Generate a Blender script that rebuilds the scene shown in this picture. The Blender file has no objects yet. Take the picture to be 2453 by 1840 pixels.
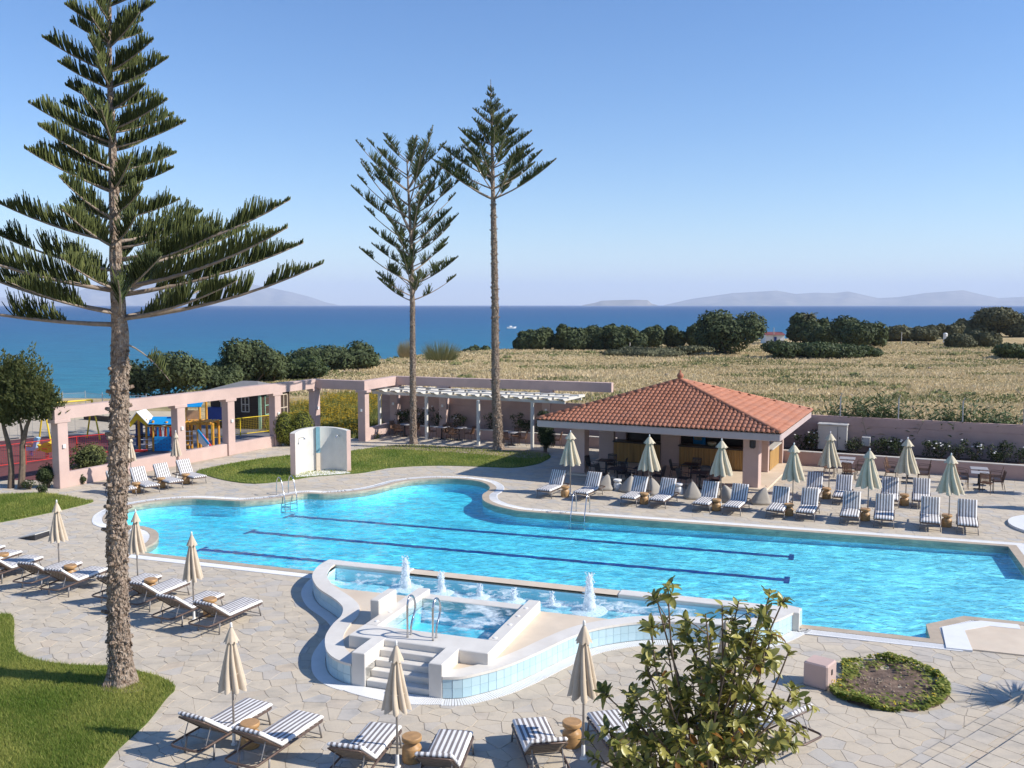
import bpy, math, random
from mathutils import Vector, Matrix, noise
from mathutils.geometry import tessellate_polygon

S = bpy.context.scene
COL = S.collection
RND = random.Random(11)
rad = math.radians

# ------------------------------------------------------------------ camera
FPX, CX, CY, CAMZ = 2200.0, 1226.5, 920.0, 8.0
PITCH = math.atan((CY - 731.0) / FPX)
cam = bpy.data.cameras.new('camera')
cam.sensor_width = 36.0
cam.lens = 36.0 * FPX / 2453.0
cam.clip_start = 0.1
cam.clip_end = 90000.0
camo = bpy.data.objects.new('camera', cam)
camo.location = (0, 0, CAMZ)
camo.rotation_euler = (math.pi / 2 - PITCH, 0, 0)
COL.objects.link(camo)
S.camera = camo

# ------------------------------------------------------------------ sky, sun, exposure
SUN_EL = rad(36.0)
SUN_AZ = rad(100.0)                     # clockwise from +Y: from the right, slightly behind the camera
W = bpy.data.worlds.new('World')
S.world = W
W.use_nodes = True
wn = W.node_tree
sky = wn.nodes.new('ShaderNodeTexSky')
sky.sky_type = 'NISHITA'
sky.sun_disc = False
sky.sun_elevation = SUN_EL
sky.sun_rotation = SUN_AZ
sky.altitude = 0
sky.air_density = 1.0
sky.dust_density = 0.1
sky.ozone_density = 4.0
bg = wn.nodes['Background']
hs = wn.nodes.new('ShaderNodeHueSaturation')
hs.inputs['Saturation'].default_value = 1.2
hs.inputs['Hue'].default_value = 0.507
hs.inputs['Value'].default_value = 1.03
wn.links.new(sky.outputs[0], hs.inputs['Color'])
wn.links.new(hs.outputs[0], bg.inputs[0])
bg.inputs[1].default_value = 0.115
sl = bpy.data.lights.new('sun', 'SUN')
sl.energy = 4.6
sl.angle = rad(0.53)
sl.color = (1.0, 0.95, 0.87)
suno = bpy.data.objects.new('sun', sl)
sd = Vector((math.sin(SUN_AZ) * math.cos(SUN_EL), math.cos(SUN_AZ) * math.cos(SUN_EL), math.sin(SUN_EL)))
suno.rotation_euler = (-sd).to_track_quat('-Z', 'Y').to_euler()
suno.location = sd * 60
COL.objects.link(suno)
S.view_settings.view_transform = 'Standard'
S.view_settings.look = 'None'
S.view_settings.exposure = 0.50
S.view_settings.gamma = 1.0
S.view_settings.use_curve_mapping = False
S.render.engine = 'CYCLES'
cy = S.cycles
cy.use_denoising = True
cy.max_bounces = 8
cy.diffuse_bounces = 3
cy.glossy_bounces = 3
cy.transmission_bounces = 4
cy.transparent_max_bounces = 16
cy.volume_bounces = 1
cy.sample_clamp_indirect = 6.0
cy.caustics_reflective = False
cy.caustics_refractive = False

# ------------------------------------------------------------------ pixel -> place
_c, _s = math.cos(PITCH), math.sin(PITCH)
def G(px, py, z=0.0):
    """point at height z seen at photograph pixel (px, py)"""
    dx, dy = (px - CX) / FPX, (CY - py) / FPX
    Y, Z = _c + dy * _s, -_s + dy * _c
    t = (z - CAMZ) / Z
    return Vector((dx * t, Y * t, z))
def D(px, py, y):
    """point at ground distance y seen at photograph pixel"""
    dx, dy = (px - CX) / FPX, (CY - py) / FPX
    Y, Z = _c + dy * _s, -_s + dy * _c
    t = y / Y
    return Vector((dx * t, y, CAMZ + Z * t))
def PX(p):
    Z = p[2] - CAMZ
    f = p[1] * _c - Z * _s
    u = p[1] * _s + Z * _c
    return (CX + FPX * p[0] / f, CY - FPX * u / f)

# ------------------------------------------------------------------ mesh helpers
class MB:
    def __init__(self):
        self.v, self.f, self.m, self.t = [], [], [], []
        self.tint = None
    def _add(self, vs, fs, m=0):
        o = len(self.v)
        self.v.extend([tuple(p) for p in vs])
        self.f.extend([tuple(i + o for i in f) for f in fs])
        self.m.extend([m] * len(fs))
        if self.tint is not None:
            self.t.extend([self.tint] * len(vs))
        return self
    def poly(self, vs, m=0):
        return self._add(vs, [tuple(range(len(vs)))], m)
    def box(self, c, s, rz=0.0, m=0, rx=0.0, ry=0.0):
        M = Matrix.Translation(Vector(c)) @ Matrix.Rotation(rz, 4, 'Z') @ Matrix.Rotation(ry, 4, 'Y') @ Matrix.Rotation(rx, 4, 'X')
        hx, hy, hz = s[0] / 2, s[1] / 2, s[2] / 2
        vs = [M @ Vector(p) for p in ((-hx, -hy, -hz), (hx, -hy, -hz), (hx, hy, -hz), (-hx, hy, -hz),
                                      (-hx, -hy, hz), (hx, -hy, hz), (hx, hy, hz), (-hx, hy, hz))]
        return self._add(vs, [(3, 2, 1, 0), (4, 5, 6, 7), (0, 1, 5, 4), (1, 2, 6, 5), (2, 3, 7, 6), (3, 0, 4, 7)], m)
    def rbox(self, c, s, b=0.02, rz=0.0, m=0, rx=0.0):
        """box with chamfered vertical edges and top/bottom rims"""
        M = Matrix.Translation(Vector(c)) @ Matrix.Rotation(rz, 4, 'Z') @ Matrix.Rotation(rx, 4, 'X')
        hx, hy, hz = s[0] / 2, s[1] / 2, s[2] / 2
        def ring(k, z):
            x, y = hx - k, hy - k
            return [(-x + b, -y, z), (x - b, -y, z), (x, -y + b, z), (x, y - b, z), (x - b, y, z), (-x + b, y, z), (-x, y - b, z), (-x, -y + b, z)]
        rs = [ring(b, -hz), ring(0, -hz + b), ring(0, hz - b), ring(b, hz)]
        vs = [M @ Vector(p) for r in rs for p in r]
        fs = [tuple(range(7, -1, -1)), tuple(range(24, 32))]
        for k in range(3):
            for i in range(8):
                j = (i + 1) % 8
                fs.append((k * 8 + i, k * 8 + j, k * 8 + 8 + j, k * 8 + 8 + i))
        return self._add(vs, fs, m)
    def bar(self, a, b, w, h, m=0, up=(0, 0, 1)):
        a, b = Vector(a), Vector(b)
        d = (b - a)
        L = d.length
        d = d / L
        u = Vector(up)
        x = d.cross(u)
        if x.length < 1e-4:
            x = Vector((1, 0, 0))
        x.normalize()
        z = x.cross(d)
        vs = []
        for p in (a, b):
            for sx, sz in ((-1, -1), (1, -1), (1, 1), (-1, 1)):
                vs.append(p + x * (w / 2 * sx) + z * (h / 2 * sz))
        return self._add(vs, [(0, 1, 2, 3), (7, 6, 5, 4), (0, 4, 5, 1), (1, 5, 6, 2), (2, 6, 7, 3), (3, 7, 4, 0)], m)
    def tube(self, pts, r, n=6, m=0, cap=True, closed=False):
        pts = [Vector(p) for p in pts]
        N = len(pts)
        rs = r if isinstance(r, (list, tuple)) else [r] * N
        vs, fs = [], []
        px = None
        for i, p in enumerate(pts):
            if closed:
                t = pts[(i + 1) % N] - pts[i - 1]
            else:
                t = pts[min(i + 1, N - 1)] - pts[max(i - 1, 0)]
            if t.length < 1e-9:
                t = Vector((0, 0, 1))
            t.normalize()
            if px is None:
                px = t.orthogonal().normalized()
            px = px - t * px.dot(t)
            if px.length < 1e-6:
                px = t.orthogonal()
            px.normalize()
            py = t.cross(px)
            for k in range(n):
                a = 2 * math.pi * k / n
                vs.append(p + (px * math.cos(a) + py * math.sin(a)) * rs[i])
        rng = N if closed else N - 1
        for i in range(rng):
            i2 = (i + 1) % N
            for k in range(n):
                k2 = (k + 1) % n
                fs.append((i * n + k, i * n + k2, i2 * n + k2, i2 * n + k))
        if cap and not closed:
            fs.append(tuple(range(n - 1, -1, -1)))
            fs.append(tuple((N - 1) * n + k for k in range(n)))
        return self._add(vs, fs, m)
    def lathe(self, prof, n=16, c=(0, 0, 0), m=0):
        vs, fs = [], []
        for r, z in prof:
            for k in range(n):
                a = 2 * math.pi * k / n
                vs.append((c[0] + r * math.cos(a), c[1] + r * math.sin(a), c[2] + z))
        for i in range(len(prof) - 1):
            for k in range(n):
                k2 = (k + 1) % n
                fs.append((i * n + k, i * n + k2, (i + 1) * n + k2, (i + 1) * n + k))
        fs.append(tuple(range(n - 1, -1, -1)))
        fs.append(tuple((len(prof) - 1) * n + k for k in range(n)))
        return self._add(vs, fs, m)
    def sheet(self, outer, z, holes=(), m=0):
        """flat sheet with holes; outer/holes are 2D loops; z number or function"""
        zz = z if callable(z) else (lambda x, y: z)
        loops = [[Vector((p[0], p[1], 0)) for p in l] for l in [outer] + list(holes)]
        tris = tessellate_polygon(loops)
        flat = [p for l in loops for p in l]
        vs = [(p.x, p.y, zz(p.x, p.y)) for p in flat]
        fs = []
        for a, b, c in tris:
            A, B, C = flat[a], flat[b], flat[c]
            cr = (B.x - A.x) * (C.y - A.y) - (B.y - A.y) * (C.x - A.x)
            if abs(cr) < 1e-10:
                continue
            fs.append((a, b, c) if cr > 0 else (a, c, b))
        return self._add(vs, fs, m)
    def prism(self, loop, z0, z1, m=0, bottom=False):
        self.sheet(loop, z1, m=m)
        self.skirt(loop, z0, z1, m)
        if bottom:
            self.sheet(loop, z0, m=m)
        return self
    def skirt(self, loop, z0, z1, m=0):
        loop = ccw(loop)
        n = len(loop)
        vs = [(p[0], p[1], z0) for p in loop] + [(p[0], p[1], z1) for p in loop]
        return self._add(vs, [(i, (i + 1) % n, n + (i + 1) % n, n + i) for i in range(n)], m)
    def ribbon(self, a, b, m=0, closed=False):
        """quads between two equally long 3D polylines"""
        n = len(a)
        vs = [tuple(p) for p in a] + [tuple(p) for p in b]
        k = n if closed else n - 1
        return self._add(vs, [(i, (i + 1) % n, n + (i + 1) % n, n + i) for i in range(k)], m)
    def mesh(self, name, mats, smooth=False):
        me = bpy.data.meshes.new(name)
        me.from_pydata(self.v, [], self.f)
        if not isinstance(mats, (list, tuple)):
            mats = [mats]
        for mt in mats:
            me.materials.append(mt)
        if len(mats) > 1:
            me.polygons.foreach_set('material_index', self.m)
        if smooth:
            me.polygons.foreach_set('use_smooth', [True] * len(self.f))
        if self.t and len(self.t) == len(self.v):
            at = me.attributes.new('tint', 'FLOAT', 'POINT')
            at.data.foreach_set('value', self.t)
        me.update()
        return me
    def build(self, name, mats, parent=None, smooth=False, kind=None):
        return link(name, self.mesh(name, mats, smooth), parent, kind)

def ccw(l):
    a = sum(l[i][0] * l[(i + 1) % len(l)][1] - l[(i + 1) % len(l)][0] * l[i][1] for i in range(len(l)))
    return list(l) if a > 0 else list(l)[::-1]
def link(name, me, parent=None, kind=None):
    o = bpy.data.objects.new(name, me)
    COL.objects.link(o)
    if parent:
        o.parent = parent
    if kind:
        o['kind'] = kind
    return o
def tag(o, label, cat, group=None):
    o['label'] = label
    o['category'] = cat
    if group:
        o['group'] = group
    return o
def thing(name, label, cat, loc=(0, 0, 0), rz=0.0, group=None):
    o = bpy.data.objects.new(name, None)
    o.empty_display_size = 0.2
    o.location = loc
    o.rotation_euler = (0, 0, rz)
    COL.objects.link(o)
    return tag(o, label, cat, group)
def copy_tree(o, parent=None):
    c = o.copy()
    COL.objects.link(c)
    c.parent = parent
    for ch in KIDS.get(o.name, []):
        copy_tree(ch, c)
    return c
KIDS = {}
def remember(root):
    """note the parts of a finished prototype so that copies can be made quickly"""
    def walk(o):
        KIDS[o.name] = list(o.children)
        for ch in o.children:
            walk(ch)
    walk(root)
    return root
_used = set()
def stamp(proto, loc, rz, label, group=None, scale=None):
    if proto.name in _used:
        o = copy_tree(proto)
    else:
        _used.add(proto.name)
        o = proto
    o.location = loc
    o.rotation_euler = (0, 0, rz)
    if scale:
        o.scale = (scale, scale, scale)
    o['label'] = label
    if group:
        o['group'] = group
    return o
def smooth_loop(pts, n=6, closed=True):
    """Catmull-Rom through 2D/3D points"""
    P = [Vector(p) for p in pts]
    out = []
    N = len(P)
    for i in range(N if closed else N - 1):
        if closed:
            a, b, c, d = P[i - 1], P[i], P[(i + 1) % N], P[(i + 2) % N]
        else:
            a, b, c, d = P[max(i - 1, 0)], P[i], P[i + 1], P[min(i + 2, N - 1)]
        for k in range(n):
            t = k / n
            out.append(0.5 * ((2 * b) + (c - a) * t + (2 * a - 5 * b + 4 * c - d) * t * t + (3 * b - a - 3 * c + d) * t ** 3))
    if not closed:
        out.append(P[-1].copy())
    return out
def inside(x, y, loop):
    r = False
    n = len(loop)
    j = n - 1
    for i in range(n):
        xi, yi = loop[i][0], loop[i][1]
        xj, yj = loop[j][0], loop[j][1]
        if (yi > y) != (yj > y) and x < (xj - xi) * (y - yi) / (yj - yi) + xi:
            r = not r
        j = i
    return r
def dist_loop(x, y, loop, closed=True):
    best = 1e9
    n = len(loop)
    for i in range(n if closed else n - 1):
        ax, ay = loop[i][0], loop[i][1]
        bx, by = loop[(i + 1) % n][0], loop[(i + 1) % n][1]
        dx, dy = bx - ax, by - ay
        L = dx * dx + dy * dy
        t = 0 if L == 0 else max(0, min(1, ((x - ax) * dx + (y - ay) * dy) / L))
        ex, ey = ax + dx * t - x, ay + dy * t - y
        d = ex * ex + ey * ey
        if d < best:
            best = d
    return math.sqrt(best)
def offset_loop(loop, d):
    """loop must be ccw; positive d grows it"""
    n = len(loop)
    out = []
    for i in range(n):
        a, b, c = Vector(loop[i - 1][:2]), Vector(loop[i][:2]), Vector(loop[(i + 1) % n][:2])
        d1, d2 = (b - a).normalized(), (c - b).normalized()
        n1, n2 = Vector((d1.y, -d1.x)), Vector((d2.y, -d2.x))
        m = n1 + n2
        if m.length < 1e-6:
            m = n1
        m.normalize()
        k = max(0.5, m.dot(n1))
        out.append(b + m * (d / k))
    return out

# ------------------------------------------------------------------ materials
def new_mat(name):
    m = bpy.data.materials.new(name)
    m.use_nodes = True
    nt = m.node_tree
    b = nt.nodes['Principled BSDF']
    return m, nt, b
def nd(nt, typ, **kw):
    n = nt.nodes.new(typ)
    for k, v in kw.items():
        setattr(n, k, v)
    return n
def pos_node(nt, obj=False, scale=None):
    if obj:
        o = nd(nt, 'ShaderNodeTexCoord').outputs['Object']
    else:
        o = nd(nt, 'ShaderNodeNewGeometry').outputs['Position']
    if scale:
        mp = nd(nt, 'ShaderNodeMapping')
        mp.inputs['Scale'].default_value = scale
        nt.links.new(o, mp.inputs[0])
        o = mp.outputs[0]
    return o
def noise_node(nt, co, scale, detail=3, rough=0.55):
    n = nd(nt, 'ShaderNodeTexNoise')
    n.inputs['Scale'].default_value = scale
    n.inputs['Detail'].default_value = detail
    n.inputs['Roughness'].default_value = rough
    nt.links.new(co, n.inputs['Vector'])
    return n.outputs[0]
def ramp(nt, fac, stops):
    r = nd(nt, 'ShaderNodeValToRGB')
    el = r.color_ramp.elements
    while len(el) < len(stops):
        el.new(0.5)
    for e, (p, c) in zip(el, stops):
        e.position = p
        e.color = (*c, 1)
    nt.links.new(fac, r.inputs[0])
    return r.outputs[0]
def mixc(nt, fac, a, b, mode='MIX'):
    n = nd(nt, 'ShaderNodeMix', data_type='RGBA', blend_type=mode)
    if isinstance(fac, (int, float)):
        n.inputs[0].default_value = fac
    else:
        nt.links.new(fac, n.inputs[0])
    for s, v in ((6, a), (7, b)):
        if isinstance(v, tuple):
            n.inputs[s].default_value = (*v, 1)
        else:
            nt.links.new(v, n.inputs[s])
    return n.outputs[2]
def mathn(nt, op, a, b=None, clamp=False):
    n = nd(nt, 'ShaderNodeMath', operation=op, use_clamp=clamp)
    for i, v in enumerate((a, b)):
        if v is None:
            continue
        if isinstance(v, (int, float)):
            n.inputs[i].default_value = v
        else:
            nt.links.new(v, n.inputs[i])
    return n.outputs[0]
def bump(nt, b, h, strength=0.3, dist=0.02):
    n = nd(nt, 'ShaderNodeBump')
    n.inputs['Strength'].default_value = strength
    n.inputs['Distance'].default_value = dist
    nt.links.new(h, n.inputs['Height'])
    nt.links.new(n.outputs[0], b.inputs['Normal'])
    return n
def mul(c, k):
    return tuple(min(1, x * k) for x in c)
def basic(name, col, rough=0.6, var=0.15, scale=4.0, metal=0.0, bmp=0.0, bscale=40.0, spec=0.4, obj=False, stretch=None, col2=None, stain=None):
    m, nt, b = new_mat(name)
    co = pos_node(nt, obj, stretch)
    f = noise_node(nt, co, scale, 4, 0.6)
    c2 = col2 or mul(col, 1 + var)
    c = ramp(nt, f, [(0.3, mul(col, 1 - var)), (0.7, c2)])
    if stain:
        f2 = noise_node(nt, co, scale * 0.23, 5, 0.7)
        msk = ramp(nt, f2, [(0.48, (0, 0, 0)), (0.68, (1, 1, 1))])
        c = mixc(nt, mathn(nt, 'MULTIPLY', msk, 0.6), c, stain)
    nt.links.new(c, b.inputs['Base Color'])
    b.inputs['Roughness'].default_value = rough
    b.inputs['Metallic'].default_value = metal
    b.inputs['Specular IOR Level'].default_value = spec
    if bmp:
        bump(nt, b, noise_node(nt, co, bscale, 4, 0.65), bmp, 0.02)
    return m
def leafy(name, col, col2, trans=0.25, rough=0.55, spec=0.3):
    """foliage: colour from the per-clump tint, some light through the leaf"""
    m, nt, b = new_mat(name)
    at = nd(nt, 'ShaderNodeAttribute', attribute_name='tint')
    c = ramp(nt, at.outputs['Fac'], [(0.0, col), (1.0, col2)])
    nt.links.new(c, b.inputs['Base Color'])
    b.inputs['Roughness'].default_value = rough
    b.inputs['Specular IOR Level'].default_value = spec
    tr = nd(nt, 'ShaderNodeBsdfTranslucent')
    nt.links.new(c, tr.inputs[0])
    mx = nd(nt, 'ShaderNodeMixShader')
    mx.inputs[0].default_value = trans
    nt.links.new(b.outputs[0], mx.inputs[1])
    nt.links.new(tr.outputs[0], mx.inputs[2])
    nt.links.new(mx.outputs[0], nt.nodes['Material Output'].inputs[0])
    return m

M = {}
M['pink'] = basic('pink_render', (0.53, 0.385, 0.335), 0.85, 0.07, 1.3, bmp=0.15, bscale=30, stain=(0.45, 0.325, 0.285))
M['wallpink'] = basic('faded_pink_render', (0.46, 0.315, 0.275), 0.9, 0.1, 0.9, bmp=0.2, bscale=25, stain=(0.36, 0.24, 0.21))
M['white'] = basic('white_paint', (0.78, 0.77, 0.74), 0.6, 0.05, 2, bmp=0.05)
M['offwhite'] = basic('weathered_cream_paint', (0.62, 0.59, 0.53), 0.7, 0.07, 2)
M['marble'] = basic('white_marble', (0.70, 0.655, 0.585), 0.45, 0.07, 2.0, bmp=0.05, bscale=60, stain=(0.62, 0.54, 0.45))
M['cream'] = basic('cream_stone', (0.66, 0.55, 0.42), 0.6, 0.08, 1.5, bmp=0.08, bscale=50, stain=(0.60, 0.46, 0.33))
M['lip'] = basic('tan_overflow_lip', (0.46, 0.37, 0.27), 0.6, 0.12, 3, bmp=0.1)
M['gutter'] = basic('white_gutter', (0.76, 0.75, 0.73), 0.5, 0.04, 3)
M['dark_gap'] = basic('dark_gap', (0.05, 0.05, 0.055), 0.8, 0.2, 3)
M['steel'] = basic('brushed_steel', (0.55, 0.55, 0.55), 0.22, 0.05, 10, metal=1.0)
M['galv'] = basic('galvanised_pipe', (0.42, 0.43, 0.44), 0.5, 0.1, 10, metal=0.6)
M['brown_metal'] = basic('brown_tube', (0.13, 0.085, 0.065), 0.4, 0.15, 8, metal=0.2)
M['greymetal'] = basic('grey_metal_leg', (0.26, 0.24, 0.23), 0.45, 0.1, 8, metal=0.4)
M['sling'] = basic('brown_sling', (0.22, 0.17, 0.13), 0.8, 0.15, 20)
M['wood'] = basic('turned_wood', (0.42, 0.24, 0.10), 0.45, 0.25, 6, bmp=0.1, bscale=30, stretch=(1, 1, 4))
M['dark'] = basic('dark_metal', (0.03, 0.03, 0.035), 0.45, 0.2, 8)
M['tabletop'] = basic('grey_table_top', (0.40, 0.39, 0.40), 0.35, 0.06, 5)
M['wicker'] = basic('brown_wicker', (0.16, 0.085, 0.05), 0.6, 0.3, 60, bmp=0.3, bscale=120)
M['pole'] = basic('umbrella_pole', (0.36, 0.32, 0.28), 0.4, 0.1, 8, metal=0.3)
M['beige'] = basic('beige_canvas', (0.56, 0.46, 0.345), 0.9, 0.08, 5, bmp=0.1, bscale=200)
M['creamcloth'] = basic('cream_canvas', (0.56, 0.485, 0.35), 0.9, 0.07, 5, bmp=0.1, bscale=200)
M['bean'] = basic('beanbag_canvas', (0.37, 0.335, 0.285), 0.9, 0.06, 4, bmp=0.15, bscale=14)
M['tile'] = None
M['terracotta'] = basic('terracotta_tile', (0.40, 0.145, 0.075), 0.75, 0.2, 2.2, bmp=0.1, bscale=60, col2=(0.47, 0.195, 0.115), stain=(0.30, 0.145, 0.105))
M['fascia'] = basic('grey_pink_fascia', (0.46, 0.37, 0.35), 0.8, 0.06, 1)
M['bamboo'] = basic('bamboo', (0.42, 0.25, 0.09), 0.55, 0.3, 9, stretch=(1, 1, 0.05))
M['darkwood'] = basic('dark_counter', (0.045, 0.035, 0.03), 0.35, 0.2, 5)
M['soil'] = basic('brown_soil', (0.13, 0.082, 0.058), 0.95, 0.4, 6, bmp=0.8, bscale=30, col2=(0.22, 0.15, 0.11))
M['dirt'] = basic('dry_dirt', (0.34, 0.26, 0.19), 0.95, 0.2, 1.5, bmp=0.4, bscale=20, stain=(0.24, 0.18, 0.12))
M['sand'] = basic('pale_sand', (0.52, 0.43, 0.29), 0.95, 0.12, 1.2, bmp=0.3, bscale=20)
M['rubber'] = basic('red_rubber', (0.145, 0.045, 0.04), 0.9, 0.12, 2.5, bmp=0.2, bscale=40)
M['greyfloor'] = basic('grey_play_floor', (0.16, 0.15, 0.16), 0.85, 0.12, 2.5)
M['yellow'] = basic('yellow_paint', (0.72, 0.50, 0.02), 0.45, 0.08, 4)
M['orange'] = basic('orange_wood', (0.62, 0.30, 0.04), 0.5, 0.15, 6)
M['blue'] = basic('bright_blue_paint', (0.01, 0.27, 0.60), 0.5, 0.1, 4)
M['navy'] = basic('navy_paint', (0.02, 0.05, 0.22), 0.5, 0.1, 4)
M['red'] = basic('red_paint', (0.50, 0.03, 0.025), 0.45, 0.1, 4)
M['hutwood'] = basic('dark_hut_boards', (0.055, 0.032, 0.02), 0.7, 0.3, 6, stretch=(0.3, 0.3, 6))
M['mint'] = basic('mint_paint', (0.25, 0.42, 0.30), 0.7, 0.2, 5)
M['roofgrey'] = basic('grey_felt', (0.20, 0.195, 0.19), 0.85, 0.1, 2)
M['paleglass'] = basic('dusty_window', (0.30, 0.28, 0.20), 0.15, 0.3, 3, spec=0.8)
M['darkglass'] = basic('dark_window', (0.05, 0.06, 0.07), 0.1, 0.3, 3, spec=0.8)
M['cabinet'] = basic('pale_cabinet', (0.50, 0.48, 0.44), 0.6, 0.05, 3)
M['foam'] = None
# ------------------------------------------------------------------ special materials
def m_stone():
    m, nt, b = new_mat('crazy_paving_stone')
    at = nd(nt, 'ShaderNodeAttribute', attribute_name='tint')
    co = pos_node(nt)
    c = ramp(nt, at.outputs['Fac'], [(0.0, (0.53, 0.46, 0.36)), (0.2, (0.57, 0.49, 0.38)), (0.42, (0.55, 0.48, 0.38)),
                                      (0.62, (0.59, 0.51, 0.395)), (0.8, (0.53, 0.475, 0.40)), (0.92, (0.49, 0.46, 0.415)), (1.0, (0.57, 0.475, 0.36))])
    n1 = noise_node(nt, co, 2.2, 5, 0.65)
    c = mixc(nt, 0.75, c, ramp(nt, n1, [(0.3, (0.74, 0.74, 0.75)), (0.5, (0.97, 0.96, 0.95)), (0.75, (1.0, 0.99, 0.97))]), 'MULTIPLY')
    big = noise_node(nt, pos_node(nt, scale=(0.55, 1.3, 1)), 0.7, 5, 0.7)
    c = mixc(nt, 0.8, c, ramp(nt, big, [(0.34, (0.78, 0.80, 0.84)), (0.50, (1.0, 0.99, 0.98))]), 'MULTIPLY')
    nt.links.new(c, b.inputs['Base Color'])
    b.inputs['Roughness'].default_value = 0.75
    b.inputs['Specular IOR Level'].default_value = 0.3
    bump(nt, b, noise_node(nt, co, 18, 5, 0.7), 0.35, 0.02)
    return m
M['stone'] = m_stone()
M['grout'] = basic('sandy_grout', (0.45, 0.38, 0.285), 0.95, 0.15, 3, bmp=0.4, bscale=60)
def m_tile():
    m, nt, b = new_mat('pale_blue_tile')
    oi = nd(nt, 'ShaderNodeObjectInfo')
    c = ramp(nt, oi.outputs['Random'], [(0, (0.42, 0.59, 0.645)), (1, (0.49, 0.65, 0.70))])
    nt.links.new(c, b.inputs['Base Color'])
    b.inputs['Roughness'].default_value = 0.2
    return m
M['tile'] = m_tile()
M['tilegrout'] = basic('pale_tile_grout', (0.60, 0.62, 0.60), 0.7, 0.08, 3)
M['basin'] = basic('pool_mosaic', (0.60, 0.86, 0.93), 0.35, 0.04, 9, col2=(0.66, 0.90, 0.95))
M['lane'] = basic('navy_mosaic', (0.012, 0.03, 0.22), 0.35, 0.2, 9)

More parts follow.
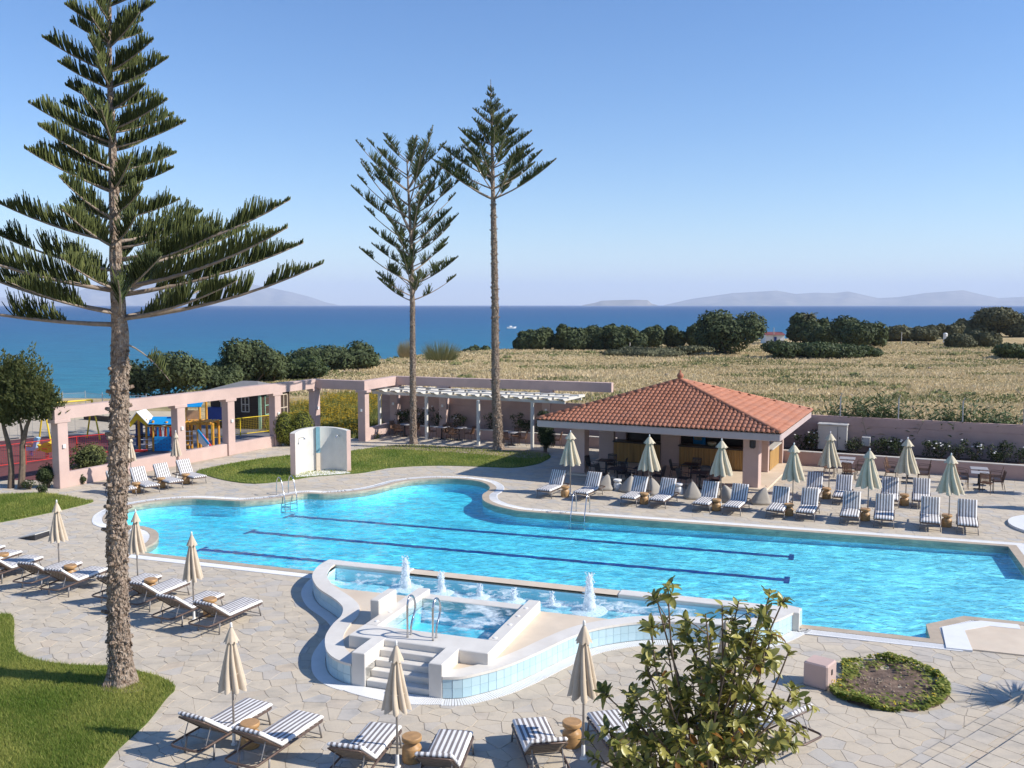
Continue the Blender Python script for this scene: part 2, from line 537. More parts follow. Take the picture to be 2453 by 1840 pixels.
def m_water(name, tint_lo, rip, fol=(0.10, 0.90, 0.98), dens=0.5, foam=0.0, bumpd=0.02, caust=1.0, hi=(1.0, 1.0, 1.0)):
    """clear water: mirror by Fresnel, a caustic net painted into the see-through tint, absorption with depth"""
    m, nt, b = new_mat(name)
    nt.nodes.remove(b)
    out = nt.nodes['Material Output']
    co = pos_node(nt)
    warp = noise_node(nt, co, 0.9, 2, 0.5)
    wv = nd(nt, 'ShaderNodeVectorMath', operation='ADD')
    sc = nd(nt, 'ShaderNodeVectorMath', operation='SCALE')
    wn_ = nd(nt, 'ShaderNodeTexNoise')
    wn_.inputs['Scale'].default_value = 1.1
    nt.links.new(co, wn_.inputs['Vector'])
    nt.links.new(wn_.outputs['Color'], sc.inputs[0])
    sc.inputs['Scale'].default_value = 0.9
    nt.links.new(co, wv.inputs[0])
    nt.links.new(sc.outputs[0], wv.inputs[1])
    mp = nd(nt, 'ShaderNodeMapping')
    mp.inputs['Rotation'].default_value = (0, 0, rad(-48))
    mp.inputs['Scale'].default_value = (0.55, 1.3, 1)
    nt.links.new(wv.outputs[0], mp.inputs[0])
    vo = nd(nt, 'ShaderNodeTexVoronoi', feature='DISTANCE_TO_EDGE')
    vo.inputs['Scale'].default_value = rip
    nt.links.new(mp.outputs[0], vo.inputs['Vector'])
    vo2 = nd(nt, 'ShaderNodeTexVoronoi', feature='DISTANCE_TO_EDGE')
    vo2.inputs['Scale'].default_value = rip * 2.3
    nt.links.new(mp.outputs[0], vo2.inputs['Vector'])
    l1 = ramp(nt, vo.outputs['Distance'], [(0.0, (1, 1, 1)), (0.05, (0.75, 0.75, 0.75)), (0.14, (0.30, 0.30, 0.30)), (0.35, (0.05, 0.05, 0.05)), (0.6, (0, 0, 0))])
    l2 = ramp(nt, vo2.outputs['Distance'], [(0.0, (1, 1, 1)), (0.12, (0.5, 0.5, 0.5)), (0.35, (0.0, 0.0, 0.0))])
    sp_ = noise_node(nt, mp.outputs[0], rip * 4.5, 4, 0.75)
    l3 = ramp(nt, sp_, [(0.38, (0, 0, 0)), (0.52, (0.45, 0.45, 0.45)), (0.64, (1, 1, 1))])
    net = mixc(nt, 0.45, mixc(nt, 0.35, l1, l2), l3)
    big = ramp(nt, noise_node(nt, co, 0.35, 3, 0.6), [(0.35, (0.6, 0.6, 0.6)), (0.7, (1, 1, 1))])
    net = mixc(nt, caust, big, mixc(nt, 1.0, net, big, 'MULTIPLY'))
    tint = mixc(nt, net, tint_lo, hi)  # caustic light painted into the transparent colour, bright along the net lines
    tr = nd(nt, 'ShaderNodeBsdfTransparent')
    nt.links.new(tint, tr.inputs[0])
    gl = nd(nt, 'ShaderNodeBsdfGlossy')
    gl.inputs['Roughness'].default_value = 0.05
    bm = nd(nt, 'ShaderNodeBump')
    bm.inputs['Strength'].default_value = 1.0
    bm.inputs['Distance'].default_value = bumpd
    mp2 = nd(nt, 'ShaderNodeMapping')
    mp2.inputs['Rotation'].default_value = (0, 0, rad(-20))
    mp2.inputs['Scale'].default_value = (0.6, 1.6, 1)
    nt.links.new(wv.outputs[0], mp2.inputs[0])
    h = mathn(nt, 'ADD', noise_node(nt, mp2.outputs[0], 2.2, 3, 0.6), mathn(nt, 'MULTIPLY', noise_node(nt, mp2.outputs[0], 7, 2, 0.5), 0.35))
    nt.links.new(h, bm.inputs['Height'])
    nt.links.new(bm.outputs[0], gl.inputs['Normal'])
    ge = nd(nt, 'ShaderNodeNewGeometry')
    dt = nd(nt, 'ShaderNodeVectorMath', operation='DOT_PRODUCT')
    nt.links.new(ge.outputs['Incoming'], dt.inputs[0])
    nt.links.new(bm.outputs[0], dt.inputs[1])
    one = mathn(nt, 'SUBTRACT', 1.0, mathn(nt, 'ABSOLUTE', dt.outputs['Value']), True)
    fres = mathn(nt, 'ADD', mathn(nt, 'MULTIPLY', mathn(nt, 'POWER', one, 5.0), 0.98), 0.02)
    mx = nd(nt, 'ShaderNodeMixShader')
    nt.links.new(mathn(nt, 'MULTIPLY', fres, 0.9, True), mx.inputs[0])
    nt.links.new(tr.outputs[0], mx.inputs[1])
    nt.links.new(gl.outputs[0], mx.inputs[2])
    last = mx.outputs[0]
    if foam:
        df = nd(nt, 'ShaderNodeBsdfDiffuse')
        df.inputs[0].default_value = (0.75, 0.82, 0.85, 1)
        f1 = noise_node(nt, wv.outputs[0], 1.6, 6, 0.72)
        f2 = ramp(nt, f1, [(0.47, (0, 0, 0)), (0.66, (1, 1, 1))])
        fm = nd(nt, 'ShaderNodeMixShader')
        nt.links.new(mathn(nt, 'MULTIPLY', f2, foam), fm.inputs[0])
        nt.links.new(last, fm.inputs[1])
        nt.links.new(df.outputs[0], fm.inputs[2])
        last = fm.outputs[0]
    nt.links.new(last, out.inputs['Surface'])
    va = nd(nt, 'ShaderNodeVolumeAbsorption')
    va.inputs['Color'].default_value = (*fol, 1)
    va.inputs['Density'].default_value = dens
    nt.links.new(va.outputs[0], out.inputs['Volume'])
    return m
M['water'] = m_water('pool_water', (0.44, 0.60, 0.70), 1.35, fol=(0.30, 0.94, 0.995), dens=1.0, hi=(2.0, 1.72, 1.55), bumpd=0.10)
M['spawater'] = m_water('bubbling_spa_water', (0.78, 0.86, 0.90), 2.2, fol=(0.3, 0.90, 0.98), dens=0.75, foam=0.75, bumpd=0.05)
M['founwater'] = m_water('fountain_water', (0.80, 0.87, 0.90), 3.0, fol=(0.4, 0.92, 0.97), dens=0.7, foam=0.85, bumpd=0.06)

def m_sea():
    m, nt, b = new_mat('sea_water')
    co = pos_node(nt)
    sep = nd(nt, 'ShaderNodeSeparateXYZ')
    nt.links.new(co, sep.inputs[0])
    d = nd(nt, 'ShaderNodeVectorMath', operation='LENGTH')
    nt.links.new(co, d.inputs[0])
    ld = mathn(nt, 'LOGARITHM', d.outputs['Value'], 10.0)
    f = mathn(nt, 'DIVIDE', mathn(nt, 'SUBTRACT', ld, 2.0), 1.7, True)
    st = pos_node(nt, scale=(0.006, 0.012, 1))
    patch = noise_node(nt, st, 1.0, 4, 0.6)
    f = mathn(nt, 'ADD', f, mathn(nt, 'MULTIPLY', mathn(nt, 'SUBTRACT', patch, 0.5), 0.28), True)
    c = ramp(nt, f, [(0.0, (0.018, 0.200, 0.250)), (0.22, (0.009, 0.150, 0.245)), (0.45, (0.005, 0.098, 0.225)), (0.8, (0.004, 0.056, 0.180)), (1.0, (0.004, 0.046, 0.165))])
    ch = noise_node(nt, pos_node(nt, scale=(0.10, 0.28, 1)), 1.0, 4, 0.7)
    c = mixc(nt, 0.8, c, ramp(nt, ch, [(0.36, (0.50, 0.55, 0.62)), (0.55, (0.98, 0.98, 0.98)), (0.72, (1.0, 1.0, 1.0))]), 'MULTIPLY')
    nt.links.new(c, b.inputs['Base Color'])
    b.inputs['Roughness'].default_value = 0.38
    b.inputs['Specular IOR Level'].default_value = 0.14
    bump(nt, b, noise_node(nt, pos_node(nt, scale=(0.25, 0.6, 1)), 1.0, 4, 0.65), 0.8, 0.5)
    return m
M['sea'] = m_sea()
def m_field():
    m, nt, b = new_mat('dry_field')
    co = pos_node(nt)
    a = noise_node(nt, co, 0.055, 5, 0.65)
    c = ramp(nt, a, [(0.28, (0.30, 0.24, 0.09)), (0.42, (0.47, 0.35, 0.18)), (0.55, (0.58, 0.44, 0.24)), (0.70, (0.52, 0.42, 0.26))])
    g = noise_node(nt, pos_node(nt, scale=(0.6, 1.4, 1)), 0.10, 5, 0.7)
    c = mixc(nt, ramp(nt, g, [(0.52, (0, 0, 0)), (0.66, (0.85, 0.85, 0.85))]), c, (0.17, 0.18, 0.075))
    f = noise_node(nt, co, 1.3, 6, 0.75)
    c = mixc(nt, 0.8, c, ramp(nt, f, [(0.3, (0.50, 0.48, 0.45)), (0.6, (1, 1, 1))]), 'MULTIPLY')
    nt.links.new(c, b.inputs['Base Color'])
    b.inputs['Roughness'].default_value = 0.95
    b.inputs['Specular IOR Level'].default_value = 0.1
    bump(nt, b, f, 0.8, 0.25)
    return m
M['field'] = m_field()
def m_lawn():
    m, nt, b = new_mat('mown_lawn')
    co = pos_node(nt)
    a = noise_node(nt, co, 0.6, 5, 0.65)
    c = ramp(nt, a, [(0.3, (0.11, 0.165, 0.03)), (0.5, (0.17, 0.225, 0.045)), (0.7, (0.27, 0.275, 0.085))])
    f = noise_node(nt, co, 22, 5, 0.8)
    c = mixc(nt, 0.8, c, ramp(nt, f, [(0.3, (0.40, 0.42, 0.38)), (0.65, (1, 1, 1))]), 'MULTIPLY')
    nt.links.new(c, b.inputs['Base Color'])
    b.inputs['Roughness'].default_value = 0.9
    b.inputs['Specular IOR Level'].default_value = 0.15
    bump(nt, b, f, 0.9, 0.06)
    return m
M['lawn'] = m_lawn()
M['blade'] = leafy('grass_blade', (0.14, 0.225, 0.033), (0.52, 0.49, 0.14), 0.45, 0.6, 0.2)
M['straw'] = leafy('dry_grass_blade', (0.42, 0.34, 0.17), (0.76, 0.62, 0.40), 0.25, 0.8, 0.1)
M['weed'] = leafy('field_weed', (0.13, 0.15, 0.05), (0.32, 0.31, 0.15), 0.2, 0.8, 0.1)
def m_bark():
    m, nt, b = new_mat('flaky_bark')
    co = pos_node(nt)
    st = pos_node(nt, scale=(1, 1, 0.55))
    vo = nd(nt, 'ShaderNodeTexVoronoi')
    vo.inputs['Scale'].default_value = 22
    nt.links.new(st, vo.inputs['Vector'])
    n = noise_node(nt, co, 9, 6, 0.75)
    c = ramp(nt, n, [(0.32, (0.11, 0.075, 0.055)), (0.42, (0.30, 0.225, 0.17)), (0.56, (0.48, 0.39, 0.31)), (0.75, (0.62, 0.54, 0.45))])
    c = mixc(nt, 0.6, c, ramp(nt, vo.outputs['Distance'], [(0.1, (1, 1, 1)), (0.5, (0.62, 0.56, 0.52))]), 'MULTIPLY')
    nt.links.new(c, b.inputs['Base Color'])
    b.inputs['Roughness'].default_value = 0.95
    b.inputs['Specular IOR Level'].default_value = 0.1
    bump(nt, b, mathn(nt, 'ADD', n, vo.outputs['Distance']), 1.0, 0.06)
    return m
M['bark'] = m_bark()
M['limb'] = basic('grey_limb', (0.28, 0.22, 0.175), 0.9, 0.25, 9)
M['stem'] = basic('brown_stem', (0.16, 0.115, 0.08), 0.85, 0.25, 9)
M['needle'] = leafy('araucaria_needles', (0.032, 0.052, 0.020), (0.185, 0.205, 0.065), 0.25, 0.6, 0.25)
M['juniper'] = leafy('juniper_foliage', (0.022, 0.036, 0.017), (0.115, 0.14, 0.055), 0.15, 0.7, 0.2)
M['greyshrub'] = leafy('olive_foliage', (0.05, 0.055, 0.03), (0.17, 0.165, 0.085), 0.15, 0.7, 0.2)
M['darkshrub'] = leafy('dark_shrub_foliage', (0.020, 0.032, 0.012), (0.085, 0.115, 0.035), 0.2, 0.6, 0.25)
M['brightshrub'] = leafy('clipped_yellow_green', (0.06, 0.09, 0.014), (0.36, 0.36, 0.05), 0.25, 0.6, 0.25)
M['reed'] = leafy('reed_leaves', (0.06, 0.09, 0.035), (0.20, 0.25, 0.11), 0.25, 0.6, 0.25)
M['magnolia'] = leafy('magnolia_leaf', (0.09, 0.115, 0.022), (0.50, 0.45, 0.12), 0.36, 0.38, 0.5)
M['tamarisk'] = leafy('tamarisk_foliage', (0.035, 0.055, 0.018), (0.21, 0.22, 0.075), 0.25, 0.7, 0.2)
M['wildgreen'] = leafy('wild_flower_leaves', (0.12, 0.15, 0.03), (0.36, 0.36, 0.12), 0.3, 0.7, 0.2)
M['petal'] = basic('white_petal', (0.75, 0.72, 0.68), 0.7, 0.08, 9)
M['yellowpetal'] = basic('yellow_petal', (0.75, 0.50, 0.02), 0.7, 0.1, 9)
def m_stripe():
    m, nt, b = new_mat('striped_canvas')
    co = nd(nt, 'ShaderNodeTexCoord').outputs['Object']
    sep = nd(nt, 'ShaderNodeSeparateXYZ')
    nt.links.new(co, sep.inputs[0])
    w = mathn(nt, 'FRACT', mathn(nt, 'ADD', mathn(nt, 'MULTIPLY', sep.outputs[0], 1 / 0.098), 100.28))
    s = mathn(nt, 'GREATER_THAN', w, 0.52)
    n = noise_node(nt, pos_node(nt), 3, 3, 0.6)
    wh = ramp(nt, n, [(0.3, (0.70, 0.68, 0.66)), (0.7, (0.78, 0.76, 0.74))])
    gr = ramp(nt, n, [(0.3, (0.185, 0.165, 0.16)), (0.7, (0.235, 0.21, 0.205))])
    nt.links.new(mixc(nt, s, wh, gr), b.inputs['Base Color'])
    b.inputs['Roughness'].default_value = 0.9
    b.inputs['Specular IOR Level'].default_value = 0.15
    bump(nt, b, noise_node(nt, pos_node(nt), 9, 3, 0.6), 0.25, 0.03)
    return m
M['stripe'] = m_stripe()
def m_foam():
    m, nt, b = new_mat('white_water')
    b.inputs['Base Color'].default_value = (0.86, 0.90, 0.93, 1)
    b.inputs['Roughness'].default_value = 0.5
    tr = nd(nt, 'ShaderNodeBsdfTransparent')
    tl = nd(nt, 'ShaderNodeBsdfTranslucent')
    tl.inputs[0].default_value = (0.9, 0.94, 0.97, 1)
    m1 = nd(nt, 'ShaderNodeMixShader')
    m1.inputs[0].default_value = 0.45
    nt.links.new(b.outputs[0], m1.inputs[1])
    nt.links.new(tl.outputs[0], m1.inputs[2])
    m2 = nd(nt, 'ShaderNodeMixShader')
    n = noise_node(nt, pos_node(nt), 26, 4, 0.7)
    nt.links.new(ramp(nt, n, [(0.50, (0, 0, 0)), (0.72, (0.9, 0.9, 0.9))]), m2.inputs[0])
    nt.links.new(m1.outputs[0], m2.inputs[1])
    nt.links.new(tr.outputs[0], m2.inputs[2])
    nt.links.new(m2.outputs[0], nt.nodes['Material Output'].inputs[0])
    return m
M['foam'] = m_foam()
M['rock'] = basic('island_rock', (0.22, 0.19, 0.15), 0.95, 0.3, 0.002, stain=(0.12, 0.12, 0.08))

# ------------------------------------------------------------------ plan: pool, wall line
TH = rad(-19.2)
UX, UY = math.cos(TH), math.sin(TH)
def uv(u, v, z=0.0):
    return Vector((u * UX - v * UY, u * UY + v * UX, z))
def touv(p):
    return (p[0] * UX + p[1] * UY, -p[0] * UY + p[1] * UX)
def wall_y(x):                     # the boundary wall runs straight behind bar and pergola
    return 54.72 - 0.464 * x
WA = math.atan(-0.464)             # its heading

pc = [(263, 1246), (266, 1234), (285, 1221.5), (307, 1214), (350, 1205.5), (400, 1199.5), (460, 1196), (512, 1198), (575, 1201), (637, 1197),
      (675, 1192.5), (727, 1183), (775, 1184), (825, 1181), (875, 1175), (912, 1168), (950, 1157.5), (987, 1151), (1037, 1147.5), (1087, 1147.5),
      (1125, 1150), (1157, 1156), (1174, 1166), (1172, 1175), (1159, 1184), (1157, 1192), (1162, 1201), (1187, 1212), (1225, 1221), (1253, 1225.5), (1350, 1233)]
far = smooth_loop([G(*p) for p in pc], 5, closed=False)
ra = uv(5.75, 31.06)
right_pts = [uv(5.75, 33.7), ra, uv(11.5, 31.06), uv(11.5, 25.6), uv(3.42, 25.6), uv(2.46, 24.62), uv(2.46, 23.55)]
pen = smooth_loop([uv(-20.98, 23.6), G(347, 1312), G(370, 1299), G(378, 1283), G(370, 1271.5), G(350, 1264), G(332, 1261), G(305, 1259), G(280, 1256), G(266, 1251)], 5, closed=False)
POOL = ccw([(p.x, p.y) for p in far + right_pts + pen])

SPA_L = [(-13.9, 23.49), (-13.86, 22.81), (-13.58, 22.03), (-13.18, 21.44), (-12.69, 20.92), (-12.09, 20.48), (-11.63, 20.1), (-11.31, 19.74), (-11.06, 19.21),
         (-10.97, 18.7), (-10.77, 18.03), (-10.53, 17.56), (-10.23, 17.13), (-9.93, 16.86), (-9.62, 16.70), (-9.36, 16.64)]
SPA_R = [(-7.29, 16.64), (-6.98, 16.76), (-6.73, 17.0), (-6.31, 17.57), (-5.93, 18.42), (-5.64, 19.22), (-5.33, 19.95), (-5.0, 20.45), (-4.44, 20.98), (-3.88, 21.32),
         (-3.04, 21.55), (-2.36, 21.62), (-1.7, 21.79), (-1.16, 22.29), (-0.78, 22.99), (-0.55, 23.49)]
spaL = smooth_loop([uv(*p) for p in SPA_L], 4, closed=False)
spaR = smooth_loop([uv(*p) for p in SPA_R], 4, closed=False)
SPA = ccw([(p.x, p.y) for p in spaL + spaR])

def pl(pts, n=5, z=0):
    return [(p.x, p.y) for p in smooth_loop([G(*p) for p in pts], n)]
LAWNS = {
 'near': pl([(-330, 1470), (-100, 1470), (0, 1473), (26, 1475), (34, 1490), (33, 1523), (38, 1558), (63, 1574), (111, 1588), (190, 1596), (269, 1598), (332, 1610), (380, 1623), (414, 1641), (418, 1655), (400, 1673), (350, 1735), (280, 1800), (215, 1880), (100, 1990), (-400, 1990)]),
 'side': pl([(-260, 1205), (-60, 1190), (60, 1184), (135, 1186), (200, 1198), (222, 1203), (150, 1222), (60, 1241), (0, 1252), (-120, 1275), (-280, 1290)]),
 'middle': pl([(470, 1131), (515, 1119), (600, 1103), (690, 1092), (760, 1086), (847, 1080), (905, 1072), (973, 1067), (1108, 1073), (1210, 1082), (1278, 1084), (1319, 1093), (1300, 1107), (1278, 1114), (1227, 1121), (1142, 1118), (1041, 1116), (939, 1121), (871, 1133), (820, 1137), (745, 1143), (690, 1152), (610, 1159), (548, 1153), (500, 1141)]),
}
BED = pl([(1990, 1652), (2010, 1628), (2022, 1612), (2015, 1600), (2030, 1588), (2090, 1580), (2150, 1583), (2210, 1600), (2255, 1625), (2275, 1655), (2262, 1682), (2220, 1700), (2160, 1707), (2090, 1700), (2030, 1682), (1997, 1666)])

# ------------------------------------------------------------------ sea, islands
sea = MB()
sea.poly([(-42000, 55, -4.0), (42000, 55, -4.0), (42000, 42000, -4.0), (-42000, 42000, -4.0)])
sea.build('sea', M['sea'], kind='structure')

def island(name, prof, dist, depth, lab, seed):
    """prof: pixel skyline; a real ridge with slopes before and behind it"""
    pts = []
    for i in range(len(prof) - 1):
        for k in range(8):
            t = k / 8
            pts.append((prof[i][0] * (1 - t) + prof[i + 1][0] * t, prof[i][1] * (1 - t) + prof[i + 1][1] * t))
    pts.append(prof[-1])
    rows = []
    for fr in (-1.0, -0.8, -0.55, -0.3, -0.12, 0.0, 0.3, 1.0):
        row = []
        for i, (x, y) in enumerate(pts):
            top = D(x, y, dist)
            h = max(0, top.z + 4)
            hh = h * (1 - abs(fr) ** 0.8)
            rg = noise.noise(Vector((x * 0.03, fr * 2.5, seed))) * h * 0.22 * (1 if 0 < abs(fr) < 1 else 0)
            yy = dist + fr * depth * (0.35 + 0.65 * min(1, h / 300))
            row.append((top.x * yy / dist, yy, -5 + hh + rg + (0.5 if fr == 0 else 0)))
        rows.append(row)
    mb = MB()
    for a, b_ in zip(rows[:-1], rows[1:]):
        mb.ribbon(a, b_)
    o = mb.build(name, M['rock'], smooth=True, kind='structure')
    return o
island('hills', [(-400, 700), (-200, 690), (-60, 706), (60, 718), (120, 722), (180, 700), (260, 672), (330, 668), (400, 668), (450, 656), (497, 650), (540, 664), (580, 676), (640, 688), (700, 700), (745, 712), (780, 724), (815, 731.5)], 24000, 3500, '', 1.3)
island('hills', [(1590, 731), (1657, 716), (1755, 702), (1810, 699), (1860, 696), (1906, 704), (1952, 701), (2000, 702), (2031, 698), (2103, 714), (2150, 712), (2215, 702), (2307, 695), (2353, 706), (2393, 714), (2453, 711), (2600, 704), (2800, 720)], 21000, 3000, '', 5.1)
island('islet', [(1395, 731), (1427, 725), (1440, 720.5), (1480, 719), (1520, 718), (1552, 719), (1560, 727), (1575, 731)], 15000, 500, '', 7.7)

# ------------------------------------------------------------------ field terrain down to the shore
COAST = [(-1400, 985), (-600, 965), (0, 958), (300, 949), (500, 924), (700, 890), (850, 862), (960, 850), (1200, 836), (1400, 826), (1700, 815), (2000, 806), (2300, 796), (2700, 785), (3200, 776)]
coast = [G(*p) for p in COAST]
coast2 = [(p.x, p.y) for p in coast]
land_loop = coast2 + [(700, 300), (700, -20), (-260, -20), (-260, 80)]
def land_z(x, y):
    d = dist_loop(x, y, coast2, closed=False)
    if not inside(x, y, land_loop):
        d = -d
    k = max(0.0, min(1.0, (y - wall_y(x) - 1) / 14.0)) if x > -9 else max(0.0, min(1.0, (y - 64) / 10.0))
    z = -0.08 + k * (0.12 + 0.35 * noise.noise(Vector((x * 0.035, y * 0.035, 0.4))) + 0.12 * noise.noise(Vector((x * 0.16, y * 0.16, 2.4))))
    if d < 2.5:
        z -= (2.5 - d) ** 1.15 * 0.55
    return max(z, -6.0)
GROUND = [(-75, -8), (75, -8), (75, wall_y(75) + .2), (-8.5, wall_y(-8.5) + 0.2), (-12, 64), (-75, 64)]
tg = MB()
xs = [-130 + 2.2 * i for i in range(60)] + [2 + 2.6 * i for i in range(60)] + [158 + 6 * i for i in range(40)]
ys = [24 + 2.2 * i for i in range(56)] + [147 + 3.2 * i for i in range(34)] + [256 + 8 * i for i in range(14)]
gi = {}
vs = []
def tv(i, j):
    if (i, j) not in gi:
        gi[(i, j)] = len(vs)
        vs.append((xs[i], ys[j], land_z(xs[i], ys[j])))
    return gi[(i, j)]
fs = []
for i in range(len(xs) - 1):
    for j in range(len(ys) - 1):
        x, y = (xs[i] + xs[i + 1]) / 2, (ys[j] + ys[j + 1]) / 2
        if inside(x, y, GROUND) and dist_loop(x, y, GROUND) > 4:
            continue
        if abs(x) > 0.75 * y + 60:
            continue
        if not inside(x, y, land_loop) and dist_loop(x, y, coast2, False) > 14:
            continue
        fs.append((tv(i, j), tv(i + 1, j), tv(i + 1, j + 1), tv(i, j + 1)))
tg._add(vs, fs)
tg.build('field', M['field'], smooth=True, kind='structure')

# ------------------------------------------------------------------ terrace sheet and crazy paving
gd = MB()
gd.sheet(GROUND, -0.009, holes=[offset_loop(POOL, 0.15)])
terrace = gd.build('terrace', M['grout'], kind='structure')

pool_out = offset_loop(POOL, 0.42)
spa_in = offset_loop(SPA, -0.05)
SP = 0.325
STEPS_POLY = [(9.9, 17.8), (7.1, 15.6), (6.0, 13.5), (12, 12), (13, 18)]
def site(i, j):
    r = random.Random(i * 7919 + j * 104729 + 5)
    x, y, q, k = i * SP + (r.random() - .5) * SP * 1.05, j * SP + (r.random() - .5) * SP * 1.05, r.random(), r.random()
    return (x, y, q if k > 0.2 else None)
sites = {}
def gs(i, j):
    if (i, j) not in sites:
        sites[(i, j)] = site(i, j)
    return sites[(i, j)]
NB = sorted([(a, b) for a in range(-3, 4) for b in range(-3, 4) if (a, b) != (0, 0)], key=lambda t: t[0] ** 2 + t[1] ** 2)
def cell(i, j):
    x0, y0, _ = gs(i, j)
    q = [(x0 - 1, y0 - 1), (x0 + 1, y0 - 1), (x0 + 1, y0 + 1), (x0 - 1, y0 + 1)]
    for a, b in NB:
        x1, y1, live = gs(i + a, j + b)
        if live is None:
            continue
        nx, ny = x1 - x0, y1 - y0
        k = (x1 * x1 + y1 * y1 - x0 * x0 - y0 * y0) / 2
        out = []
        n = len(q)
        dq = [nx * p[0] + ny * p[1] - k for p in q]
        for t in range(n):
            d0, d1 = dq[t], dq[(t + 1) % n]
            if d0 <= 0:
                out.append(q[t])
            if d0 * d1 < 0:
                s = d0 / (d0 - d1)
                p0, p1 = q[t], q[(t + 1) % n]
                out.append((p0[0] + (p1[0] - p0[0]) * s, p0[1] + (p1[1] - p0[1]) * s))
        q = out
    return q
stones = []
lawn_in = {k: l for k, l in LAWNS.items()}
def bbox(l):
    return (min(p[0] for p in l), min(p[1] for p in l), max(p[0] for p in l), max(p[1] for p in l))
EXCL = [(l, bbox(l)) for l in (pool_out, spa_in, BED, STEPS_POLY)] 
LAWNX = [(offset_loop(ccw(l), -0.25), bbox(l)) for l in LAWNS.values()]
ARC_IN = [(-60, 39.2), (-17.6, 40.6), (-13.3, 53.2), (-9, 60), (-60, 64)]     # playground behind the arcade
for j in range(int(12 / SP), int(60 / SP)):
    yy = j * SP
    xm = 0.60 * yy + 2.0
    for i in range(int(-xm / SP), int(xm / SP) + 1):
        x, y, rr = gs(i, j)
        if rr is None:
            continue
        if y > wall_y(x) - 0.3 or (x < -9 and y > 60):
            continue
        if any(bb[0] < x < bb[2] and bb[1] < y < bb[3] and inside(x, y, l) for l, bb in EXCL + LAWNX):
            continue
        if inside(x, y, ARC_IN):
            continue
        stones.append((x, y, rr, cell(i, j)))
def stone_mesh(mb, q, x, y, rr, z=0.0):
    n = len(q)
    cxm, cym = sum(p[0] for p in q) / n, sum(p[1] for p in q) / n
    dz = (rr * 7.3 % 1 - .5) * 0.005
    a, b = [], []
    for p in q:
        dx, dy = p[0] - cxm, p[1] - cym
        L = math.hypot(dx, dy) + 1e-6
        k1, k2 = max(0.3, 1 - 0.004 / L), max(0.3, 1 - 0.009 / L)
        a.append((cxm + dx * k1, cym + dy * k1, z - 0.022))
        b.append((cxm + dx * k2, cym + dy * k2, z + dz))
    mb.tint = rr
    mb._add(a + b, [(t, (t + 1) % n, n + (t + 1) % n, n + t) for t in range(n)] + [tuple(range(n, 2 * n))])
def vis(x, y):
    p = PX((x, y, 0))
    return -20 < p[0] < 2473 and p[1] < 1850
order = sorted([s for s in stones if vis(s[0], s[1])], key=lambda s: s[0] ** 2 + s[1] ** 2)
near300 = set(id(s) for s in order[:300])
rest = MB()
rest.tint = 0
for s in stones:
    if id(s) in near300:
        mb = MB()
        mb.tint = 0
        stone_mesh(mb, s[3], s[0], s[1], s[2])
        mb.build('paving_stone', M['stone'], terrace)
    else:
        stone_mesh(rest, s[3], s[0], s[1], s[2])
rest.build('far_paving_stones', M['stone'], terrace, kind='stuff')

# ------------------------------------------------------------------ lawns and grass
def grass(loop, n, hmin, hmax, w, seed, nearer=True, z=0.03):
    r = random.Random(seed)
    bb = bbox(loop)
    mb = MB()
    mb.tint = 0
    k = 0
    tries = 0
    while k < n and tries < n * 12:
        tries += 1
        x, y = r.uniform(bb[0], bb[2]), r.uniform(bb[1], bb[3])
        if nearer:
            p = PX((x, y, 0))
            if not (-40 < p[0] < 2500 and p[1] < 1880):
                continue
        if not inside(x, y, loop):
            continue
        if r.random() > 0.35 + 0.65 * min(1, dist_loop(x, y, loop) / 0.5) and r.random() < 0.6:
            continue
        k += 1
        a = r.uniform(0, 6.283)
        h = r.uniform(hmin, hmax)
        lx, ly = r.gauss(0, h * .5), r.gauss(0, h * .5)
        cx_, cy_ = math.cos(a) * w / 2, math.sin(a) * w / 2
        pt = noise.noise(Vector((x * 0.7, y * 0.7, 1)))
        mb.tint = max(0, min(1, r.gauss(0.40, .22) + pt * .55))
        mb._add([(x - cx_, y - cy_, z - .02), (x + cx_, y + cy_, z - .02), (x + lx, y + ly, z + h)], [(0, 1, 2)])
    return mb
for nm, (cnt, hm, hx, w) in {'near': (60000, 0.04, 0.09, 0.016), 'side': (16000, 0.05, 0.11, 0.03), 'middle': (26000, 0.05, 0.10, 0.04)}.items():
    l = ccw(LAWNS[nm])
    mb = MB()
    mb.prism(l, -0.02, 0.03)
    lo = mb.build('lawn', M['lawn'], kind='structure')
    g = grass(l, cnt, hm, hx, w, len(nm))
    go = g.build('grass', M['blade'], lo, kind='stuff')

dp = pl([(905, 1076), (960, 1067), (1100, 1071), (1290, 1080), (1312, 1092), (1262, 1099), (1180, 1092), (1080, 1085), (985, 1079)])
mb = MB(); mb.sheet(dp, 0.036)
mb.build('bare_soil', M['dirt'], kind='structure')
tp_ = pl([(225, 1640), (262, 1630), (300, 1628), (340, 1640), (345, 1655), (300, 1665), (250, 1658)])
mb = MB(); mb.sheet(tp_, 0.036)
mb.build('bare_soil', M['dirt'], kind='structure')
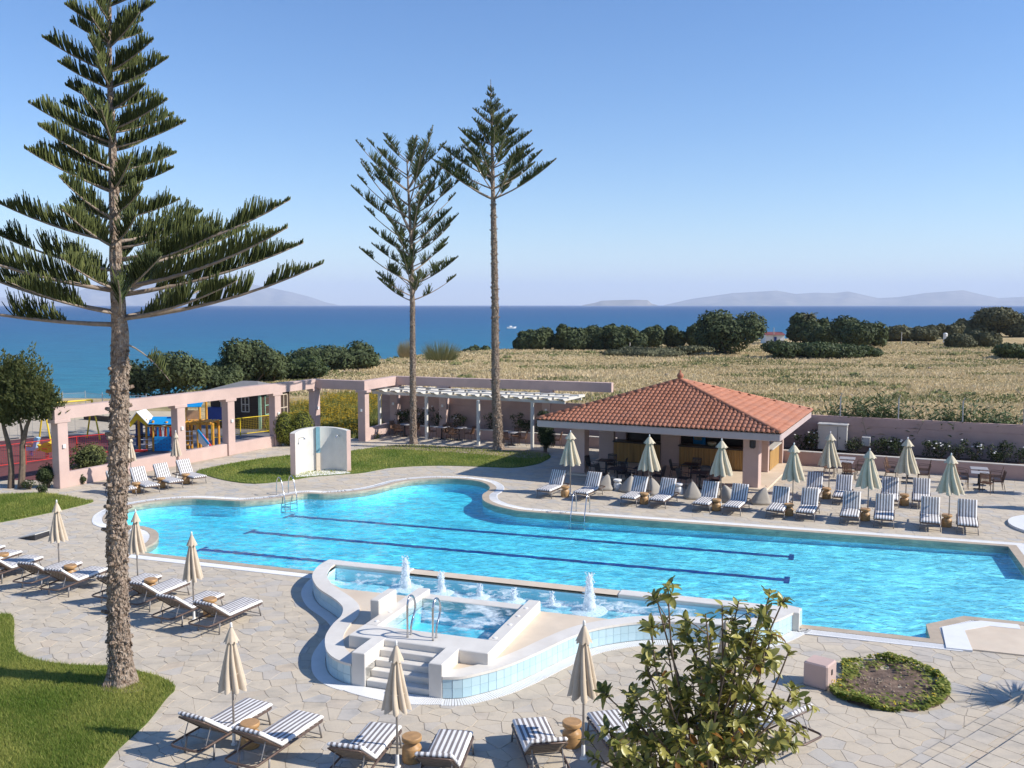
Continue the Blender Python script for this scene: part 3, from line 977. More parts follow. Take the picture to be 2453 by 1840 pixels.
# dry grass and weeds of the field, as one mass
def meadow():
    r = random.Random(5)
    a, w = MB(), MB()
    a.tint = w.tint = 0
    n = 0
    while n < 85000:
        y = 46 + (r.random() ** 1.6) * 150
        x = r.uniform(-0.62 * y, 0.64 * y)
        if y < wall_y(x) + 1.2 and x > -9.5:
            continue
        if x < -6 and y < 66 - 0.4 * (x + 6) * 0:
            continue
        if x < -12 and y < 80:
            continue
        if not inside(x, y, land_loop) or dist_loop(x, y, coast2, False) < 1:
            continue
        n += 1
        gz = land_z(x, y)
        pt = noise.noise(Vector((x * 0.06, y * 0.10, 3.1)))
        gr = noise.noise(Vector((x * 0.05, y * 0.11, 9.1)))
        h = r.uniform(.10, .30) * (1 + pt * .6)
        s = 0.03 + y * 0.0007
        mb = w if (gr > 0.14 and r.random() < .75) or (r.random() < .5 and y < wall_y(x) + 12) else a
        mb.tint = max(0, min(1, r.gauss(.5, .2) + pt * .5))
        for q in range(2):
            an = r.uniform(0, 3.14)
            dx, dy = math.cos(an) * s, math.sin(an) * s
            mb._add([(x - dx, y - dy, gz - .05), (x + dx, y + dy, gz - .05), (x + r.gauss(0, .12), y + r.gauss(0, .12), gz + h)], [(0, 1, 2)])
    fo = bpy.data.objects['field']
    sc = MB()
    sc.tint = 0
    for _ in range(230):
        y = 52 + (r.random() ** 1.3) * 110
        x = r.uniform(-.2 * y, .62 * y)
        if y < wall_y(x) + 3 or not inside(x, y, land_loop) or noise.noise(Vector((x * .04, y * .07, 4))) < -.05:
            continue
        gz = land_z(x, y)
        R = r.uniform(.25, .9)
        for q in range(46):
            d = Vector((r.gauss(0, 1), r.gauss(0, 1), abs(r.gauss(0, .7)))).normalized()
            p = Vector((x, y, gz)) + Vector((d.x * R, d.y * R, d.z * R * .55)) * r.uniform(.5, 1)
            s_ = .05 + .0016 * y
            u_ = Vector((r.gauss(0, 1), r.gauss(0, 1), r.gauss(0, 1))).normalized()
            v_ = u_.orthogonal().normalized()
            sc.tint = max(0, min(1, r.gauss(.45, .22)))
            sc._add([p - u_ * s_, p - v_ * s_ * .6, p + u_ * s_, p + v_ * s_ * .6], [(0, 1, 2, 3)])
    sc.build('field_scrub', M['weed'], fo, kind='stuff')
    a.build('dry_grass', M['straw'], fo, kind='stuff')
    w.build('weeds', M['weed'], fo, kind='stuff')
meadow()
# ------------------------------------------------------------------ swimming pool
WL = -0.05                                    # water level
def floor_z(x, y):
    u, v = touv((x, y))
    return -0.64 + 0.30 * (u + 21) / 27.0
pool = thing('swimming_pool', 'large blue free-form swimming pool with navy lane lines and a white overflow edge', 'pool', uv(-7, 28))
def at_pool(o):
    o.parent = pool
    o.matrix_parent_inverse = Matrix.Translation(-pool.location)
    return o
mb = MB()
mb.sheet(POOL, floor_z)
n = len(POOL)
top = [(p[0], p[1], 0.0) for p in POOL]
bot = [(p[0], p[1], floor_z(*p)) for p in POOL]
mb.ribbon(bot, top, closed=True)
at_pool(mb.build('basin', M['basin']))
mb = MB()
wl = offset_loop(POOL, 0.05)
mb.sheet(wl, WL)
mb.ribbon([(p[0], p[1], -1.0) for p in wl], [(p[0], p[1], WL) for p in wl], closed=True)
low = MB(); low.sheet(wl, -1.0)
mb._add(low.v, [f[::-1] for f in low.f])
# weld the closed water body
me = mb.mesh('water', M['water'])
import bmesh
bm = bmesh.new(); bm.from_mesh(me)
bmesh.ops.remove_doubles(bm, verts=bm.verts, dist=0.0005)
bmesh.ops.recalc_face_normals(bm, faces=bm.faces)
bm.to_mesh(me); bm.free()
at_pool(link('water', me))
# overflow lip and gutter
def strip(loop, d0, d1, z, m, name, thick=0.0):
    a, b_ = offset_loop(loop, d0), offset_loop(loop, d1)
    mb = MB()
    mb.ribbon([(p[0], p[1], z) for p in b_], [(p[0], p[1], z) for p in a], closed=True)
    if thick:
        mb.ribbon([(p[0], p[1], z) for p in a], [(p[0], p[1], z - thick) for p in a], closed=True)
        mb.ribbon([(p[0], p[1], z - thick) for p in b_], [(p[0], p[1], z) for p in b_], closed=True)
    return mb.build(name, m)
at_pool(strip(POOL, -0.03, 0.25, 0.018, M['lip'], 'overflow_lip', 0.25))
at_pool(strip(POOL, 0.252, 0.60, -0.012, M['dark_gap'], 'gutter_channel', 0.02))
def slats(loop, d0, d1, z, pitch, wid, closed=True):
    a, b_ = offset_loop(loop, d0), offset_loop(loop, d1)
    mb = MB()
    n = len(a)
    carry = 0.0
    for i in range(n if closed else n - 1):
        p0, p1, q0, q1 = Vector(a[i]), Vector(a[(i + 1) % n]), Vector(b_[i]), Vector(b_[(i + 1) % n])
        L = ((p1 - p0).length + (q1 - q0).length) / 2
        if L < 1e-5:
            continue
        s = carry
        while s < L:
            t0, t1 = s / L, min(1, (s + wid) / L)
            c = [p0.lerp(p1, t0), p0.lerp(p1, t1), q0.lerp(q1, t1), q0.lerp(q1, t0)]
            mb._add([(p.x, p.y, z) for p in c] + [(p.x, p.y, z - .02) for p in c], [(0, 3, 2, 1), (0, 1, 5, 4), (1, 2, 6, 5), (2, 3, 7, 6), (3, 0, 4, 7)])
            s += pitch
        carry = s - L
    return mb
o = slats(POOL, 0.26, 0.55, 0.012, 0.075, 0.05).build('gutter_slats', M['gutter'], kind='stuff')
at_pool(o)
at_pool(strip(POOL, 0.55, 0.61, 0.014, M['gutter'], 'gutter_rim', 0.03))
# lane lines on the floor
for k, (v, u0, u1) in enumerate(((0, -18.9, -0.9), (0, -19.0, -0.8), (0, -19.3, -9.5))):
    a, b_ = [((693, 1234), (1896, 1335)), ((599, 1272), (1885, 1390)), ((482, 1314), (1100, 1408))][k]
    pa, pb = G(*a, -0.6), G(*b_, -0.42)
    ua, va = touv(pa)
    ub, vb = touv(pb)
    if k == 2:
        vb = va - 0.1
        ub = ua + 9
    mb = MB()
    r = random.Random(k)
    N = 90
    L0, L1 = [], []
    for i in range(N + 1):
        t = i / N
        u, v = ua + (ub - ua) * t, va + (vb - va) * t
        w = 0.14 * (1 + 0.35 * noise.noise(Vector((t * 60, k * 7.1, 0))))
        v += 0.05 * noise.noise(Vector((t * 45, k * 3.3, 5)))
        p, q = uv(u, v - w), uv(u, v + w)
        L0.append((p.x, p.y, floor_z(p.x, p.y) + .006))
        L1.append((q.x, q.y, floor_z(q.x, q.y) + .006))
    mb.ribbon(L0, L1)
    for ue in (ua, ub):
        if k == 2 and ue == ub:
            continue
        v_ = va if ue == ua else vb
        c = [uv(ue - .08, v_ - .36), uv(ue + .08, v_ - .36), uv(ue + .08, v_ + .36), uv(ue - .08, v_ + .36)]
        mb.poly([(p.x, p.y, floor_z(p.x, p.y) + .010) for p in c])
    at_pool(mb.build('lane_line', M['lane']))
# in-pool steps landing at the corner near the bed: white sun step
mb = MB()
st = [uv(3.0, 23.1), uv(12, 23.1), uv(12, 25.25), uv(3.85, 25.25), uv(3.0, 24.45)]
mb.prism([(p.x, p.y) for p in st], -0.02, 0.035)
at_pool(mb.build('cream_landing', M['cream']))
mb = MB()
wt = [uv(2.72, 23.0), uv(3.28, 23.0), uv(3.28, 24.4), uv(3.9, 24.95), uv(4.6, 24.95), uv(4.6, 25.3), uv(3.75, 25.3), uv(2.78, 24.5)]
mb.prism([(p.x, p.y) for p in wt], -0.02, 0.042)
at_pool(mb.build('white_border', M['gutter']))

# small round pool at the right
mb = MB()
rc = G(2566, 1268)
ring = [(rc.x + 2.0 * math.cos(a * math.pi / 24), rc.y + 2.0 * math.sin(a * math.pi / 24)) for a in range(48)]
kp = thing('round_pool', 'small round pool with broad white rim beside the last far lounger', 'pool', (rc.x, rc.y, 0))
mb.ribbon([(p[0] - rc.x, p[1] - rc.y, 0) for p in ring], [(p[0] - rc.x, p[1] - rc.y, .09) for p in ring], closed=True)
r2 = [(rc.x + 1.45 * math.cos(a * math.pi / 24), rc.y + 1.45 * math.sin(a * math.pi / 24)) for a in range(48)]
mb.ribbon([(p[0] - rc.x, p[1] - rc.y, .09) for p in ring], [(p[0] - rc.x, p[1] - rc.y, .09) for p in r2], closed=True)
mb.ribbon([(p[0] - rc.x, p[1] - rc.y, .09) for p in r2], [(p[0] - rc.x, p[1] - rc.y, .005) for p in r2], closed=True)
mb.build('rim', M['gutter'], kp)
mb = MB(); mb.poly([(p[0] - rc.x, p[1] - rc.y, .045) for p in r2]); mb.build('water', M['basin'], kp)

# ------------------------------------------------------------------ spa with fountains, built against the pool edge
ZC, ZP = 0.47, 0.72
spa = thing('spa', 'raised curved white spa with tiled outer wall, steps and square whirlpool', 'spa', uv(-8.3, 20))
def at_spa(o, par=None):
    o.parent = par or spa
    o.matrix_parent_inverse = Matrix.Translation(-spa.location)
    return o
outl = spaL + [uv(-9.05, 16.64), uv(-9.05, 17.49), uv(-7.6, 17.49), uv(-7.6, 16.64)] + spaR
OUT = [(p.x, p.y) for p in outl]
FB = [(-13.47, 23.06), (-13.42, 22.6), (-13.29, 22.3), (-13.06, 21.89), (-12.64, 21.45), (-12.22, 21.2), (-4.9, 21.2), (-4.2, 21.55), (-3.1, 21.98), (-2.4, 22.04), (-1.85, 22.2), (-1.45, 22.55), (-1.15, 23.06)]
FBw = [(uv(*p).x, uv(*p).y) for p in FB]
JU0, JU1, JV0, JV1 = -9.60, -6.93, 18.26, 20.68
JB = [uv(JU0, JV0), uv(JU1, JV0), uv(JU1, JV1), uv(JU0, JV1)]
JBw = [(p.x, p.y) for p in JB]
mb = MB()
mb.skirt(OUT, -0.02, ZC - 0.05)
ow = at_spa(mb.build('outer_wall', M['tilegrout']))
mb = MB()
mb.sheet(OUT, ZC - 0.03, holes=[FBw, JBw])
at_spa(mb.build('ledge', M['cream']))
for cv, sgn in ((spaL, 1), (spaR, 1)):           # coping following each curve
    P = [Vector((p.x, p.y)) for p in cv]
    nn = []
    for i in range(len(P)):
        d = (P[min(i + 1, len(P) - 1)] - P[max(i - 1, 0)]).normalized()
        nn.append(Vector((d.y, -d.x)))
    cen = Vector(uv(-8.3, 20).xy)
    if (P[len(P) // 2] - cen).dot(nn[len(P) // 2]) < 0:
        nn = [-q for q in nn]
    o0 = [p + q * 0.03 for p, q in zip(P, nn)]
    o1 = [p - q * 0.38 for p, q in zip(P, nn)]
    def z3(l, z):
        return [(p.x, p.y, z) for p in l]
    mb = MB()
    a, b_ = (o0, o1) if sgn > 0 else (o1, o0)
    mb.ribbon(z3(o0, ZC), z3(o1, ZC))
    mb.ribbon(z3(o0, ZC - .055), z3(o0, ZC))
    mb.ribbon(z3(o1, ZC), z3(o1, ZC - .04))
    mb.ribbon(z3(o0, ZC - .055), z3([p - q * .02 for p, q in zip(P, nn)], ZC - .055))
    at_spa(mb.build('coping', M['marble'], smooth=False))
    # tiles: two rows of squares on the wall face
    S_ = 0.0
    tm = MB()
    tm.rbox((0, 0, 0), (0.196, 0.014, 0.196), 0.003)
    tme = tm.mesh('tile', M['tile'])
    acc = 0.1
    for i in range(len(P) - 1):
        seg = P[i + 1] - P[i]
        L = seg.length
        while acc < L:
            c = P[i].lerp(P[i + 1], acc / L)
            nrm = nn[i].lerp(nn[i + 1], acc / L).normalized()
            rz = math.atan2(nrm.y, nrm.x) + math.pi / 2
            for row in range(2):
                t = link('tile', tme)
                t.location = (c.x + nrm.x * .006, c.y + nrm.y * .006, 0.115 + row * 0.2)
                t.rotation_euler = (0, 0, rz)
                t.parent = ow
                t.matrix_parent_inverse = Matrix.Translation(-spa.location) if False else Matrix.Identity(4)
            acc += 0.2
        acc -= L
    # gutter along the foot
    g0 = [(p + q * 0.03) for p, q in zip(P, nn)]
    g1 = [(p + q * 0.34) for p, q in zip(P, nn)]
    mb = MB()
    mb.ribbon(z3(g0, -0.01), z3(g1, -0.01))
    at_spa(mb.build('foot_channel', M['dark_gap']))
    sm = MB()
    for i in range(len(P) - 1):
        L = ((g1[i + 1] - g1[i]).length + (g0[i + 1] - g0[i]).length) / 2
        k = max(1, round(L / 0.055))
        for s in range(k):
            t0, t1 = s / k, (s + .76) / k
            c = [g0[i].lerp(g0[i + 1], t0), g0[i].lerp(g0[i + 1], t1), g1[i].lerp(g1[i + 1], t1), g1[i].lerp(g1[i + 1], t0)]
            sm._add([(p.x, p.y, .012) for p in c] + [(p.x, p.y, -.01) for p in c], [(0, 3, 2, 1), (0, 1, 5, 4), (1, 2, 6, 5), (2, 3, 7, 6), (3, 0, 4, 7)])
    at_spa(sm.build('foot_slats', M['gutter'], kind='stuff'))
# grating in front of the steps
sm = MB()
mb = MB()
aa = [uv(-9.5, 16.36), uv(-9.1, 16.24), uv(-8.4, 16.14), uv(-7.8, 16.17), uv(-7.2, 16.36)]
aa = smooth_loop(aa, 14, closed=False)
bb_ = [uv(-9.42 + 2.2 * i / (len(aa) - 1), 16.62) for i in range(len(aa))]
mb.ribbon([(p.x, p.y, -.006) for p in aa], [(p.x, p.y, -.006) for p in bb_])
at_spa(mb.build('step_channel', M['dark_gap']))
for i in range(len(aa) - 1):
    c = [aa[i], aa[i].lerp(aa[i + 1], .72), bb_[i].lerp(bb_[i + 1], .72), bb_[i]]
    sm._add([(p.x, p.y, .014) for p in c] + [(p.x, p.y, -.006) for p in c], [(0, 1, 2, 3), (0, 1, 5, 4), (1, 2, 6, 5), (2, 3, 7, 6), (3, 0, 4, 7)])
at_spa(sm.build('step_slats', M['gutter'], kind='stuff'))
def ubox(u0, u1, v0, v1, z0, z1, name, m, b=0.015):
    c = uv((u0 + u1) / 2, (v0 + v1) / 2, (z0 + z1) / 2)
    mb = MB()
    mb.rbox(c, (u1 - u0, v1 - v0, z1 - z0), b, TH)
    return at_spa(mb.build(name, m))
# whirlpool surround, four sides
ubox(-9.93, -6.62, 17.50, JV0, 0.40, ZP, 'front_rim', M['marble'])
ubox(-9.93, JU0, JV0 + .002, 21.16, 0.40, ZP - .001, 'side_rim', M['marble'])
ubox(JU1, -6.62, JV0 + .002, 21.16, 0.40, ZP - .001, 'side_rim', M['marble'])
ubox(JU0 + .002, JU1 - .002, JV1, 21.04, 0.30, 0.62, 'back_rim', M['marble'])
ubox(-9.37, -9.05, 16.62, 17.62, -0.01, ZP + .004, 'pedestal', M['marble'])
ubox(-7.60, -7.29, 16.62, 17.62, -0.01, ZP + .004, 'pedestal', M['marble'])
for i in range(4):
    ubox(-9.048, -7.602, 16.66 + 0.21 * i, 17.52, 0.144 * i - .005, 0.144 * (i + 1), 'step', M['marble'], 0.01)
ubox(-10.16, -9.92, 18.95, 19.88, 0.42, 1.05, 'block', M['marble'], 0.02)
# back walls beside the pool
ubox(-13.9, -11.15, 23.072, 23.485, -0.5, ZC + .003, 'back_wall', M['marble'])
ubox(-11.148, -5.102, 23.068, 23.46, -0.5, 0.385, 'weir', M['lip'])
ubox(-5.1, -0.56, 23.072, 23.485, -0.5, ZC + .003, 'back_wall', M['marble'])
# basins and water
mb = MB()
mb.skirt(FBw, 0.02, 0.365)
mb.f = [f[::-1] for f in mb.f]
mb.sheet(FBw, 0.02)
at_spa(mb.build('fountain_basin', M['basin']))
def body(loop, z0, z1, name, m):
    loop = offset_loop(ccw(loop), 0.02)
    mb = MB(); mb.sheet(loop, z1)
    lo_ = MB(); lo_.sheet(loop, z0)
    mb._add(lo_.v, [f[::-1] for f in lo_.f])
    mb.skirt(loop, z0, z1)
    me = mb.mesh(name, m)
    bm = bmesh.new(); bm.from_mesh(me)
    bmesh.ops.remove_doubles(bm, verts=bm.verts, dist=0.0005)
    bmesh.ops.recalc_face_normals(bm, faces=bm.faces)
    bm.to_mesh(me); bm.free()
    return at_spa(link(name, me))
body(FBw, -0.1, 0.30, 'fountain_water', M['founwater'])
mb = MB()
mb.skirt(JBw, 0.02, 0.398)
mb.f = [f[::-1] for f in mb.f]
mb.sheet(JBw, 0.02)
at_spa(mb.build('whirlpool_basin', M['basin']))
body(JBw, -0.1, 0.60, 'whirlpool_water', M['spawater'])
# bent steel handrails
for u in (-8.63, -8.02):
    pts = [uv(u, 17.80, ZP), uv(u, 17.80, ZP + .6), uv(u, 17.83, ZP + .78), uv(u, 17.93, ZP + .88), uv(u, 18.05, ZP + .86), uv(u, 18.16, ZP + .74), uv(u, 18.20, ZP + .58), uv(u, 18.14, ZP + .42), uv(u, 18.02, ZP + .28), uv(u, 17.98, ZP + .14), uv(u, 17.98, ZP)]
    mb = MB()
    mb.tube(smooth_loop(pts, 5, closed=False), 0.024, 10)
    at_spa(mb.build('handrail', M['steel'], smooth=True))
mb = MB()
for u, v in ((-9.75, 18.5), (-9.77, 19.2), (-9.76, 20.4), (-6.8, 18.4), (-6.77, 19.3), (-6.78, 19.9), (-6.78, 20.5)):
    mb.lathe([(0.05, 0), (0.05, .012), (0.02, .02)], 10, uv(u, v, ZP - .001))
at_spa(mb.build('lid_caps', M['white'], kind='stuff'))

# fountain jets
def jet(u, v, h, r0, seed, label):
    r = random.Random(seed)
    t = thing('fountain_jet', label, 'fountain jet', uv(u, v, 0.29), 0, 'jets in the fountain basin')
    mb = MB()
    n, rings = 18, 26
    vs, fs = [], []
    for i in range(rings + 1):
        q = i / rings
        rr = r0 * (1.0 - 0.62 * q ** 1.3) * (1 if q < .93 else (1 - q) / .07 * .9 + .1)
        rr *= 1 + (0.35 * (1 - q) ** 6)
        for k in range(n):
            a = 2 * math.pi * k / n
            nz = noise.noise(Vector((math.cos(a) * 2.0 + seed, math.sin(a) * 2.0, q * h * 11)))
            n2 = noise.noise(Vector((math.cos(a) * 5.0 + seed, math.sin(a) * 5.0, q * h * 26)))
            k_ = rr * (1 + .32 * nz + .22 * n2)
            vs.append((k_ * math.cos(a), k_ * math.sin(a), q * h))
    for i in range(rings):
        for k in range(n):
            fs.append((i * n + k, i * n + (k + 1) % n, (i + 1) * n + (k + 1) % n, (i + 1) * n + k))
    mb._add(vs, fs)
    mb.build('column', M['foam'], t, smooth=True)
    dm = MB()
    for k in range(int(130 * h + 30)):
        q = r.random()
        a = r.uniform(0, 6.28)
        R = r0 * (1.0 - .5 * q) * r.uniform(.9, 1.7)
        if q < .15:
            R *= r.uniform(1, 2.3)
        s = r.uniform(.008, .02)
        p = Vector((R * math.cos(a), R * math.sin(a), q * h * 1.05))
        dm._add([p + Vector((s, 0, 0)), p + Vector((-s, s * .6, 0)), p + Vector((0, -s, 0)), p + Vector((0, 0, s * 1.8)), p - Vector((0, 0, s))], [(0, 1, 3), (1, 2, 3), (2, 0, 3), (1, 0, 4), (2, 1, 4), (0, 2, 4)])
    dm.build('spray', M['foam'], t, kind='stuff')
    fm = MB()
    vs = [(0, 0, .05)]
    for ring_, (R, z) in enumerate(((r0 * 1.6, .05), (r0 * 2.6, .03), (r0 * 3.4, .008))):
        for k in range(24):
            a = 2 * math.pi * k / 24
            w = 1 + .3 * noise.noise(Vector((math.cos(a) * 2, math.sin(a) * 2, seed + ring_)))
            vs.append((R * w * math.cos(a), R * w * math.sin(a), max(.006, z + .03 * noise.noise(Vector((a * 3, ring_, seed))))))
    fs = [(0, 1 + k, 1 + (k + 1) % 24) for k in range(24)]
    for g_ in range(2):
        fs += [(1 + g_ * 24 + k, 25 + g_ * 24 + k, 25 + g_ * 24 + (k + 1) % 24, 1 + g_ * 24 + (k + 1) % 24) for k in range(24)]
    fm._add(vs, fs)
    fm.build('churned_water', M['foam'], t, smooth=True)
jet(-10.81, 22.2, .86, .135, 1, 'tall white fountain jet beside the rounded wall of the spa')
jet(-9.72, 22.14, .58, .105, 2, 'medium white fountain jet, next to the tall one by the rounded wall')
jet(-8.62, 22.15, .36, .085, 3, 'low white fountain jet, third from the rounded spa wall')
jet(-7.66, 22.12, .34, .095, 4, 'low cone-shaped fountain jet, fourth from the rounded spa wall')
jet(-6.62, 22.12, .34, .075, 5, 'thin low fountain jet at the whirlpool corner')
jet(-5.61, 22.04, .96, .145, 6, 'tallest and broadest white fountain jet of the spa basin')

# pool ladders
def ladder(p, ang, label):
    t = thing('pool_ladder', label, 'ladder', (p.x, p.y, 0), ang, 'steel pool ladders')
    for sx in (-.27, .27):
        mb = MB()
        pts = [(sx, .72, 0), (sx, .70, .45), (sx, .60, .70), (sx, .42, .79), (sx, .22, .70), (sx, .05, .30), (sx, -.10, -.1), (sx, -.12, -.8)]
        mb.tube(smooth_loop(pts, 5, closed=False), 0.022, 10)
        mb.build('rail', M['steel'], t, smooth=True)
    for z in (-.28, -.52, -.76):
        mb = MB(); mb.box((0, -.11, z), (.54, .07, .03)); mb.build('rung', M['steel'], t)
p = G(1385, 1236)
ladder(p, rad(-19), 'steel pool ladder at the straight edge in front of the bar loungers')
p = G(694, 1190)
ladder(p, rad(38), 'steel pool ladder on the curved edge below the shower wall')
# ------------------------------------------------------------------ sun lounger (foot end at the origin, head towards +y)
SEAT, FLAT, BACK, LW = 0.34, 1.20, 0.74, 0.64
def cushion(mb, L, w, th, M_, seed):
    """soft mattress slab in local x (width) y (length) z"""
    nx, ny = 8, 10
    r = random.Random(seed)
    def prof(t):                         # rounded rim
        e = min(t, 1 - t)
        return min(1.0, (e / 0.05)) ** 0.5 if e < .05 else 1.0
    xs_ = [0, .025, .08, .3, .5, .7, .92, .975, 1]
    ys_ = [0, .02, .06, .2, .4, .6, .8, .94, .98, 1]
    top, bot = [], []
    for j, ty in enumerate(ys_):
        for i, tx in enumerate(xs_):
            k = (0.0 if tx in (0, 1) else (.8 if tx in (.025, .975) else 1)) * (0.0 if ty in (0, 1) else (.8 if ty in (.02, .98) else 1))
            z = th * (.45 + .55 * k) + (r.uniform(-.006, .006) if k == 1 else 0)
            top.append(M_ @ Vector(((tx - .5) * w, ty * L, z)))
            bot.append(M_ @ Vector(((tx - .5) * w, ty * L, 0 if k else th * .15)))
    a, b = len(xs_), len(ys_)
    fs = []
    for j in range(b - 1):
        for i in range(a - 1):
            p = j * a + i
            fs.append((p, p + 1, p + a + 1, p + a))
            q = p + a * b
            fs.append((q, q + a, q + a + 1, q + 1))
    rim = [i for i in range(a)] + [j * a + a - 1 for j in range(1, b)] + [(b - 1) * a + i for i in range(a - 2, -1, -1)] + [j * a for j in range(b - 2, 0, -1)]
    for k in range(len(rim)):
        p, q = rim[k], rim[(k + 1) % len(rim)]
        fs.append((q, p, p + a * b, q + a * b))
    mb._add(top + bot, fs)
def make_lounger(ang, label):
    t = thing('sun_lounger', label, 'sun lounger')
    TL = FLAT + BACK + 0.05
    w = LW / 2
    # frame ring
    mb = MB()
    ring = []
    rr = .12
    for cx_, cy_, a0 in ((w - rr + .015, rr, -90), (w - rr + .015, TL - rr, 0), (-w + rr - .015, TL - rr, 90), (-w + rr - .015, rr, 180)):
        for k in range(5):
            a = rad(a0 + 90 * k / 4)
            ring.append((cx_ + rr * math.cos(a), cy_ + rr * math.sin(a), SEAT - .035))
    mb.tube(ring, .021, 8, closed=True)
    mb.build('frame', M['brown_metal'], t, smooth=True)
    sb = MB()
    for y in (FLAT + .02, FLAT + .34):
        sb.tube([(-w, y, SEAT - .05), (w, y, SEAT - .05)], .013, 6)
    sb.build('crossbar', M['greymetal'], t)
    for sx in (-1, 1):
        for y, lean in ((.16, -.05), (TL - .42, .05)):
            lm = MB()
            lm.tube([(sx * (w + .0), y, SEAT - .04), (sx * (w + .02), y + lean, 0.0)], .017, 6)
            lm.build('leg', M['greymetal'], t, smooth=True)
    for y in (.11, TL - .37):
        st = MB(); st.tube([(-w, y, .06), (w, y, .06)], .011, 6); st.build('stretcher', M['greymetal'], t)
    sl_ = MB()
    for k in range(9):
        y = .1 + k * (FLAT - .1) / 8.5
        sl_.box((0, y, SEAT - .03), (LW - .02, .06, .014))
    sl_.build('sling', M['sling'], t)
    cm = MB()
    cushion(cm, FLAT, LW - .01, .075, Matrix.Translation((0, 0.0, SEAT - .015)), 3)
    cm.build('seat_mattress', M['stripe'], t, smooth=True)
    Rb = Matrix.Translation((0, FLAT + .005, SEAT - .015)) @ Matrix.Rotation(ang, 4, 'X')
    bm_ = MB()
    cushion(bm_, BACK, LW - .01, .075, Rb, 5)
    bk = bm_.build('back_mattress', M['stripe'], t, smooth=True)
    fr = MB()
    pts = [Rb @ Vector(p) for p in ((-w + .01, 0, -.03), (-w + .01, BACK - .06, -.03), (-w + .07, BACK + .01, -.03), (w - .07, BACK + .01, -.03), (w - .01, BACK - .06, -.03), (w - .01, 0, -.03))]
    fr.tube(pts, .015, 6)
    bf = fr.build('back_frame', M['brown_metal'], t, smooth=True)
    sb = MB()
    for k in range(6):
        p0, p1 = Rb @ Vector((-w + .03, .08 + k * .12, -.025)), Rb @ Vector((w - .03, .08 + k * .12, -.025))
        sb.bar(p0, p1, .06, .012, up=Rb.to_3x3() @ Vector((0, 0, 1)))
    sb.build('back_slats', M['sling'], bf)
    for sx in (-1, 1):
        s2 = MB()
        s2.tube([Rb @ Vector((sx * (w - .06), BACK * .62, -.04)), (sx * (w - .06), min(TL - .06, FLAT + BACK * .62 * math.cos(ang) + .16), SEAT - .05)], .010, 6)
        s2.build('prop', M['greymetal'], t)
    return remember(t)
steep = make_lounger(rad(58), 'steep')
mid = make_lounger(rad(37), 'mid')
low_ = make_lounger(rad(38), 'low')

def place_lounger(proto, F, head_deg, label, group):
    g = G(F[0], F[1], .40)
    return stamp(proto, (g.x, g.y, 0), rad(head_deg - 90), label, group)
ORD = ['first', 'second', 'third', 'fourth', 'fifth', 'sixth', 'seventh', 'eighth', 'ninth', 'tenth', 'eleventh', 'twelfth']
FR = [(1301, 1172), (1389, 1178), (1503, 1190), (1572, 1195), (1678, 1204), (1751, 1211), (1856, 1219), (1928, 1224), (2035, 1233), (2117, 1240), (2229, 1248), (2319, 1255)]
HD = [62, 62, 62, 62, 63, 63, 65, 65, 67, 67, 66, 65]
for k, (f, h) in enumerate(zip(FR, HD)):
    place_lounger(steep, f, h, f'striped lounger by the straight pool edge, {ORD[k]} counting from the narrow pool bay', 'loungers in front of the bar')
for k, (f, h) in enumerate(zip([(1943, 1179), (2015, 1187), (2131, 1193.5), (2207, 1196)], (66, 66, 67, 66))):
    place_lounger(steep, f, h, f'striped lounger in the second row, {ORD[k]} counting from the bar', 'second row loungers near the dining tables')
for k, (f, h) in enumerate(zip([(310, 1169), (366, 1161), (423, 1151), (480, 1140)], (136, 135, 136, 138))):
    place_lounger(steep, f, h, f'striped lounger along the arcade wall, {ORD[k]} counting from the leafy end bush', 'loungers beside the arcade')
ML = [(606, 1432, -115), (516, 1416, -113), (435, 1386, -111), (367, 1373, -110), (240, 1356, -107), (177, 1342, -107), (84, 1329, -106), (46, 1330, -106), (34, 1316, -106), (-6, 1303, -106)]
for k, (x, y, h) in enumerate(ML):
    if k == 7:
        x, y = 44, 1337
    place_lounger(mid, (x, y), h, f'reclined striped lounger facing the pool corner, {ORD[k]} counting from the spa', 'loungers on the paving behind the big pine')
FL = [((622, 1675), -115, 'striped lounger closest to the lawn tip, before the pool paving'),
      ((742, 1704), -114, 'striped lounger next to the lawn-tip one, with the stool between them'),
      ((924, 1730), -104, 'striped lounger between two umbrellas opposite the spa steps'),
      ((1092, 1746), -98, 'striped lounger crossed by an umbrella shadow, opposite the spa steps'),
      ((1267, 1717), -80, 'striped lounger with its foot towards the tiled spa curve, beside a turned stool'),
      ((1444, 1700), -77, 'striped lounger partly hidden under the magnolia, beside the beige umbrella'),
      ((1733, 1672), -52, 'striped lounger behind the magnolia near the pink block')]
for f, h, lab in FL:
    place_lounger(low_, f, h, lab, 'loungers on the near paving')

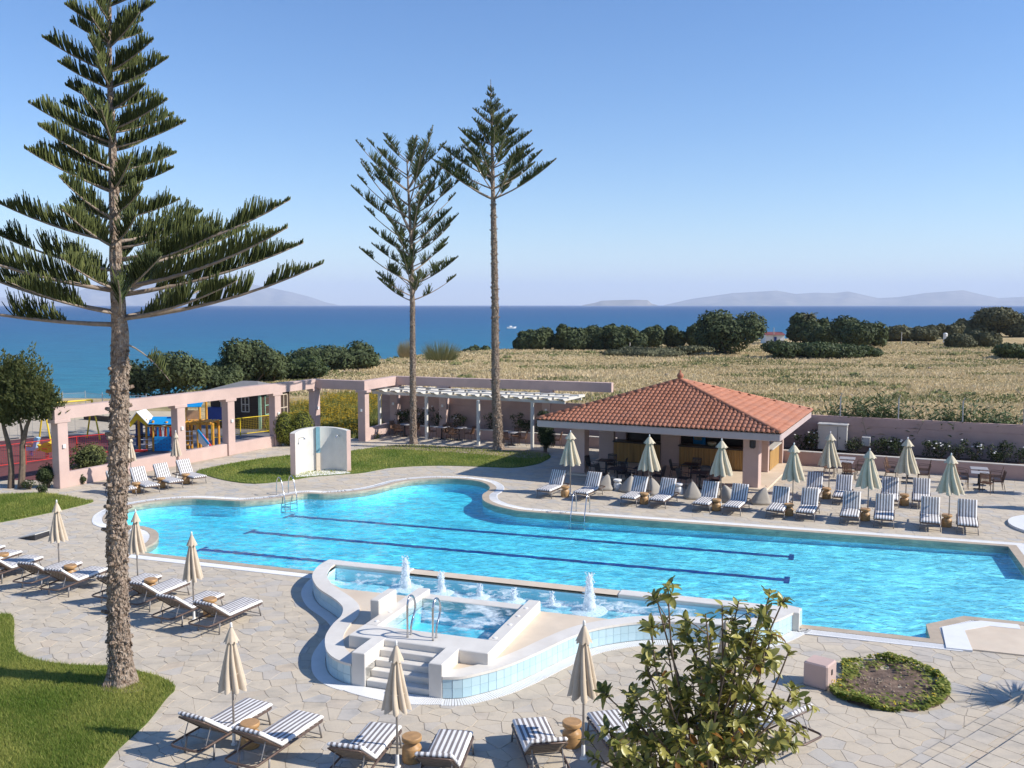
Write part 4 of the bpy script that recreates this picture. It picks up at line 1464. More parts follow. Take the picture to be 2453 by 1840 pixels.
# ------------------------------------------------------------------ closed umbrella
def make_umbrella(Ht, wtop, cloth, folds, seed, wide=1.0):
    t = thing('parasol', 'x', 'umbrella')
    r = random.Random(seed)
    mb = MB()
    mb.tube([(0, 0, 0), (0, 0, Ht - .06)], .021, 10)
    mb.build('pole', M['pole'], t, smooth=True)
    mb = MB()
    mb.lathe([(.06, 0), (.06, .02), (.034, .03), (.03, .22), (.026, .24)], 14)
    mb.build('base', M['white'], t)
    mb = MB()
    mb.lathe([(.012, Ht - .06), (.03, Ht - .045), (.018, Ht - .02), (.026, Ht - .008), (.02, Ht + .02), (.006, Ht + .035)], 10)
    mb.build('finial', M['white'], t, smooth=True)
    zb, zt = Ht * .49, Ht - .22
    n, rings = folds * 8, 16
    mb = MB()
    vs, fs = [], []
    ph = [r.uniform(-.25, .25) for _ in range(folds)]
    am = [r.uniform(.75, 1.15) for _ in range(folds)]
    for i in range(rings + 1):
        q = i / rings                       # 0 at the top
        z = zt + (zb - zt) * q
        R = (.045 + .195 * q ** .95) * wide
        for k in range(n):
            a = 2 * math.pi * k / n
            f = k / 8.0
            fi = int(f) % folds
            s = math.sin((f % 1) * math.pi)
            dep = (.28 + .24 * q) * am[fi]
            twist = .55 * q * q + .06 * math.sin(q * 5 + fi)
            rr = R * (1 - dep + dep * s ** .7 * 1.5)
            rr *= 1 + .05 * noise.noise(Vector((math.cos(a) * 2, math.sin(a) * 2, q * 4 + seed)))
            zz = z - (.07 * s * am[fi] * q ** 4) + (.03 * ph[fi] * q)
            vs.append((rr * math.cos(a + twist * .5), rr * math.sin(a + twist * .5), zz))
    for i in range(rings):
        for k in range(n):
            fs.append((i * n + k, (i + 1) * n + k, (i + 1) * n + (k + 1) % n, i * n + (k + 1) % n))
    mb._add(vs, fs)
    mb.build('canopy', cloth, t, smooth=True)
    mb = MB()
    vs, fs = [], []
    for i in range(6):
        q = i / 5
        z = Ht - .06 - .24 * q
        R = (.03 + .115 * q ** .8) * wide
        for k in range(32):
            a = 2 * math.pi * k / 32
            s = abs(math.sin(a * 4))
            rr = R * (.82 + .28 * s * q)
            vs.append((rr * math.cos(a), rr * math.sin(a), z - .035 * s * q))
    for i in range(5):
        for k in range(32):
            fs.append((i * 32 + k, (i + 1) * 32 + k, (i + 1) * 32 + (k + 1) % 32, i * 32 + (k + 1) % 32))
    mb._add(vs, fs)
    mb.build('top_cap', cloth, t, smooth=True)
    mb = MB()
    zz = zt + (zb - zt) * .72
    mb.tube([(.17 * wide * math.cos(a * math.pi / 8), .17 * wide * math.sin(a * math.pi / 8), zz) for a in range(16)], .008, 5, closed=True)
    mb.build('tie', cloth, t)
    return remember(t)
uc = make_umbrella(2.68, 0, M['creamcloth'], 8, 3, 1.6)
ub_ = make_umbrella(2.30, 0, M['beige'], 8, 8, 0.92)
def put_umb(proto, base, label, group, rz, sc=None, tilt=0.0):
    g = G(*base)
    o = stamp(proto, (g.x, g.y, 0), rz, label, group, sc)
    o.rotation_euler = (0, tilt, rz) if tilt else (0, 0, rz)
gr = 'closed cream umbrellas on the bar side'
for k, (b_, rz) in enumerate([((1366, 1182), .3), ((1554, 1197), 1.0), ((1726, 1211), 1.7), ((1898, 1226), 2.6), ((2078, 1246), .8), ((2272, 1263), 1.9)]):
    put_umb(uc, b_, f'closed cream umbrella by the straight pool edge, {ORD[k]} counting from the narrow pool bay', gr, rz)
put_umb(uc, (1985, 1186), 'closed cream umbrella between second-row loungers, nearer the bar', gr, .5)
put_umb(uc, (2169, 1206), 'closed cream umbrella between second-row loungers, farther from the bar', gr, 2.2)
gr = 'closed beige umbrellas'
put_umb(ub_, (315, 1160), 'closed beige umbrella by the arcade, between first two loungers', gr, .2, .98)
put_umb(ub_, (424, 1144), 'closed beige umbrella by the arcade, between last two loungers', gr, 1.2, .95)
put_umb(ub_, (143, 1379), 'closed beige umbrella next to the dark board on the paving', gr, 2.1)
put_umb(ub_, (331, 1411), 'closed beige umbrella rising before the rounded white pool corner', gr, 2.9)
put_umb(ub_, (465, 1484), 'closed beige umbrella between the two reclined loungers nearest the spa', gr, .7)
put_umb(ub_, (561, 1783), 'closed beige umbrella at the lawn tip, between two near loungers', gr, 1.5)
put_umb(ub_, (952, 1838), 'closed beige umbrella standing before the spa steps', gr, 2.5, .97)
put_umb(ub_, (1397, 1818), 'closed beige umbrella before the tiled spa curve, beside the magnolia', gr, .1, 1.08)
put_umb(ub_, (1733, 1763), 'closed beige umbrella hidden among the magnolia branches', gr, 1.1)

# ------------------------------------------------------------------ turned wooden stools
def make_stool(m, nm='stool'):
    t = thing(nm, 'x', 'stool')
    mb = MB()
    mb.lathe([(.165, 0), (.175, .02), (.175, .24), (.165, .27), (.10, .325), (.10, .335)], 22)
    mb.build('body', m, t, smooth=True)
    mb = MB()
    mb.lathe([(.10, .336), (.17, .37), (.178, .385), (.178, .445), (.168, .456)], 22)
    mb.build('top', m, t, smooth=True)
    return remember(t)
stool = make_stool(M['wood'])
def bev(o):
    for ch in o.children:
        for p_ in ch.data.polygons:
            if len(p_.vertices) > 4:
                p_.use_smooth = False
bev(stool)
gr = 'turned wooden stools between loungers'
for k, p_ in enumerate([(1354, 1192), (1544, 1209), (1718, 1225), (1892, 1237), (2076, 1249), (2272, 1264)]):
    g = G(*p_)
    stamp(stool, (g.x, g.y + .15, 0), k * 1.1, f'turned wooden stool by the straight pool edge, {ORD[k]} counting from the narrow pool bay', gr)
for p_, lab in [((1982, 1196), 'turned wooden stool between the two second-row loungers nearer the bar'), ((2169, 1212), 'turned wooden stool between the two second-row loungers farther from the bar'),
                ((324, 1182), 'turned wooden stool by the arcade loungers, nearest the big pine trunk'), ((384, 1170), 'turned wooden stool between the middle arcade loungers'), ((443, 1160), 'turned wooden stool at the last arcade lounger, towards the shower wall'),
                ((500, 1478), 'turned wooden stool under the reclined lounger nearest the spa'), ((595, 1795), 'turned wooden stool between the two loungers at the lawn tip'),
                ((985, 1830), 'turned wooden stool beside the umbrella before the spa steps'), ((1371, 1793), 'turned wooden stool beside the umbrella next to the magnolia')]:
    g = G(*p_)
    stamp(stool, (g.x, g.y + .12, 0), g.x, lab, gr)
for p_, lab in [((168, 1354), 'turned wooden stool behind the reclined lounger next to the closed umbrella and board'), ((361, 1387), 'turned wooden stool between reclined loungers right behind the big pine'), ((6, 1326), 'turned wooden stool between the reclined loungers farthest from the spa')]:
    g = G(p_[0], p_[1], .45)
    stamp(stool, (g.x, g.y, 0), g.x, lab, gr)
ws = make_stool(M['white'], 'white_stool')
bev(ws)
for p_, lab in [((1479, 1173), 'white turned stool under the bar roof by the first beanbag'), ((1625, 1183), 'white turned stool under the bar roof behind the middle loungers')]:
    g = G(*p_)
    stamp(ws, (g.x, g.y, 0), 0, lab, 'white stools under the bar roof')

# ------------------------------------------------------------------ beanbags
def beanbag(p, rz, label, seed, s=.92):
    g = G(*p)
    r = random.Random(seed)
    mb = MB()
    n, rings = 24, 12
    vs, fs = [], []
    for i in range(rings + 1):
        q = i / rings
        z = .70 * q
        wd = .44 * (1 - q) ** .72 * (1.06 if q < .15 else 1) + .015
        for k in range(n):
            a = 2 * math.pi * k / n
            c_, s_ = math.cos(a), math.sin(a)
            sq = 1 / max(abs(c_), abs(s_)) ** (.55)
            rr = wd * sq * (1 + .05 * noise.noise(Vector((c_ * 3, s_ * 3, q * 4 + seed))))
            if i == 0:
                rr *= .9
            vs.append((rr * c_ + .18 * q * q, rr * s_ * .92, z * (1 + .03 * noise.noise(Vector((c_, s_, seed)))) + (0.02 if i else 0)))
    for i in range(rings):
        for k in range(n):
            fs.append((i * n + k, i * n + (k + 1) % n, (i + 1) * n + (k + 1) % n, (i + 1) * n + k))
    fs.append(tuple(range(n - 1, -1, -1)))
    fs.append(tuple(rings * n + k for k in range(n)))
    mb._add([(x * s, y * s, z * s) for x, y, z in vs], fs)
    t = thing('beanbag', label, 'beanbag', (g.x, g.y, 0), rz, 'beanbags in front of the bar')
    mb.build('cover', M['bean'], t, smooth=True)
    hm = MB(); hm.tube([(.18 * s, 0, .75 * s), (.22 * s, .03, .80 * s), (.24 * s, .0, .74 * s)], .012, 6)
    hm.build('handle', M['bean'], t)
for k, (p_, rz) in enumerate([((1447, 1172), .3), ((1507, 1177), 1.2), ((1566, 1183), 2.4), ((1660, 1193), 2.0), ((1744, 1201), 2.9), ((1822, 1206), .4)]):
    beanbag(p_, rz + rad(-25), f'slumped cream beanbag, {ORD[k]} along the bar front counting from the pergola' if k < 5 else 'slumped cream beanbag outside the corner pillar of the bar', k + 1)

# ------------------------------------------------------------------ dining tables and chairs
def make_table(top_m, leg_m, sq=.72, nm='cafe_table'):
    t = thing(nm, 'x', 'table')
    mb = MB(); mb.rbox((0, 0, .735), (sq, sq, .03), .012); mb.build('top', top_m, t)
    mb = MB(); mb.tube([(0, 0, .03), (0, 0, .72)], .035, 8); mb.build('column', leg_m, t, smooth=True)
    mb = MB(); mb.box((0, 0, .015), (.46, .07, .03)); mb.box((0, 0, .017), (.07, .46, .028)); mb.build('foot', leg_m, t)
    return remember(t)
def make_chair(seat_m, back_m, leg_m, nm='wicker_chair'):
    t = thing(nm, 'x', 'chair')
    mb = MB(); mb.rbox((0, 0, .44), (.46, .44, .05), .02); mb.build('seat', seat_m, t)
    mb = MB()
    for k in range(9):
        a = -.19 + k * .0475
        mb.bar((a, .21, .46), (a * 1.02, .30, .86), .028, .014, up=(0, 1, 0))
    mb.bar((-.2, .305, .84), (.2, .305, .84), .03, .05)
    mb.build('backrest', back_m, t)
    for sx in (-1, 1):
        mb = MB(); mb.tube([(sx * .22, -.20, 0), (sx * .21, -.20, .44), (sx * .22, -.19, .64), (sx * .22, -.05, .66), (sx * .22, .25, .65)], .013, 6); mb.build('front_leg_and_arm', leg_m, t)
        mb = MB(); mb.tube([(sx * .22, .30, 0), (sx * .21, .21, .44), (sx * .21, .31, .88)], .013, 6); mb.build('rear_leg', leg_m, t)
    mb = MB(); mb.tube([(-.21, .31, .88), (0, .325, .90), (.21, .31, .88)], .013, 6); mb.build('top_rail', leg_m, t)
    return remember(t)
tb = make_table(M['tabletop'], M['dark'])
ch = make_chair(M['wicker'], M['wicker'], M['brown_metal'])
dch = make_chair(M['dark'], M['dark'], M['dark'], 'dark_chair')
dtb = make_table(M['dark'], M['dark'], .75, 'dark_table')
B0 = WA                                              # heading of bar and wall
def rel(g, a, b):
    """offset along the wall heading (a) and away from the camera (b)"""
    return Vector((g.x + a * math.cos(B0) - b * math.sin(B0), g.y + a * math.sin(B0) + b * math.cos(B0), 0))
sets = [((2023, 1144), 'nearest the bar'), ((2172, 1155), 'in the middle'), ((2346, 1172), 'farthest from the bar')]
for (p_, where) in sets:
    g = G(*p_)
    for row, (bo, wn_) in enumerate(((0, 'pool-side'), (1.15, 'planter-side'))):
        c = rel(g, 0, bo)
        stamp(tb, (c.x, c.y, 0), B0 + .04 * row, f'square grey cafe table, {wn_} one of the terrace pair {where}', 'terrace tables')
        for sd_, sn in ((-1, 'bar end'), (1, 'outer end')):
            c2 = rel(g, sd_ * .66, bo + (.05 if row else -.12))
            stamp(ch, (c2.x, c2.y, 0), B0 + (-sd_) * math.pi / 2 + RND.uniform(-.25, .25), f'brown wicker chair, {sn} of the {wn_} terrace table {where}', 'terrace wicker chairs')
    c2 = rel(g, .25, -.75)
    if where != 'in the middle':
        stamp(ch, (c2.x, c2.y, 0), B0 + math.pi - .3, f'brown wicker chair with its back to the pool, terrace table {where}', 'terrace wicker chairs')
# under the bar roof
for k, (p_, n_) in enumerate([((1452, 1140), 3), ((1478, 1162), 3), ((1655, 1150), 3), ((1675, 1172), 3), ((1540, 1160), 2)]):
    g = G(*p_)
    stamp(dtb, (g.x, g.y, 0), B0, f'dark square table under the bar roof, {ORD[k]} counting from the pergola end', 'dark tables under the bar roof')
    for q in range(n_):
        a = [math.pi, 0, math.pi / 2][q]
        c2 = rel(g, .68 * math.cos(a), .68 * math.sin(a))
        stamp(dch, (c2.x, c2.y, 0), B0 + a - math.pi / 2 + RND.uniform(-.2, .2), f'dark metal chair, {["pergola side", "terrace side", "counter side"][q]} of the {ORD[k]} table under the bar roof', 'dark chairs under the bar roof')
# under the white pergola
for k, p_ in enumerate([(970, 1045), (1058, 1052), (1100, 1054), (1225, 1066)]):
    g = G(*p_)
    stamp(tb, (g.x, g.y, 0), B0, f'square grey table in pergola shade, {ORD[k]} from the arcade corner', 'tables under the pergola')
    for q, a in enumerate((math.pi, 0, math.pi / 2, -math.pi / 2)):
        if (k, q) in ((1, 3), (2, 2)):
            continue
        c2 = rel(g, .68 * math.cos(a), .68 * math.sin(a))
        stamp(ch, (c2.x, c2.y, 0), B0 + a - math.pi / 2 + RND.uniform(-.2, .2), f'brown wicker chair, {["arcade side", "bar side", "wall side", "lawn side"][q]} of the {ORD[k]} pergola table', 'chairs under the pergola')
g = G(1333, 1072)
stamp(ch, (g.x, g.y, 0), B0 - 1.4, 'single brown wicker chair between the tall dark bush and the bar', 'chairs under the pergola')
# ------------------------------------------------------------------ pink arcade
C1, C4 = Vector((-19.82, 39.9, 0)), Vector((-13.5, 52.0, 0))
K1, K2, K3, K4 = Vector((-11.85, 55.1, 0)), Vector((-8.75, 53.8, 0)), Vector((-7.35, 57.4, 0)), Vector((5.47, 52.5, 0))
adir = (C4 - C1).normalized()
AZ0, AZ1 = 3.03, 3.57
arc = thing('arcade', 'pink rendered arcade with square pillars and a zigzag top beam', 'arcade')
def beam_path(pts, w, z0, z1, name, m, par):
    """mitred beam along a polyline, one piece per leg"""
    n = len(pts)
    L, R_ = [], []
    for i in range(n):
        d1 = (pts[i] - pts[i - 1]).normalized() if i else (pts[1] - pts[0]).normalized()
        d2 = (pts[i + 1] - pts[i]).normalized() if i < n - 1 else d1
        m_ = (Vector((-d1.y, d1.x, 0)) + Vector((-d2.y, d2.x, 0))).normalized()
        k = max(.35, m_.dot(Vector((-d1.y, d1.x, 0))))
        L.append(pts[i] + m_ * (w / 2 / k))
        R_.append(pts[i] - m_ * (w / 2 / k))
    for i in range(n - 1):
        mb = MB()
        a, b, c, d = R_[i], R_[i + 1], L[i + 1], L[i]
        mb.prism([(p.x, p.y) for p in (a, b, c, d)], z0, z1, bottom=True)
        mb.build(name, m, par)
beam_path([C1 - adir * .35, K1, K2, K3, K4 + (K4 - K3).normalized() * .3], .42, AZ0, AZ1, 'beam', M['pink'], arc)
def col_pt(px, A, B):
    """point of the line A-B seen at image column px"""
    k = (px - CX) / FPX
    # x = k * y * (approximately, at ground height)
    best = None
    for i in range(401):
        t = i / 400
        p = A.lerp(B, t)
        e = abs(PX((p.x, p.y, 1.2))[0] - px)
        if best is None or e < best[0]:
            best = (e, p)
    return best[1]
cols = [(C1, adir), (col_pt(428, C1, C4), adir), (col_pt(548, C1, C4), adir), (C4, adir), (K1 - adir * .1, adir), (K2, (K2 - K1).normalized()), (K3, (K4 - K3).normalized()),
        (col_pt(1064, K3, K4), (K4 - K3).normalized()), (col_pt(1311, K3, K4), (K4 - K3).normalized())]
for i, (p, d) in enumerate(cols):
    a = math.atan2(d.y, d.x)
    mb = MB()
    mb.rbox((p.x, p.y, AZ0 / 2 - .08), (.50, .46, AZ0 - .16 + .02), .015, a)
    c = mb.build('pillar', M['pink'], arc)
    mb = MB()
    mb.rbox((p.x, p.y, AZ0 - .075), (.78, .50, .148), .012, a)
    mb.build('capital', M['pink'], c)
    mb = MB()
    f = Vector((d.y, -d.x, 0))
    q = p + f * .26
    mb.box((q.x, q.y, 1.85), (.12, .08, .16), a)
    mb.build('wall_lamp', M['white'], c)
def lowwall(a, b, h, w=.28, m='pink', par=None, name='low_wall', z0=-.02):
    mb = MB()
    mid_ = (a + b) / 2
    mb.rbox((mid_.x, mid_.y, (h + z0) / 2), ((b - a).length, w, h - z0), .015, math.atan2((b - a).y, (b - a).x))
    return mb.build(name, M[m], par)
for i in range(3):
    a, b = cols[i][0], cols[i + 1][0]
    d = (b - a).normalized()
    lowwall(a + d * .26, b - d * .26, .66 - .03 * i, par=arc)
d = (K3 - K2).normalized()
lowwall(K2 + d * .26, K3 - d * .3, .72, par=arc)

# ------------------------------------------------------------------ white slatted pergola
pg = thing('white_pergola', 'white slatted pergola on four slim posts in front of the pink wall', 'pergola')
PP = [G(910, 1045), G(1022, 1053), G(1146, 1067), G(1275, 1074)]
pd = (PP[3] - PP[0]).normalized()
pn = Vector((-pd.y, pd.x, 0))
pa = math.atan2(pd.y, pd.x)
for p in PP:
    mb = MB(); mb.rbox((p.x, p.y, 1.30), (.16, .16, 2.62), .012, pa); mb.build('post', M['offwhite'], pg)
for off in (0.0, 2.3):
    a, b = PP[0] - pd * .5 + pn * off, PP[3] + pd * 2.0 + pn * off
    mb = MB(); mb.bar((a.x, a.y, 2.68), (b.x, b.y, 2.68), .10, .16); mb.build('beam', M['offwhite'], pg)
Lp = (PP[3] - PP[0]).length + 2.6
k = 0
s = -.6
while s < Lp - .5:
    a = PP[0] + pd * s - pn * .35
    b = PP[0] + pd * (s + .0) + pn * 2.7
    mb = MB()
    # notched board on edge with a tapered tip
    for q0, q1 in ((a, b),):
        z0, z1 = 2.762, 2.90
        dx = pd * .15
        e0, e1 = q0, q1
        t0 = q0 + pn * .25
        vs = []
        for sx in (-1, 1):
            vs += [e0 + dx * sx + Vector((0, 0, z1 - .04)), t0 + dx * sx + Vector((0, 0, z0)), e1 + dx * sx + Vector((0, 0, z0)), e1 + dx * sx + Vector((0, 0, z1)), e0 + dx * sx + Vector((0, 0, z1))]
        mb._add(vs, [(4, 3, 2, 1, 0), (5, 6, 7, 8, 9), (0, 1, 6, 5), (1, 2, 7, 6), (2, 3, 8, 7), (3, 4, 9, 8), (4, 0, 5, 9)])
    mb.build('rafter', M['offwhite'], pg)
    s += .92
for off in (.35, 1.75):
    a, b = PP[0] - pd * .8 + pn * off, PP[3] + pd * 2.1 + pn * off
    mb = MB(); mb.bar((a.x, a.y, 2.925), (b.x, b.y, 2.925), .22, .045); mb.build('board', M['offwhite'], pg)

# ------------------------------------------------------------------ boundary wall and planters
wall = thing('boundary_wall', 'long faded pink boundary wall in horizontal courses behind bar and terrace', 'wall')
def wp(x, off=0.0):
    return Vector((x, wall_y(x) - off, 0))
for k in range(6):
    h = .39
    mb = MB()
    z = -.08 + h * k + h / 2
    o = .004 * ((k * 3) % 4)
    for (xa, xb) in ((-8.3, 75),):
        a, b = wp(xa), wp(xb)
        mb.rbox(((a.x + b.x) / 2, (a.y + b.y) / 2 - o, z), ((b - a).length, .24, h - .008), .006, WA)
    mb.build('course', M['wallpink'], wall)
mb = MB()
a, b = wp(-8.3), wp(75)
mb.box(((a.x + b.x) / 2, (a.y + b.y) / 2, 1.13), ((b - a).length - .05, .205, 2.36), WA)
mb.build('core', M['wallpink'], wall)
def planter(x0, x1, off, h, label, seed):
    t = thing('planter', label, 'planter')
    a, b = wp(x0, off), wp(x1, off)
    lowwall(a, b, h, .22, 'wallpink', t, 'front_wall')
    c = (a + b) / 2
    mb = MB(); mb.box((c.x, c.y, h + .022), ((b - a).length, .26, .04), WA); mb.build('cap', M['marble'], t)
    mb = MB()
    q = [wp(x0, off - .11), wp(x1, off - .11), wp(x1, .1), wp(x0, .1)]
    mb.prism([(p.x, p.y) for p in q], -.02, h - .1)
    mb.build('soil', M['soil'], t)
planter(13.0, 62, 2.25, .66, 'long low pink planter with white cap beside the terrace tables', 1)
planter(-6.6, 6.6, 1.35, .60, 'low pink planter with white cap behind the pergola tables', 2)

# ------------------------------------------------------------------ pool bar
bar = thing('pool_bar', 'open pink pool bar with hipped terracotta tile roof and bamboo counters', 'bar')
EA, EB, EC = Vector((1.16, 42.42, 0)), Vector((11.1, 37.65, 0)), Vector((15.43, 45.74, 0))
e1 = (EB - EA).normalized()
e2 = Vector((-e1.y, e1.x, 0))
LA, LB = (EB - EA).length, (EC - EB).dot(e2)
BA = math.atan2(e1.y, e1.x)
def bl(a, b, z=0.0):
    p = EA + e1 * a + e2 * b
    return Vector((p.x, p.y, z))
def bbox_(a0, a1, b0, b1, z0, z1, name, m, par=None, bev_=.012):
    c = bl((a0 + a1) / 2, (b0 + b1) / 2, (z0 + z1) / 2)
    mb = MB()
    mb.rbox(c, (a1 - a0, b1 - b0, z1 - z0), bev_, BA)
    return mb.build(name, m, par or bar)
bbox_(.9, 10.3, 1.15, 8.7, -.02, .07, 'floor_slab', M['cream'])
ZE = 2.72
roof = MB()
AP = bl(LA / 2, LB / 2, 4.36)
E4 = [bl(0, 0, ZE - .03), bl(LA, 0, ZE - .03), bl(LA, LB, ZE - .03), bl(0, LB, ZE - .03)]
for i in range(4):
    roof.poly([E4[i], E4[(i + 1) % 4], AP - Vector((0, 0, .04))])
roof.poly([bl(.05, .05, 2.40), bl(.05, LB - .05, 2.40), bl(LA - .05, LB - .05, 2.40), bl(LA - .05, .05, 2.40)])
ro = roof.build('roof', M['terracotta'], bar)
for (a0, a1, b0, b1) in ((0, LA, -.01, .14), (0, LA, LB - .14, LB + .01), (-.01, .13, .142, LB - .142), (LA - .13, LA + .01, .142, LB - .142)):
    bbox_(a0, a1, b0, b1, 2.36, ZE - .035, 'fascia', M['fascia'], ro, .03)
# roof tiles
def tile_mesh():
    mb = MB()
    W_, Lt = .205, .38
    n = 6
    vs = []
    for y, zo in ((0, .035), (Lt, .0)):
        for k in range(n + 1):
            a = math.pi * k / n
            vs.append((-W_ / 2 * math.cos(a), y, zo + .068 * math.sin(a)))
    o = len(vs)
    for k in range(n + 1):
        a = math.pi * k / n
        vs.append((-W_ / 2 * .8 * math.cos(a), 0, .035 - .012 + .068 * .72 * math.sin(a)))
    fs = [(k, k + 1, n + 2 + k, n + 1 + k) for k in range(n)]
    fs += [(o + k, o + k + 1, k + 1, k) for k in range(n)]
    fs.append(tuple(o + k for k in range(n + 1)))
    mb._add(vs, fs)
    return mb
TM = tile_mesh()
tme = TM.mesh('tile', M['terracotta'], True)
def tile_xf(i, s, h, jit):
    A, B = E4[i], E4[(i + 1) % 4]
    ex = (B - A).normalized()
    foot = A + ex * (AP - A).dot(ex)
    ey = (AP - foot).normalized()
    ez = ex.cross(ey)
    p = A + ex * s + ey * h + ez * .012
    Mx = Matrix((ex, ey, ez)).transposed().to_4x4()
    Mx.translation = p
    return Mx @ Matrix.Rotation(jit, 4, 'Z')
rest_t = MB()
cand = []
r = random.Random(4)
for i in range(4):
    A, B = E4[i], E4[(i + 1) % 4]
    ex = (B - A).normalized()
    L = (B - A).length
    sA = (AP - A).dot(ex)
    Hs = (AP - (A + ex * sA)).length
    h = -.06
    row = 0
    while h < Hs - .1:
        nt_ = int(L / .212)
        for c in range(nt_):
            s = (c + .5) * L / nt_
            q = max(0, (h + .1) / Hs)
            if s > sA * q + .02 and s < L - (L - sA) * q - .02:
                cand.append((i, row, s, h, r.gauss(0, .012)))
        h += .325
        row += 1
front = [c for c in cand if c[0] == 0]
front.sort(key=lambda c: (c[1], c[2]))
single = set(front[:300])
for c in cand:
    Mx = tile_xf(c[0], c[2], c[3], c[4])
    if c in single:
        t = link('tile', tme, ro)
        t.matrix_world = Mx
        t.matrix_local = Mx
    else:
        rest_t._add([Mx @ Vector(v) for v in TM.v], TM.f)
rest_t.build('upper_tiles', M['terracotta'], ro, smooth=True, kind='stuff')
# ridge caps along the hips
cm = MB()
vs = []
for y, rr in ((0, .125), (.44, .10)):
    for k in range(9):
        a = math.pi * k / 8
        vs.append((-rr * math.cos(a), y, rr * .8 * math.sin(a)))
cm._add(vs, [(k, k + 1, 10 + k, 9 + k) for k in range(8)] + [tuple(range(8, -1, -1))])
cme = cm.mesh('ridge_cap', M['terracotta'], True)
for i in range(4):
    A = E4[i] + Vector((0, 0, .06))
    B = AP + Vector((0, 0, .06))
    d = (B - A).normalized()
    x = d.cross(Vector((0, 0, 1))).normalized()
    z = x.cross(d)
    n_ = int((B - A).length / .40)
    for k in range(n_):
        Mx = Matrix((x, d, z)).transposed().to_4x4()
        Mx.translation = A + d * (k * (B - A).length / n_) 
        t = link('ridge_cap', cme, ro)
        t.matrix_local = Mx
mb = MB()
mb.lathe([(.16, 0), (.14, .08), (.08, .12), (.14, .2), (.17, .28), (.12, .37), (.04, .42), (.05, .48), (.01, .56)], 14, AP - Vector((0, 0, .02)))
mb.build('finial', M['terracotta'], ro, smooth=True)
# pillars
for (a, b, w, dp) in ((1.45, 1.85, .66, .62), (9.55, 1.8, .68, .66), (4.85, 5.45, .95, .3), (9.25, 5.6, .7, .3), (1.5, 5.5, .8, .3), (1.4, 8.3, .5, .5), (9.6, 8.45, .4, .3)):
    bbox_(a - w / 2, a + w / 2, b - dp / 2, b + dp / 2, .0, 2.45, 'pillar', M['pink'])
# counters clad in bamboo canes
def canes(a0, a1, b, z0, z1, along='a'):
    mb = MB()
    n_ = int(abs(a1 - a0) / .075)
    for k in range(n_):
        s = a0 + (k + .5) * (a1 - a0) / n_
        p = bl(s, b) if along == 'a' else bl(b, s)
        mb.tube([(p.x, p.y, z0), (p.x, p.y, z1)], .036, 6, cap=False)
    return mb
for (a0, a1) in ((1.95, 4.36), (5.34, 8.9)):
    ct = bbox_(a0, a1, 5.28, 5.75, .07, 1.08, 'counter', M['darkwood'])
    canes(a0, a1, 5.25, .1, 1.05).build('bamboo_cladding', M['bamboo'], ct, smooth=True, kind='stuff')
    bbox_(a0 - .03, a1 + .03, 5.1, 5.85, 1.085, 1.15, 'counter_top', M['darkwood'], ct)
ct = bbox_(9.2, 9.58, 5.76, 8.28, .07, 1.08, 'counter', M['darkwood'])
canes(5.8, 8.25, 9.61, .1, 1.05, 'b').build('bamboo_cladding', M['bamboo'], ct, smooth=True, kind='stuff')
bbox_(9.1, 9.75, 5.77, 8.3, 1.085, 1.15, 'counter_top', M['cabinet'], ct)
bbox_(1.6, 9.2, 8.35, 8.5, .07, 2.40, 'back_wall', M['darkwood'])
bbox_(5.45, 5.95, 7.5, 8.1, .07, 2.0, 'fridge', M['blue'])
bbox_(5.5, 5.9, 7.45, 7.498, 1.1, 1.85, 'fridge_door', M['paleglass'])
bbox_(2.2, 4.2, 7.9, 8.3, 1.3, 1.36, 'shelf', M['orange'])
bbox_(6.4, 8.8, 7.9, 8.3, 1.5, 1.56, 'shelf', M['orange'])
mb = MB()
for k in range(9):
    p = bl(6.5 + k * .26, 8.1, 1.56)
    mb.lathe([(.04, 0), (.04, .18), (.015, .24), (.015, .31)], 8, p)
mb.build('bottles', M['mint'], bar, kind='stuff')
mb = MB()
p = bl(6.9, 5.45, 1.155)
mb.lathe([(.10, 0), (.19, .04), (.23, .16), (.22, .2), (.05, .22)], 14, p)
tag(mb.build('bowl', M['paleglass'], smooth=True), 'glass bowl standing on the longer bamboo counter of the bar', 'bowl')
mb = MB()
p = bl(9.62, 1.46, 2.0)
mb.rbox(p, (.26, .14, .42), .06, BA)
mb.build('loudspeaker', M['dark'], bar)

# ------------------------------------------------------------------ shower wall
sa, sb_ = G(703, 1141), G(836, 1131)
ch_ = sb_ - sa
cl = ch_.length
sag = .85
Rr = (cl * cl / 4 + sag * sag) / (2 * sag)
nrm = Vector((-ch_.y, ch_.x, 0)).normalized()
cen = (sa + sb_) / 2 + nrm * (sag - Rr)
a0 = math.atan2((sa - cen).y, (sa - cen).x)
a1 = math.atan2((sb_ - cen).y, (sb_ - cen).x)
if a1 > a0:
    a1 -= 2 * math.pi
sw = thing('shower_wall', 'curved white shower wall with pink outside on the middle lawn', 'shower')
N = 28
inn, outr = [], []
for k in range(N + 1):
    a = a0 + (a1 - a0) * k / N
    inn.append(Vector((cen.x + (Rr - .11) * math.cos(a), cen.y + (Rr - .11) * math.sin(a), 0)))
    outr.append(Vector((cen.x + (Rr + .13) * math.cos(a), cen.y + (Rr + .13) * math.sin(a), 0)))
def arch_z(k):
    return 2.02 + .14 * math.sin(math.pi * k / N)
mb = MB()
up = lambda l: [(p.x, p.y, arch_z(i)) for i, p in enumerate(l)]
dn = lambda l: [(p.x, p.y, -.02) for p in l]
mb.ribbon(dn(outr), up(outr), m=0)
mb.ribbon(up(inn), up(outr), m=1)
mb.ribbon(up(inn), dn(inn), m=1)
